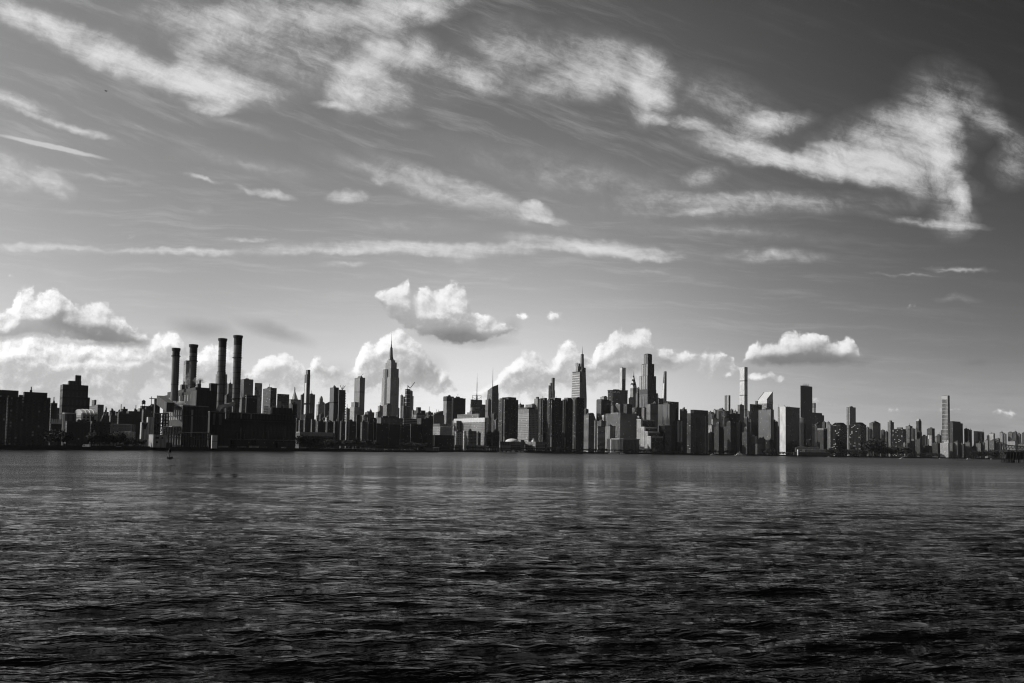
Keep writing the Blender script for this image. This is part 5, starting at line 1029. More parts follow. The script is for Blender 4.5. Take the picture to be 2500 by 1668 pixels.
for j in range(3):
    for i in range(6): q = MB(); x = -b.a/2+b.a*(i+.15)/6.2; z = b.last-5-4.2*j; q.box(x, x+b.a*.11, -b.b/2-.4, -b.b/2, z-2, z+.6); q.build('blind', 'steel_pale', b.root)
# ---- zone G
B('apartment_building', 'G', 148, 222, 772, 2560, 'brick_mid', 'grey gabled-top apartment tower left of the black banded one', xc=156, rt=2)
B('office_tower', 'G', 116, 212, 752, 2720, 'brick_dark', 'charcoal flat block rising behind the grey gabled-top tower', rt=0)
b = B('apartment_tower', 'G', 216, 518, 806, 2480, 'band_dark', 'broad black banded riverside tower with a flat dark cap, left of the narrow grey tower', xc=268, rt=0, tiers=[(266, 516, 758, 'black', 'dark_cap')], k=.6)
q = MB(); q.box(-b.a*.18, b.a*.02, -b.b/2-.8, -b.b/2, 0, b.last-22); q.build('dark_recess', 'black', b.root)  # black slab on the front stands in for a shaded recess
q = MB(); q.box(b.a*.3, b.a*.34, -b.b/2-1, -b.b/2, 0, b.last-18); q.build('pale_rib', 'steel_pale', b.root)
B('office_building', 'G', 518, 595, 792, 2900, 'brick_dark', 'dark stepped roof right of the broad black banded tower', rt=1)
B('apartment_building', 'G', 520, 600, 980, 2640, 'white_grid', 'pale patchy low apartment house right of the broad black banded tower', rt=2)
B('apartment_building', 'G', 555, 632, 815, 2800, 'conc_grid', 'grey gridded narrow house below the fine white-gridded office', rt=1)
B('office_building', 'G', 588, 640, 762, 2900, 'white_grid', 'fine white-gridded office top left of the narrow grey tower', rt=1)
B('office_building', 'G', 636, 755, 757, 2860, 'brick_mid', 'dark roof with two small gables left of the narrow grey tower', rt=2)
b = B('skyscraper', 'G', 750, 832, 552, 3800, 'glass_mid', 'narrow plain grey tower, left neighbour of the very tall thin gridded tower', xc=806, rt=0)
q = MB(); q.box(-b.a/2-.6, -b.a/2, -b.b*.5, -b.b*.2, 0, b.last); q.build('bright_edge', 'steel_pale', b.root)
B('office_building', 'G', 832, 872, 757, 3100, 'brick_dark', 'small dark block at the right foot of the narrow plain grey tower', rt=1)
B('office_building', 'G', 870, 936, 785, 3150, 'conc_grid', 'pale flat roofline left of the very tall thin gridded tower', rt=1)
B('office_tower', 'G', 664, 808, 777, 2740, 'glass_dark', 'charcoal slab below the narrow plain grey tower', xc=758, rt=1)
B('office_tower', 'G', 738, 810, 876, 2660, 'glass_pale', 'light glass block with a jagged lower shadow below the charcoal slab', xc=742, rt=0)
B('office_tower', 'G', 808, 966, 816, 2780, 'black', 'wide black block left of the foot of the very tall thin gridded tower', rt=1)
B('apartment_building', 'G', 560, 664, 890, 2700, 'white_grid', 'bright white terraced house between dark roofs, right of the broad black banded tower', xc=580, rt=2, k=.7)
b = B('skyscraper', 'G', 963, 1076, 150, 4060, 'grid_white', 'very tall thin square tower covered in an even window grid, tallest on the right', xc=1030, rt=0)
for i in range(5): q = MB(); z = b.last*(.17+.166*i); q.box(-b.a/2+.6, b.a/2-.6, -b.b/2-.3, -b.b/2, z, z+5); q.box(-b.a/2-.3, -b.a/2, -b.b/2+.6, b.b/2-.6, z, z+5); q.build('open_floor', 'concrete', b.root)
b = B('office_tower', 'G', 934, 1026, 692, 3300, 'vert_pale', 'slim office tower with bright upright stripes in front of the very tall gridded tower', xc=966, rt=0)
B('office_tower', 'G', 1072, 1108, 782, 3250, 'glass_mid', 'grey slab edge just right of the foot of the very tall gridded tower', rt=0)
B('office_tower', 'G', 1106, 1278, 677, 2980, 'glass_dark', 'black flat-topped tower left of the slant-roofed white skyscraper', xc=1112, rt=0)
B('roof_tower', 'G', 1182, 1222, 632, 3200, 'brick_mid', 'small square tower rising behind the black flat-topped one', rt=0, cat='tower')
ct = B('skyscraper', 'G', 1224, 1434, 615, 3400, 'band_pale', 'white-banded skyscraper with a steep bright slanting roof', xc=1349, rt=0, part='banded_body')
zt = zat(*zp('G', 1433, 505), ct.ctr.y)-GZ; za = ct.last
q = MB(); q.box(-ct.a/2-.5, ct.a/2+.5, -ct.b/2-.5, ct.b/2+.5, za-16, za); q.build('plain_top_band', 'white', ct.root)
q = MB(); A4 = [(-ct.a/2, -ct.b/2), (ct.a/2, -ct.b/2), (ct.a/2, ct.b/2), (-ct.a/2, ct.b/2)]
q.prism(A4, za, [za+1, zt, zt, za+1]); q.build('slanted_roof', 'white', ct.root)
q = MB(); q.bar((-ct.a/2, -ct.b/2-.3, za+1), (ct.a/2, -ct.b/2-.3, zt), 2.2); q.bar((-ct.a/2, ct.b/2, za+1), (ct.a/2, ct.b/2, zt), 2.2); q.build('roof_edge', 'soot', ct.root)
q = MB(); q.box(ct.a*.0-ct.a*.2, ct.a*.3, -ct.b/2-.9, -ct.b/2, za-11, za-8); q.build('dark_slot', 'black', ct.root)
B('office_tower', 'G', 1130, 1230, 757, 2880, 'glass_dark', 'dark glass tower with a sloping lower edge left of the mirror block', xc=1138, rt=1)
B('office_tower', 'G', 1224, 1448, 757, 2930, 'mirror', 'broad mirror-glass block reflecting grey sky, in front of the slant-roofed white skyscraper', xc=1404, rt=0)
B('office_tower', 'G', 1102, 1142, 905, 2850, 'brick_dark', 'dark slim block left of the dark glass tower', rt=0)
for i, (x0, x1, y, d, lb) in enumerate([(520, 602, 1092, 2560, 'low dark brick block right of the broad black banded tower'), (598, 722, 1012, 2590, 'dark ridged brick block below the charcoal slab'), (718, 742, 1040, 2600, 'thin dark brick slice right of the ridged block'),
        (740, 905, 1000, 2570, 'wide peaked dark brick block below the light glass block'), (900, 925, 1130, 2580, 'small black slice with a lit left edge right of the peaked brick block'),
        (920, 1002, 936, 2760, 'dark brick tower with a tiled-looking front below the very tall gridded tower'), (1000, 1118, 935, 2740, 'dark brick tower with a pointed hut below the very tall gridded tower'), (996, 1122, 1080, 2640, 'dark front block under the pointed-hut brick tower')]):
    b = B('brick_apartments', 'G', x0, x1, y, d, 'brick_dark', lb, rt=2 if x1-x0 > 60 else 0, cat='apartment block', group='dark brick blocks above the river wall')
    if 'ridged' in lb or 'peaked' in lb or 'pointed' in lb:
        r = (-b.a*.25, b.a*.2, -b.b*.3, b.b*.3); q = MB(); q.prism(quad(r), b.last-.2, b.last+14); q.prism(quad(r), b.last+13.9, b.last+20, quad((r[0]+b.a*.15, r[1]-b.a*.15, r[2]+b.b*.15, r[3]-b.b*.15))); q.build('peaked_roof', 'brick_dark', b.root)
B('office_building', 'G', 1122, 1214, 1132, 2760, 'white_grid', 'small bright gridded building with a roof hut, below the dark glass tower', xc=1180, rt=0, tiers=[(1140, 1176, 1112, 'white', 'rooftop_block')])
B('office_building', 'G', 1158, 1290, 1242, 2735, 'brick_mid', 'plain grey block at the river below the mirror block', xc=1212, rt=0)
B('office_building', 'G', 1218, 1330, 1172, 2770, 'brick_mid', 'grey building with small roof bumps behind the plain grey river block', rt=3)
B('office_building', 'G', 1322, 1445, 1190, 2820, 'glass_dark', 'black low block under the right part of the mirror block', rt=1)
B('office_tower', 'G', 1444, 1472, 905, 3000, 'glass_dark', 'thin dark tower right of the mirror block', rt=0)
B('office_tower', 'G', 1468, 1507, 930, 2960, 'vert_pale', 'narrow grey ribbed tower left of the white-sided slab', rt=0)
B('apartment_tower', 'G', 1503, 1533, 727, 3850, 'balcony', 'far thin pale tower just left of the white-sided slab', rt=0)
B('office_building', 'G', 1500, 1534, 1000, 2900, 'brick_dark', 'dark sliver left of the foot of the white-sided slab', rt=0)
# white-sided slab
b = B('office_tower', 'H', 25, 343, 617, 2720, 'curtain', 'tall slab tower with a blank white marble narrow side and a black glass front', xc=117, rt=0, part='glass_front')
q = MB(); q.box(-b.a/2-.8, -b.a/2, -b.b/2-.4, b.b/2+.4, 0, b.last+2.5); q.build('marble_side', 'marble', b.root)
q = MB(); q.box(-b.a/2, b.a/2+.4, -b.b/2-.4, b.b/2+.4, b.last-2, b.last+2.0); q.build('roof_rim', 'curtain', b.root)
q = MB(); [q.box(-b.a*.36+i*b.a*.055, -b.a*.36+i*b.a*.055+b.a*.035, -b.b/2-.7, -b.b/2, b.last-10, b.last-6.5) for i in range(6)]; q.build('roof_louvres', 'steel', b.root)
q = MB(); q.bar((-b.a/2, -b.b/2, b.last), (-b.a/2-7, -b.b/2+1, b.last+7), .8); q.build('maintenance_jib', 'soot', b.root)
# ---- zone H
b = B('skyscraper', 'H', 352, 543, 270, 3000, 'black', 'tall plain black box skyscraper with thin aerials on the roof, right of the white-sided slab', xc=362, rt=0)
q = MB(); [q.bar((-b.a*.3+b.a*.06*i, 0, b.last), (-b.a*.3+b.a*.06*i+(1 if i % 2 else -1), 0, b.last+4+3*((i*7) % 3)), .9) for i in range(9)]; q.bar((-b.a*.3, 0, b.last+2), (b.a*.25, 0, b.last+2), .9); q.build('roof_aerials', 'steel', b.root)
b = B('skyscraper', 'H', 542, 597, 549, 3900, 'glass_pale', 'far small grey tower peeping out right of the black box skyscraper', rt=0)
q = MB(); q.box(-b.a/2-.5, b.a/2+.5, -b.b/2-.5, b.b/2+.5, b.last-24, b.last); q.build('darker_top', 'glass_mid', b.root)
B('office_tower', 'H', 541, 700, 701, 3120, 'black', 'black square tower joined behind the black box skyscraper, upper step', xc=545, rt=0)
B('office_tower', 'H', 600, 732, 738, 3060, 'black', 'black square tower right of the black box skyscraper, lower step', xc=605, rt=0)
B('office_building', 'H', 345, 442, 792, 2860, 'glass_plain', 'pitch black lower block before the foot of the black box skyscraper', rt=0)
B('office_building', 'H', 440, 548, 1140, 2900, 'black', 'low pitch black block under the right edge of the black box skyscraper', rt=0)
B('apartment_building', 'H', 543, 664, 890, 2860, 'band_pale', 'grey banded apartment block right of the foot of the black box skyscraper', xc=606, rt=0)
b = B('apartment_building', 'H', 622, 782, 985, 2820, 'brick_dark', 'dark block crowned by a row of pale upright fins', rt=0)
q = MB(); [q.box(-b.a/2+b.a*i/9.5, -b.a/2+b.a*i/9.5+.9, -b.b/2-.6, b.b/2, b.last-1, b.last+8) for i in range(10)]; q.build('roof_fins', 'concrete', b.root)
B('apartment_building', 'H', 600, 664, 1182, 2770, 'conc_grid', 'small pale gridded house at the river below the finned block', rt=1)
B('apartment_building', 'H', 700, 770, 857, 3050, 'brick_dark', 'dark flat-roofed block right of the lower black square tower', rt=1)
B('apartment_tower', 'H', 780, 822, 857, 3100, 'brick_mid', 'slim grey tower with a stepped top left of the first black lit-window twin', rt=1)
B('apartment_building', 'H', 802, 850, 892, 2950, 'brick_pale', 'pale shaded apartment house touching the first black lit-window twin', rt=1)
for x0, x1, y, cx0, cx1, cy, d, lb in [(848, 1096, 905, 905, 1042, 862, 2780, 'left one of two black glass twins sprinkled with lit windows, chamfered roof'), (1128, 1404, 900, 1226, 1342, 858, 2860, 'right one of two black glass twins sprinkled with lit windows, chamfered roof')]:
    b = B('office_tower', 'H', x0, x1, y, d, 'black_lit', lb, xc=x0+(x1-x0)*.57 if x0 < 900 else 1310, rt=0, group='black glass twin towers')
    r = rectof(b, cx0, cx1, cy, 1, 'H'); q = MB(); q.prism([(-b.a/2, -b.b/2), (b.a/2, -b.b/2), (b.a/2, b.b/2), (-b.a/2, b.b/2)], b.last-.2, r[4], quad(r)); q.build('chamfered_roof', 'black', b.root)
b = B('apartment_tower', 'H', 1089, 1236, 618, 3500, 'conc_grid', 'tall grey tower with a notched front rising between the two black lit-window twins', xc=1142, rt=1)
q = MB(); q.box(-b.a/2-.5, b.a/2+.5, -b.b/2-.5, b.b/2+.5, b.last*.55, b.last*.565); q.box(-b.a/2-.6, -b.a/2, -b.b*.1, b.b*.05, 0, b.last); q.build('dark_line', 'brick_dark', b.root)
B('apartment_tower', 'H', 1403, 1452, 942, 3100, 'brick_mid', 'narrow stepped grey house right of the second black lit-window twin', rt=1)
b = B('apartment_tower', 'H', 1452, 1632, 872, 3100, 'vert_pale', 'wide grey tower with upright pale ribs and a dark faceted roof', xc=1510, rt=0)
r = rectof(b, 1500, 1588, 836, 1, 'H'); q = MB(); q.prism([(-b.a/2, -b.b/2), (b.a/2, -b.b/2), (b.a/2, b.b/2), (-b.a/2, b.b/2)], b.last-.2, r[4]-3, quad(r)); q.box(r[0]+4, r[1]-4, r[2]+4, r[3]-4, r[4]-3.2, r[4]+1); q.build('faceted_roof', 'roof', b.root)
B('apartment_building', 'H', 1636, 1702, 985, 3050, 'brick_dark', 'low dark house between the wide ribbed tower and the slim turreted one', rt=1)
B('apartment_building', 'H', 1698, 1756, 1012, 3080, 'brick_dark', 'lower dark stepped house left of the slim turreted tower', rt=2)
B('apartment_tower', 'H', 1744, 1846, 852, 3150, 'brick_pale', 'slim grey tower with a small square turret on top', xc=1790, rt=0, tiers=[(1768, 1818, 828, 'brick_pale', 'turret')])
B('apartment_tower', 'I', -20, 232, 790, 2980, 'black_lit', 'wide black tower speckled with tiny bright windows under a pale roof line', xc=180, rt=0, tiers=[(70, 180, 760, 'brick_mid', 'rooftop_block')])
b = B('assembly_hall', 'H', 262, 662, 1262, 2700, 'concrete_dark', 'low hall with a curved sweeping roof beside the foot of the white-sided slab', k=.35, rt=0, cat='hall', part='walls', th=R(-10))
q = MB(); n = 16; z0 = b.last
prof = [(i/n, (1-abs(i/n-.25)/.25 if i/n < .5 else 0)*6 + (3*(1-((i/n-.75)/.25)**2) if i/n >= .5 else 0)) for i in range(n+1)]
for (s0, h0), (s1, h1) in zip(prof, prof[1:]):
    x0_, x1_ = -b.a/2+b.a*s0, -b.a/2+b.a*s1; q.face([(x0_, -b.b/2, z0), (x1_, -b.b/2, z0), (x1_, -b.b/2, z0+h1+.4), (x0_, -b.b/2, z0+h0+.4)]); q.face([(x0_, -b.b/2, z0+h0+.4), (x1_, -b.b/2, z0+h1+.4), (x1_, b.b/2, z0+h1+.4), (x0_, b.b/2, z0+h0+.4)])
q.build('curved_roof', 'steel', b.root)
b = B('conference_building', 'H', 268, 752, 1292, 2640, 'band_dark', 'long low riverside building with a pale top edge and one blank panel', k=.2, rt=0, cat='low building', th=R(-10))
q = MB(); q.box(-b.a/2-.5, b.a/2+.5, -b.b/2-.5, b.b/2+.5, b.last, b.last+1.2); q.build('roof_edge', 'concrete', b.root)
q = MB(); q.box(-b.a*.28, -b.a*.2, -b.b/2-.4, -b.b/2, 0, b.last); q.build('blank_panel', 'concrete', b.root)
b = B('riverside_deck', 'H', 240, 806, 1334, 2600, 'asphalt', 'flat road deck on dark openings running along the river below the conference building', k=.1, rt=0, cat='deck', th=R(-10))
q = MB(); [q.box(-b.a/2+b.a*i/12+4, -b.a/2+b.a*i/12+14, -b.b/2-.4, -b.b/2, 0, b.last-1.5) for i in range(12)]; q.build('opening', 'soot', b.root)  # near-black boxes paint the shade inside the deck openings
q = MB(); q.box(-b.a/2, b.a/2, -b.b/2-.6, -b.b/2, b.last-.2, b.last+.7); q.build('deck_edge', 'steel', b.root)
b = B('marquee_tent', 'H', 300, 326, 1310, 2590, 'white', 'tiny bright white pointed tent on the riverside deck', rt=0, cat='tent', part='tent_wall')
q = MB(); q.prism([(-b.a*.55, -b.b*.55), (b.a*.55, -b.b*.55), (b.a*.55, b.b*.55), (-b.a*.55, b.b*.55)], b.last, b.last+5, [(-.1, -.1), (.1, -.1), (.1, .1), (-.1, .1)]); q.build('tent_roof', 'white', b.root)
# ---- zone I
B('apartment_building', 'I', 228, 352, 740, 3150, 'brick_pale', 'grey stepped apartment tower with a wide roof box, right of the speckled black tower', xc=300, rt=1)
B('apartment_building', 'I', 240, 328, 802, 3100, 'brick_mid', 'grey gridded front below the stepped apartment tower with the wide roof box', rt=0)
B('apartment_building', 'I', 322, 392, 786, 3140, 'brick_dark', 'dark narrow block left of the pale-crowned slim tower', rt=0)
b = B('apartment_tower', 'I', 415, 512, 652, 3400, 'brick_dark', 'slim dark tower with a pale tapering crown', xc=458, rt=0)
r = rectof(b, 432, 490, 606, 1, 'I'); q = MB(); q.prism([(-b.a/2, -b.b/2), (b.a/2, -b.b/2), (b.a/2, b.b/2), (-b.a/2, b.b/2)], b.last-.2, r[4], quad(r)); q.build('crown', 'steel_pale', b.root)
B('apartment_building', 'I', 392, 440, 790, 3200, 'brick_mid', 'grey shoulder left of the slim dark tower with the pale crown', rt=0)
B('apartment_building', 'I', 435, 520, 850, 3150, 'brick_dark', 'dark stepped front below the pale-crowned slim tower', rt=1)
B('apartment_building', 'I', 518, 612, 918, 3200, 'brick_mid', 'low grey rooftops right of the pale-crowned tower', rt=3)
b = B('apartment_building', 'I', 608, 750, 785, 3250, 'brick_dark', 'dark stepped tower with one bright square window patch', xc=700, rt=0, tiers=[(628, 748, 776, 'brick_dark', 'upper_block'), (662, 706, 760, 'brick_dark', 'rooftop_block')])
q = MB(); q.box(-b.a/2-.4, -b.a/2, -b.b*.1, b.b*.25, b.last-48, b.last-32); q.build('bright_patch', 'white', b.root)
B('apartment_building', 'I', 642, 716, 905, 3180, 'white_grid', 'pale patched low building below the bright square window patch', rt=1)
B('apartment_building', 'I', 748, 802, 930, 3300, 'brick_pale', 'pale low roof in the gap left of the slim white-gridded tower', rt=1)
B('apartment_building', 'I', 785, 862, 905, 3200, 'brick_dark', 'dark ragged roof cluster left of the slim white-gridded tower', rt=3)
B('apartment_building', 'I', 858, 882, 810, 3400, 'glass_dark', 'dark strip touching the left side of the slim white-gridded tower', rt=0)
b = B('skyscraper', 'I', 875, 1014, 188, 3350, 'glass_dark', 'slim far-right tower wrapped in a bright white frame grid, open on top', xc=981, rt=0)
hh = b.last; q = MB(); r_ = span(b, 875, 981, 262, k=99)
zo = zat(*zp('I', 930, 262), b.Y)-GZ
for i in range(6): y = -b.b/2+b.b*i/5; q.box(-b.a/2-1.6, -b.a/2-.1, y-.75, y+.75, 0, hh)
for j in range(16): z = zo*(j+.5)/15.5; q.box(-b.a/2-1.7, -b.a/2-.1, -b.b/2, b.b/2, z-.8, z+.8)
q.build('white_frame', 'steel_pale', b.root)
q = MB(); q.box(-b.a/2-1.9, -b.a/2-.05, -b.b/2+.3, b.b/2-.3, zo+2, hh-2); q.build('open_top_screen', 'steel_pale', b.root)
q = MB(); q.box(-b.a/2, b.a/2, -b.b/2-.8, -b.b/2-.05, 0, hh); q.build('dark_side', 'glass_mid', b.root)
B('apartment_tower', 'I', 1013, 1252, 678, 3300, 'brick_dark', 'broad charcoal tower directly right of the slim white-gridded one', xc=1075, rt=0, tiers=[(1018, 1212, 650, 'brick_dark', 'rooftop_block')])
B('office_tower', 'I', 1275, 1368, 790, 3350, 'black', 'left half of the black tower pair right of the broad charcoal tower', rt=0)
B('office_tower', 'I', 1362, 1415, 808, 3330, 'brick_dark', 'slightly lower grey half attached to the black tower pair', rt=0)
B('office_tower', 'I', 1447, 1622, 826, 3450, 'black', 'square jet black block tower near the far right', rt=0, xc=1452)
B('office_tower', 'I', 1600, 1637, 850, 3480, 'glass_dark', 'thin black step on the right side of the square jet black block', rt=0)
B('apartment_building', 'I', 1682, 1732, 907, 3400, 'brick_dark', 'dark stump left of the building with the white top', rt=0)
B('apartment_building', 'I', 1728, 1830, 872, 3450, 'white_grid', 'mid-rise with a bright white top near the bridge', xc=1800, rt=1)
B('apartment_building', 'I', 1648, 1722, 992, 3200, 'brick_pale', 'pale stepped apartment house in front of the square jet black block', rt=1)
for x0, x1, y, d, mt, lb in [(1912, 1985, 855, 3900, 'brick_pale', 'pale pointed house above the bridge, left of the dark cluster'), (1975, 2036, 880, 3950, 'brick_mid', 'grey stepped house next to the pale pointed one above the bridge'),
      (2060, 2170, 852, 3900, 'brick_mid', 'grey left part of the dark cluster above the bridge'), (2150, 2232, 846, 3850, 'brick_dark', 'darkest middle part of the cluster above the bridge'), (2225, 2302, 880, 3900, 'brick_mid', 'grey right part of the cluster above the bridge'),
      (2312, 2420, 858, 3800, 'brick_dark', 'dark block cut by the right edge of the photo'), (1835, 1920, 962, 3700, 'brick_mid', 'low grey roofs just left of the bridge'), (2060, 2240, 1010, 3600, 'lime', 'pale lumpy roofs just above the bridge truss'), (2240, 2420, 1060, 3650, 'brick_mid', 'grey low roofs above the bridge truss at the right edge')]:
    B('apartment_building', 'I', x0, x1, y, d, mt, lb, rt=2 if x1-x0 > 70 else 1, group='far buildings above the bridge')
# front row
FR = [(186, 240, 1012, 'brick_pale', 'pale narrow house below the speckled black tower'), (238, 330, 970, 'brick_mid', 'dark turreted apartment house below the roof-box tower'), (325, 402, 972, 'brick_pale', 'grey house with a lit left strip right of the turreted one'), (398, 525, 985, 'brick_dark', 'charcoal apartment house below the pale-crowned tower'),
      (520, 700, 1092, 'brick_dark', 'long low black terrace with pale roof streaks'), (696, 850, 1050, 'brick_dark', 'black block left of the bright gridded river house'), (1015, 1092, 1038, 'brick_mid', 'grey wing right of the bright gridded river house'), (1075, 1190, 1032, 'brick_pale', 'turreted apartment house with a lit top, right of the grey wing'),
      (1186, 1300, 1060, 'brick_dark', 'dark apartment house below the broad charcoal tower'), (1290, 1412, 1034, 'brick_mid', 'apartment house whose top catches the light, below the black tower pair'), (1412, 1490, 1110, 'brick_dark', 'dark low block right of the light-catching one'),
      (1486, 1610, 1050, 'brick_mid', 'grey terrace below the square jet black block'), (1606, 1650, 1035, 'brick_dark', 'dark slice left of the pale stepped house'), (1720, 1850, 1000, 'brick_mid', 'mid grey block below the white-topped building'), (1840, 1960, 1050, 'brick_mid', 'shaded low block where the bridge begins')]
for x0, x1, y, mt, lb in FR:
    B('river_house', 'I', x0, x1, y, 3020 + (x0*7) % 60, mt, lb, rt=2, cat='apartment house', group='shaded apartment houses along the far right bank')
b = B('river_house', 'I', 848, 1018, 1040, 2985, 'white_grid', 'bright gridded apartment house with turrets in front of the slim white-framed tower', xc=990, rt=0, cat='apartment house', tiers=[(918, 1010, 1012, 'white_grid', 'upper_block')])
for x0 in (928, 975): r = rectof(b, x0, x0+28, 995, 1, 'I'); q = MB(); q.box(*r[:4], b.last-.3, r[4]); q.build('turret', 'white_grid', b.root)
for x0, x1, y, d, mt, lb in [(1600, 1745, 1150, 2800, 'brick_pale', 'x'),]: pass
for x0, x1, y, mt, lb in [(1595, 1660, 1160, 'brick_mid', 'small grey row house on the bank behind the trees'), (1655, 1760, 1185, 'brick_pale', 'small pale row house on the bank behind the trees'), (1995, 2040, 1185, 'conc_grid', 'small pale house below the speckled black tower')]:
    B('row_house', 'H', x0, x1, y, 2860, mt, lb, rt=1, cat='house')
# ------------------------------------------------------------------ the bank
SHORE = [(-500, 560), (0, 642), (150, 700), (300, 778), (600, 907), (800, 1065), (900, 1165), (1010, 1262), (1120, 1600), (1250, 1850), (1400, 1900), (1530, 2060), (1700, 2330), (1860, 2560), (1950, 2620), (2080, 2640), (2200, 2760), (2500, 2930), (2900, 3300)]
def shore_xy(px, off=0.0):
    ds = [s_[1] for s_ in SHORE]; xs = [s_[0] for s_ in SHORE]; d = float(np.interp(px, xs, ds)) + off
    u = uv_of(px, 1100)[0]; return u*d, d
pts = [shore_xy(p) for p, _ in SHORE]; pts = [(-9000, 250)] + pts + [(9000, 6800)]
q = MB(); q.face([(x, y, GZ) for x, y in pts] + [(9000, 9000, GZ), (-9000, 9000, GZ)])
def noisy(name, a, b_, sc_, r=.9):
    m = bpy.data.materials.new(name); m.use_nodes = True; N = NB(m.node_tree); N.n.clear(); _M[name] = m
    out = N.new('ShaderNodeOutputMaterial'); p = N.new('ShaderNodeBsdfPrincipled'); N.l.new(p.outputs[0], out.inputs[0]); ob = N.new('ShaderNodeTexCoord').outputs['Object']
    v = N.m('MULTIPLY_ADD', N.noise(ob, sc_, 7, .7), b_-a, a); cc = N.new('ShaderNodeCombineColor'); [N.put(cc.inputs[i], v) for i in range(3)]
    N.l.new(cc.outputs[0], p.inputs['Base Color']); p.inputs['Roughness'].default_value = r; return m
noisy('earth', .02, .09, .05); noisy('seawall_stone', .015, .08, .3); noisy('leaf', .012, .06, .8); noisy('foam', .5, .9, 2.)
o = q.build('ground', 'earth'); tag(o, kind='structure')
q = MB()
for (x0, y0), (x1, y1) in zip(pts, pts[1:]):
    n = max(1, int(math.hypot(x1-x0, y1-y0)//400) if abs(x0) > 3000 else 1)
    q.face([(x0, y0, -1.5), (x1, y1, -1.5), (x1, y1, GZ+.9), (x0, y0, GZ+.9)]); q.face([(x0, y0, GZ+.9), (x1, y1, GZ+.9), (x1, y1+1.2, GZ+.9), (x0, y0+1.2, GZ+.9)]); q.face([(x0, y0+1.2, GZ+.9), (x1, y1+1.2, GZ+.9), (x1, y1+1.2, GZ-.1), (x0, y0+1.2, GZ-.1)])
o = q.build('seawall', 'seawall_stone'); tag(o, kind='structure')
# elevated riverside road
q = MB(); P = [shore_xy(p, 30) for p in range(820, 1700, 40)]
for (x0, y0), (x1, y1) in zip(P, P[1:]):
    for za, zb, dy, in ((8.2, 9.6, 0), (9.6, 10.5, -.3)):
        w = 14 if za < 9 else .5
        q.face([(x0, y0+dy, za), (x1, y1+dy, za), (x1, y1+dy, zb), (x0, y0+dy, zb)]); q.face([(x0, y0+dy, zb), (x1, y1+dy, zb), (x1, y1+dy+w, zb), (x0, y0+dy+w, zb)])
    q.face([(x0, y0+14, 8.2), (x0, y0, 8.2), (x1, y1, 8.2), (x1, y1+14, 8.2)][::-1]); q.bar((x0, y0+3, 2), (x0, y0+3, 8.2), 1.3); q.bar((x0, y0+11, 2), (x0, y0+11, 8.2), 1.3)
o = q.build('road', 'concrete_dark'); tag(o, kind='structure')
def place(zone, x, y, d): u, v_ = uv_of(*zp(zone, x, y)); return u*d, d, CAMH + v_*d
# ------------------------------------------------------------------ trees
TR = random.Random(5)
def tree_meshes(seed, h=10.0, w=4.6):
    r = random.Random(seed); q = MB(); q.cyl(0, 0, .32, 0, h*.42, .18, n=6, cap=False)
    for i in range(5): a = i*1.26+r.random(); q.bar((0, 0, h*(.25+.04*i)), (math.cos(a)*w*.45, math.sin(a)*w*.45, h*(.5+.05*i)), .16)
    trunk = q
    c = MB(); lobes = [(r.uniform(-.55, .55)*w, r.uniform(-.55, .55)*w, h*r.uniform(.42, .84), w*r.uniform(.32, .55)) for _ in range(9)] + [(0, 0, h*.62, w*.62)]
    for cx, cy, cz, rr in lobes:
        for _ in range(46):
            v = Vector((r.gauss(0, 1), r.gauss(0, 1), r.gauss(0, .85))).normalized()*rr*r.uniform(.55, 1.05); p = Vector((cx, cy, cz))+v; s_ = r.uniform(.35, .8)
            a = Vector((r.gauss(0, 1), r.gauss(0, 1), r.gauss(0, 1))).normalized()*s_; b_ = a.orthogonal().normalized()*s_*r.uniform(.5, 1)
            c.face([p-a, p+b_, p+a*.8, p-b_])
    return trunk, c
protos = []
for i in range(5):
    t_, c_ = tree_meshes(i+1, 10, [4.2, 5.0, 3.6, 4.6, 5.4][i]); e = empty('leafy_tree', (0, 0, 0)); t_.build('trunk', 'bark', e); c_.build('crown', 'leaf', e); protos.append([e, False])
def tree(x, y, h, label, group):
    p = protos[TR.randrange(5)]; o = p[0] if not p[1] else copy_tree(p[0]); p[1] = True
    o.location = (x, y, GZ); s_ = h/10.; o.scale = (s_*TR.uniform(.9, 1.2), s_*TR.uniform(.9, 1.2), s_); o.rotation_euler = (0, 0, TR.uniform(0, 6.28)); tag(o, label, 'tree', group)
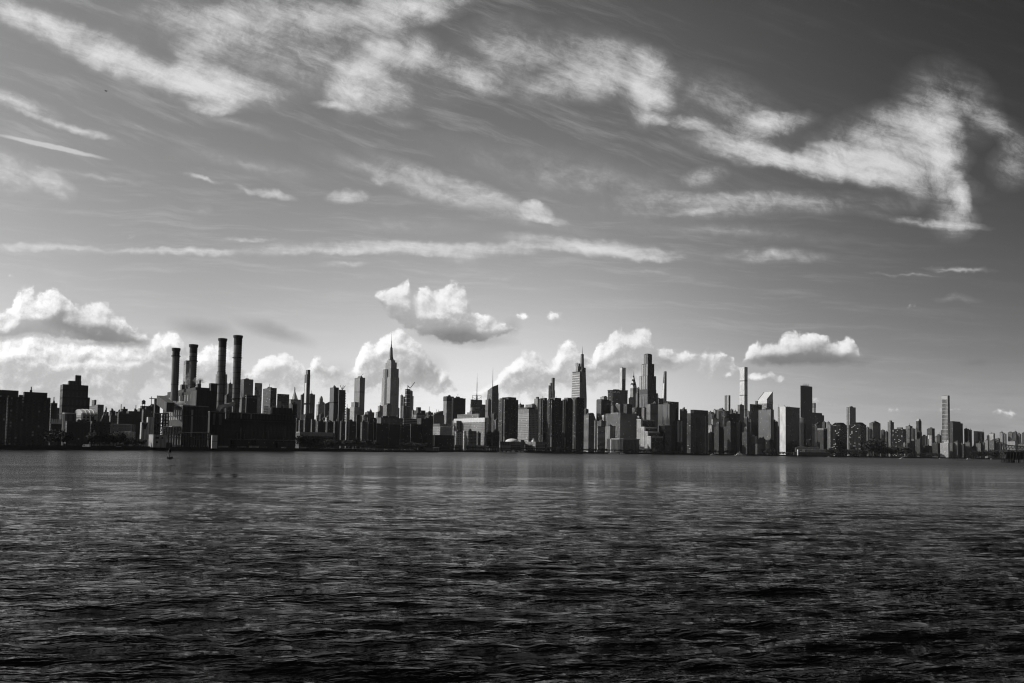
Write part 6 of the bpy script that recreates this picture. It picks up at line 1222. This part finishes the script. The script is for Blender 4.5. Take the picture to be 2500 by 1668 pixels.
ROWS = [('A', 700, 1010, 1040, 705, 7, 'at the foot of the black riverside housing blocks'), ('A', 1330, 1500, 1060, 735, 4, 'before the block with the stepped chimney'), ('A', 1570, 1790, 1060, 760, 5, 'beside the slanting thin steel on the bank'),
 ('B', -10, 260, 1245, 790, 7, 'just left of the cream pump house'), ('C', 770, 1010, 1100, 1105, 8, 'before the left half of the round-ended deck'), ('C', 1195, 1270, 1160, 1110, 3, 'at the right end of the round-ended deck'),
 ('C', 1330, 1930, 1165, 1230, 14, 'below the black brick estate'), ('D', 380, 660, 1290, 1380, 9, 'between the brick estate and the pier'), ('E', 1150, 1500, 1268, 1975, 9, 'under the black notched riverside towers'),
 ('F', 290, 540, 1335, 2140, 6, 'under the balcony-striped apartment block'), ('F', 690, 1200, 1338, 2180, 12, 'below the ribbed low block and white terraces'), ('G', 520, 900, 1325, 2430, 9, 'under the dark brick river blocks'),
 ('G', 1290, 1450, 1310, 2560, 5, 'left of the white-sided slab foot'), ('H', 20, 250, 1325, 2650, 6, 'right under the white-sided slab'), ('H', 770, 1420, 1285, 2690, 15, 'below the black lit-window twins'), ('H', 1420, 1610, 1130, 2740, 5, 'in the tall rounded clump below the ribbed tower'),
 ('H', 1600, 2090, 1248, 2740, 12, 'below the small pale row houses'), ('I', 230, 850, 1215, 2850, 14, 'left of the bright gridded river house'), ('I', 1410, 1660, 1185, 2880, 7, 'under the square jet black block'),
 ('I', 1660, 2400, 1165, 2880, 17, 'below the bridge')]
ORD = ['leftmost', 'second', 'third', 'fourth', 'fifth', 'sixth', 'seventh', 'eighth', 'ninth', 'tenth', 'eleventh', 'twelfth', 'thirteenth', 'fourteenth', 'fifteenth', 'sixteenth', 'seventeenth']
def nth(i, n): return 'leftmost' if i == 0 else ('rightmost' if i == n-1 else ORD[i] + ' from left')
for zn, x0, x1, yt, d, n, lb in ROWS:
    for i in range(n):
        x = x0+(x1-x0)*(i+TR.uniform(.2, .8))/n; dd = d*TR.uniform(.985, 1.02); X, Y, Z = place(zn, x, yt+TR.uniform(-6, 14)*(1 if d < 2000 else .6), dd)
        tree(X, Y, max(Z-GZ, 4.0), '%s dark tree, %s' % (nth(i, n), lb), 'trees '+lb)
for p in protos:
    if not p[1]:
        for ch in list(p[0].children): bpy.data.objects.remove(ch)
        bpy.data.objects.remove(p[0])
# ------------------------------------------------------------------ buoy
X, Y, Z = place('B', 523, 1470, 372); e = empty('channel_buoy', (X, Y, 0)); tag(e, 'dark navigation buoy with a cage tower floating in front of the power station', 'buoy')
q = MB(); q.cyl(0, 0, 1.15, -.4, .0, 1.45, n=20, cap=False); q.cyl(0, 0, 1.45, 0, .75, 1.4, n=20); q.build('float', 'hull_dark', e)
q = MB(); q.cyl(0, 0, 1.62, .35, .5, n=20)
for i in range(10): a = i*.628; q.bar((1.5*math.cos(a), 1.5*math.sin(a), .4), (1.5*math.cos(a), 1.5*math.sin(a), 1.0), .1)
q.build('fender_ring', 'hull_dark', e)
for i in range(4): a = i*math.pi/2+.5; q = MB(); q.bar((.85*math.cos(a), .85*math.sin(a), .7), (.55*math.cos(a), .55*math.sin(a), 3.0), .16); q.build('leg', 'hull_dark', e)
q = MB(); q.cyl(0, 0, .28, .7, 2.0, n=10); q.build('bell', 'steel', e)
q = MB(); q.cyl(0, 0, .72, 2.9, 4.1, .7, n=12); q.build('day_mark', 'soot', e)
q = MB(); q.cyl(0, 0, .16, 4.1, 4.7, n=8); q.cyl(0, 0, .24, 4.55, 4.7, n=8); q.build('lantern', 'hull_dark', e)
# ------------------------------------------------------------------ boats
def boat(name, zone, x0, x1, yw, d, label, decks=2, cat='boat', hull='white', th=0.0, wake=0, mast=1, group=None, flip=1):
    Xa, _, _ = place(zone, x0, yw, d); Xb, _, _ = place(zone, x1, yw, d); L = (Xb-Xa)/max(math.cos(th), .3); w = max(L*.2, 1.6)
    e = empty(name, ((Xa+Xb)/2, d, 0), th + (0 if flip > 0 else math.pi)); tag(e, label, cat, group)
    h = max(L*.075, .8); n = 8; S = [(-.5, .82), (-.3, 1), (0, 1), (.2, .95), (.33, .75), (.43, .42), (.5, .04)]
    q = MB(); P = [(x*L, -w/2*k) for x, k in S] + [(x*L, w/2*k) for x, k in S[::-1]]; B_ = [(x*.95, y*.7) for x, y in P]
    zt = [h*(1+.45*max(0, (x/L+.05))) for x, y in P]; q.prism(B_, -.4, zt, P); q.build('hull', hull, e)
    x0_, x1_ = -.36, .2; z = h*1.02
    for k in range(decks):
        q = MB(); a, c, ww, hh = L*x0_, L*x1_, w*(.78-.13*k), max(L*.062, 1.1)
        q.prism([(a, -ww/2), (c, -ww/2), (c, ww/2), (a, ww/2)], z, z+hh, [(a, -ww/2), (c-hh*.6, -ww/2), (c-hh*.6, ww/2), (a, ww/2)]); cb_ = q.build('cabin', 'white', e)
        q = MB(); q.prism([(a+L*.02, -ww/2-.06), (c-hh*.5, -ww/2-.06), (c-hh*.5, ww/2+.06), (a+L*.02, ww/2+.06)], z+hh*.4, z+hh*.78, cap=True); q.build('window_band', 'glass_plain', cb_)
        q = MB(); q.box(a-L*.03, c-hh*.4, -ww/2-.3, ww/2+.3, z+hh, z+hh+.14); q.build('deck_roof', 'white', e)
        z += hh+.14; x0_ += .07; x1_ -= .09
    if mast: q = MB(); q.bar((-L*.08, 0, z-.1), (-L*.1, 0, z+L*.12), L*.012+.08); q.bar((-L*.13, 0, z+L*.05), (-L*.04, 0, z+L*.05), L*.01+.06); q.build('mast', 'steel_pale', e)
    if wake:
        q = MB(); r = random.Random(9)
        for i in range(26): t = i/26.; x = -L*.5-wake*t; s_ = .5+1.3*(1-t); y = (1 if i % 2 else -1)*(w*.3+wake*.08*t); q.prism([(x-s_*1.6, y-s_*.5), (x+s_*1.6, y-s_*.5), (x+s_*1.6, y+s_*.5), (x-s_*1.6, y+s_*.5)], -.05, .28*(1-t)+.12)
        o = q.build('wake', 'foam'); o.location = e.location; o.rotation_euler = e.rotation_euler; tag(o, 'white foam trail behind the %s' % label[:40].rsplit(' ', 1)[0], 'wake', kind='stuff')
    return e
boat('motor_yacht', 'G', 895, 1052, 1408, 2120, 'large white two-deck motor yacht under way in front of the dark brick blocks', 3, 'yacht', wake=12)
boat('ferry', 'G', 545, 622, 1396, 2180, 'small white ferry left of the large motor yacht', 2, 'ferry')
boat('ferry', 'F', 556, 692, 1394, 1985, 'white three-deck excursion ferry moored below the low ribbed block', 3, 'ferry')
boat('ferry', 'F', 696, 764, 1395, 1985, 'smaller white boat moored at the right end of the three-deck excursion ferry', 2, 'ferry')
boat('speedboat', 'H', 788, 842, 1418, 2150, 'tiny white speedboat trailing foam below the black lit-window twins', 1, 'boat', wake=42, mast=0)
boat('ferry', 'H', 1924, 2012, 1440, 1790, 'white commuter ferry with a mast throwing foam near the right side', 2, 'ferry', flip=-1, wake=24)
boat('tour_boat', 'I', 1322, 1432, 1330, 2250, 'pale flat passenger boat at the pier below the black tower pair', 1, 'boat')
for i, (x0, x1, y, dk, lb) in enumerate([(452, 520, 1345, 1, 'leftmost white yacht of the marina, low and long'), (515, 590, 1340, 2, 'second white yacht of the marina, under the left edge of the dome'), (585, 650, 1345, 1, 'third white yacht of the marina, directly below the dome'),
        (640, 745, 1348, 3, 'biggest white yacht of the marina, three decks, nearest the open water'), (735, 790, 1342, 2, 'white yacht just right of the biggest one in the marina'), (780, 850, 1345, 2, 'rightmost white yacht of the marina, in front of the stair tower')]):
    boat('moored_yacht', 'E', x0, x1, y, 1745-(15 if dk == 3 else 0)+i*2, lb, dk, 'yacht', group='white yachts in the marina by the domed building', flip=1 if i % 2 else -1)
for i, (x, y) in enumerate([(560, 1310), (610, 1300), (690, 1298), (830, 1312)]): boat('moored_yacht', 'E', x-22, x+24, 1322, 1772, ['small white yacht tucked behind the second yacht of the marina', 'small white yacht tucked behind the one below the dome', 'small white yacht tucked behind the biggest one', 'small white yacht tucked behind the rightmost one'][i], 2, 'yacht', group='small yachts at the back of the marina')
e = boat('barge', 'D', 652, 782, 1392, 1290, 'black flat barge with a bright white canopy left of the long grey shed', 0, 'barge', hull='hull_dark', mast=0)
q = MB(); q.box(-9, 10, -3, 3, 2.5, 6.6); q.build('deckhouse', 'hull_dark', e); q = MB(); q.box(2, 11, -3.5, 3.5, 7.2, 8.0); q.build('canopy', 'white', e)
q = MB(); [q.bar((x, y, 2.4), (x, y, 7.3), .3) for x in (2.5, 6.5, 10.5) for y in (-3.2, 3.2)]; q.build('canopy_post', 'steel', e)
# ------------------------------------------------------------------ piers
X0, X1 = place('C', 1150, 1300, 1120)[0], place('D', 532, 1385, 1225)[0]
e = empty('long_pier', (X0, 1100, 0)); tag(e, 'long black pier with parked cars below the spired skyscraper', 'pier')
q = MB(); q.prism([(0, 0), (X1-X0, 90), (X1-X0, 118), (0, 28)], 1.2, 3.4, bot=True); q.build('deck', 'concrete_dark', e)
q = MB(); n = 40; q.v = []
for i in range(n): t = i/n; q.cyl((X1-X0)*t+1, 90*t+1, .45, -1.5, 1.25, n=6, cap=False)
q.build('pile', 'wood', e)
q = MB(); q.bar((0, .4, 4.5), (X1-X0, 90.4, 4.5), .15); [q.bar(((X1-X0)*i/30, 90*i/30+.4, 3.3), ((X1-X0)*i/30, 90*i/30+.4, 4.5), .14) for i in range(31)]; q.build('railing', 'steel_pale', e)
# dark slip on the right
def slip(d):
    X0 = place('I', 1930, 1390, d)[0]; e = empty('ferry_slip', (X0, d, 0)); tag(e, 'black derelict ferry slip with pile clusters standing in the water at the right edge', 'pier')
    f = lambda x, y: place('I', x, y, d); rr = random.Random(2)
    for j, (xa, xb, yt) in enumerate([(1930, 1965, 1215), (1990, 2060, 1335), (2065, 2165, 1325), (2250, 2282, 1235), (1968, 1992, 1290), (2175, 2190, 1300)]):
        q = MB(); xa_, xb_ = f(xa, 1300)[0]-X0, f(xb, 1300)[0]-X0; zt = f((xa+xb)/2, yt)[2]; n = max(4, int((xb-xa)/6))
        for i in range(n): x = xa_+(xb_-xa_)*i/(n-1); y = rr.uniform(-1.5, 1.5); q.cyl(x, y, .24, -1.5, zt+rr.uniform(-1.1, .2), n=6)
        q.box(xa_, xb_, -.4, .4, zt*.55, zt*.55+.35); q.build('pile_cluster', 'wood', e)
    q = MB(); xa_, xb_ = f(1985, 1210)[0]-X0, f(2450, 1210)[0]-X0; zt = f(2100, 1205)[2]; q.box(xa_, xb_, 0, 6, zt-1.1, zt, bot=True); q.box(xa_+4, f(2330, 1)[0]-X0, .5, 5, zt-9.0, zt-1.1); q.build('gantry', 'soot', e)
    q = MB(); [q.bar((x, 0, -1), (x, 0, zt-1), .5) for x in np.linspace(xa_, xb_, 9)]; q.build('post', 'wood', e)
slip(1134)
X, Y, Z = place('I', 1150, 1362, 1390); X2 = place('I', 1585, 1368, 1390)[0]; e = empty('floating_boom', (X, Y, 0)); tag(e, 'thin line of black floats on the water near the right edge', 'boom')
r = random.Random(4); L = X2-X; x = 0
q = MB(); q.bar((0, 0, .1), (L, -6, .1), .3); q.build('cable', 'soot', e)
while x < L: w = r.uniform(.8, 2.5); q = MB(); q.cyl(x, -6*x/L, .8, -.3, .45+r.uniform(0, .3), .6, n=8); q.build('float', 'soot', e); x += w+1.6
# pale landing stage far right
for nm, z_, x0, x1, y, d, h, lb in [('landing_stage', 'I', 850, 1500, 1316, 2350, 2.2, 'long pale low landing stage below the bright gridded river house'), ('landing_stage', 'I', 1770, 1925, 1300, 2500, 2.6, 'short pale landing stage left of the black ferry slip')]:
    Xa, Xb = place(z_, x0, y, d)[0], place(z_, x1, y, d)[0]; e = empty(nm, (Xa, d, 0)); tag(e, lb, 'pier'); q = MB(); q.box(0, Xb-Xa, 0, 8, 1.0, h, bot=True); q.build('deck', 'concrete', e); q = MB(); [q.cyl(x, 1, .4, -1.5, 1.05, n=6) for x in np.linspace(1, Xb-Xa-1, 16)]; q.build('pile', 'wood', e)
# ------------------------------------------------------------------ far truss bridge
D = 3500; e = empty('truss_bridge', (place('I', 1780, 1100, D)[0], D, 0)); tag(e, 'far grey steel truss bridge sloping into the right edge of the photo', 'bridge')
f = lambda x, y: Vector((place('I', x, y, D)[0]-e.location.x, 0, place('I', x, y, D)[2]))
top = [(1760, 935), (1850, 985), (1950, 1035), (2060, 1078), (2200, 1092), (2350, 1104), (2520, 1105), (2700, 1040)]; N_ = 34
tx = [1760+(2700-1760)*i/N_ for i in range(N_+1)]; ty = np.interp(tx, [t[0] for t in top], [t[1] for t in top])
for oy in (0, 20):
    q = MB(); T = [f(x, y)+Vector((0, oy, 0)) for x, y in zip(tx, ty)]; Bt = [f(x, 1162+(x-1780)*.012)+Vector((0, oy, 0)) for x in tx]
    for i in range(N_): q.bar(T[i], T[i+1], 2.2)
    q.build('top_chord', 'steel', e); q = MB()
    for i in range(N_+1): q.bar(T[i], Bt[i], 1.0)
    for i in range(N_): q.bar(T[i] if i % 2 else T[i+1], Bt[i+1] if i % 2 else Bt[i], .9)
    q.build('web_member', 'steel', e)
q = MB(); q.box(Bt[0].x, Bt[-1].x, 0, 20, Bt[0].z-3.5, Bt[0].z, bot=True); q.build('deck', 'concrete_dark', e)
for x in (1830, 2300): q = MB(); p = f(x, 1165); q.box(p.x-5, p.x+5, -1, 21, 0, p.z-3.5); q.build('pier', 'concrete_dark', e)
# ------------------------------------------------------------------ road vehicles and lamps
def car(loc, rz, label, kind='car', mat='white', proto={}, group=None):
    L, w, h = (4.5, 1.8, 1.45) if kind == 'car' else ((6.2, 2.1, 2.5) if kind == 'van' else (9.5, 2.5, 3.4))
    key = (kind, mat)
    if key in proto: e = copy_tree(proto[key])
    else:
        e = empty('parked_'+kind, (0, 0, 0)); hb = h*.55 if kind == 'car' else h*.92
        q = MB(); q.prism([(-L/2, -w/2), (L/2, -w/2), (L/2, w/2), (-L/2, w/2)], .3, hb, [(-L/2+.1, -w/2+.06), (L/2-(.15 if kind == 'car' else .9), -w/2+.06), (L/2-(.15 if kind == 'car' else .9), w/2-.06), (-L/2+.1, w/2-.06)], bot=True); q.build('body', mat, e)
        if kind == 'car': q = MB(); q.prism([(-L*.38, -w*.46), (L*.22, -w*.46), (L*.22, w*.46), (-L*.38, w*.46)], hb, h, [(-L*.28, -w*.38), (L*.1, -w*.38), (L*.1, w*.38), (-L*.28, w*.38)]); q.build('cabin', 'glass_plain', e)
        else: q = MB(); q.box(L*.1, L*.36, -w/2-.03, w/2+.03, h*.5, h*.78); q.build('cab_window', 'glass_plain', e)
        for sx in (-.32, .32):
            for sy in (-1, 1):
                q = MB(); P = [(sx*L+.34*math.cos(a*math.pi/5), sy*w*.46, .34+.34*math.sin(a*math.pi/5)) for a in range(10)]; q.face(P); q.face([(p[0], p[1]+.2*-sy, p[2]) for p in P][::-1])
                for i in range(10): a, c = P[i], P[(i+1) % 10]; q.face([a, c, (c[0], c[1]-.2*sy, c[2]), (a[0], a[1]-.2*sy, a[2])])
                q.build('wheel', 'soot', e)
        proto[key] = e
    e.location = loc; e.rotation_euler = (0, 0, rz); tag(e, label, kind, group); return e
X, Y, Z = place('A', 1272, 1250, 668); car((X, Y, GZ), math.pi, 'white van on the riverside road left of the power station', 'van')
X, Y, Z = place('A', 1732, 1250, 760); car((X, Y+2, GZ), .1, 'white car on the riverside road right of the white van', 'car')
for x, k, m_, lb in [(105, 'truck', 'white', 'white box truck on the bank below the left part of the turbine hall'), (150, 'truck', 'steel_pale', 'grey box truck parked right behind the white box truck'), (200, 'van', 'white', 'white van third in the line below the turbine hall'), (300, 'car', 'steel_pale', 'pale car right of the line of trucks below the turbine hall'),
        (340, 'car', 'white', 'white car furthest right of the line below the turbine hall'), (560, 'van', 'white', 'lone white van below the right part of the turbine hall')]:
    X, Y, Z = place('C', x, 1275, 985); car((X, Y, GZ), R(20), lb, k, m_)
for i in range(13):
    t = .03+.072*i; car((X0+(X1-X0)*t, 1100+90*t+10+(i % 3)*4, 3.4), R(20 if i % 2 else 95), '%s %s car parked on the long black pier' % (nth(i, 13), ['white', 'grey', 'black'][i*7 % 3]), 'car', ['white', 'steel_pale', 'soot'][i*7 % 3], group='cars parked on the long black pier')
def lamp(x, y, z, h, label, proto=[]):
    if proto: e = copy_tree(proto[0])
    else:
        e = empty('street_lamp', (0, 0, 0)); q = MB(); q.cyl(0, 0, .16, 0, 9, .09, n=6); q.build('post', 'steel', e)
        q = MB(); q.bar((0, 0, 8.9), (1.8, 0, 9.3), .14); o = q.build('arm', 'steel', e); q = MB(); q.box(1.5, 2.4, -.2, .2, 9.2, 9.42); q.build('lamp_head', 'steel_pale', o); proto.append(e)
    e.location = (x, y, z); e.scale = (1, 1, h/9.); tag(e, label, 'street lamp', 'lamps along the near bank')
for px, lb in [(118, 'street lamp below the black riverside housing blocks'), (141, 'street lamp in front of the slot-windowed tower'), (232, 'street lamp before the block with the stepped chimney'), (470, 'street lamp left of the white billboard hut'), (560, 'street lamp right of the small square white hut wall'), (617, 'street lamp below the middle of the turbine hall'), (700, 'street lamp at the right end of the turbine hall'), (820, 'street lamp at the right end of the round-ended deck')]:
    x, y = shore_xy(px, 14); lamp(x, y, GZ, 11, lb)
# construction-yard clutter on the near bank
r = random.Random(21); cl_l = ['left of the white van', 'right of the white van', 'by the thin slanting steel', 'below the pipe bridge', 'left of the cream pump house', 'right of the cream pump house', 'under the low pale steel frame', 'under the long pipe rack', 'left of the small white hut wall', 'right of the small white hut wall', 'under the left part of the turbine hall', 'under the trucks below the turbine hall', 'under the right part of the turbine hall', 'at the left end of the round-ended deck']
for i, lb in enumerate(cl_l):
    px = [170, 228, 262, 300, 335, 418, 440, 470, 500, 545, 590, 640, 690, 740][i]; x, y = shore_xy(px, 8+r.random()*6); e = empty('storage_container', (x, y, GZ), R(15)); L = r.uniform(6, 12)
    q = MB(); q.box(-L/2, L/2, -1.2, 1.2, 0, 2.6); q.build('container_body', ['concrete_dark', 'steel_pale', 'concrete', 'rust'][i % 4], e)
    q = MB(); [q.bar((-L/2+L*j/12, -1.26, .1), (-L/2+L*j/12, -1.26, 2.5), .12) for j in range(13)]; q.build('corrugation', 'steel', e); tag(e, 'boxy storage container on the bank '+lb, 'container', 'containers on the near bank')
# bird
X, Y, Z = place('P', 258, 222, 170); e = MB(); e.face([(-.1, 0, 0), (.1, .02, .02), (.32, .1, .1), (.1, .16, .03)]); e.face([(-.1, 0, 0), (.1, -.02, .02), (-.3, .1, .1), (-.1, .16, .03)]); e.prism([(-.05, -.12), (.05, -.12), (.07, .2), (-.07, .2)], -.04, .05, bot=True); o = e.build('bird', 'soot'); o.location = (X, Y, Z); o.scale = (1.4,)*3; tag(o, 'tiny dark bird flying high in the sky on the left', 'bird')
# ------------------------------------------------------------------ steam
def steam(zone, x, y, d, rx, rz_, label, dens=.12):
    X, Y, Z = place(zone, x, y, d); me = bpy.data.meshes.new('steam_plume'); bm = bmesh.new(); bmesh.ops.create_icosphere(bm, subdivisions=3, radius=1)
    for v in bm.verts:
        from mathutils import noise as ns
        k = 1+.5*ns.noise(v.co*1.7+Vector((x, y, 0))) + .2*ns.noise(v.co*4); v.co = Vector((v.co.x*rx*k, v.co.y*rx*.6*k, v.co.z*rz_*k))
    bm.to_mesh(me); bm.free(); o = bpy.data.objects.new('steam_plume', me); COL.objects.link(o); o.location = (X, Y, Z)
    k = 'steam'
    if k not in _M:
        m = bpy.data.materials.new(k); m.use_nodes = True; N = NB(m.node_tree); N.n.clear(); _M[k] = m; out = N.new('ShaderNodeOutputMaterial'); v = N.new('ShaderNodeVolumePrincipled'); N.l.new(v.outputs[0], out.inputs['Volume'])
        v.inputs['Color'].default_value = (.95,)*3+(1,); ob = N.new('ShaderNodeTexCoord').outputs['Object']; N.put(v.inputs['Density'], N.m('MULTIPLY', N.rng(N.noise(ob, .35, 5, .6), .42, .62), .35)); v.inputs['Anisotropy'].default_value = .3
    me.materials.append(_M[k]); tag(o, label, 'steam')
steam('B', 722, 590, 1000, 4, 9, 'white steam rising left of the second chimney foot')
steam('B', 852, 600, 1000, 7, 4.5, 'grey steam drifting right of the second chimney foot')
steam('B', 625, 853, 900, 9, 2.6, 'low white steam on the roof below the sloping conveyor')
# ------------------------------------------------------------------ air between the camera and the far towers
if True:
    q = MB(); q.prism([(-9600, -9600), (9600, -9600), (9600, 9600), (-9600, 9600)], -3, 520, bot=True)
    m = bpy.data.materials.new('haze_air'); m.use_nodes = True; N = NB(m.node_tree); N.n.clear(); out = N.new('ShaderNodeOutputMaterial'); v = N.new('ShaderNodeVolumePrincipled'); N.l.new(v.outputs[0], out.inputs['Volume'])
    v.inputs['Color'].default_value = (.9,)*3+(1,); v.inputs['Density'].default_value = 1.4e-5; v.inputs['Anisotropy'].default_value = .3
    _M['haze_air'] = m; o = q.build('haze', 'haze_air'); tag(o, kind='stuff')
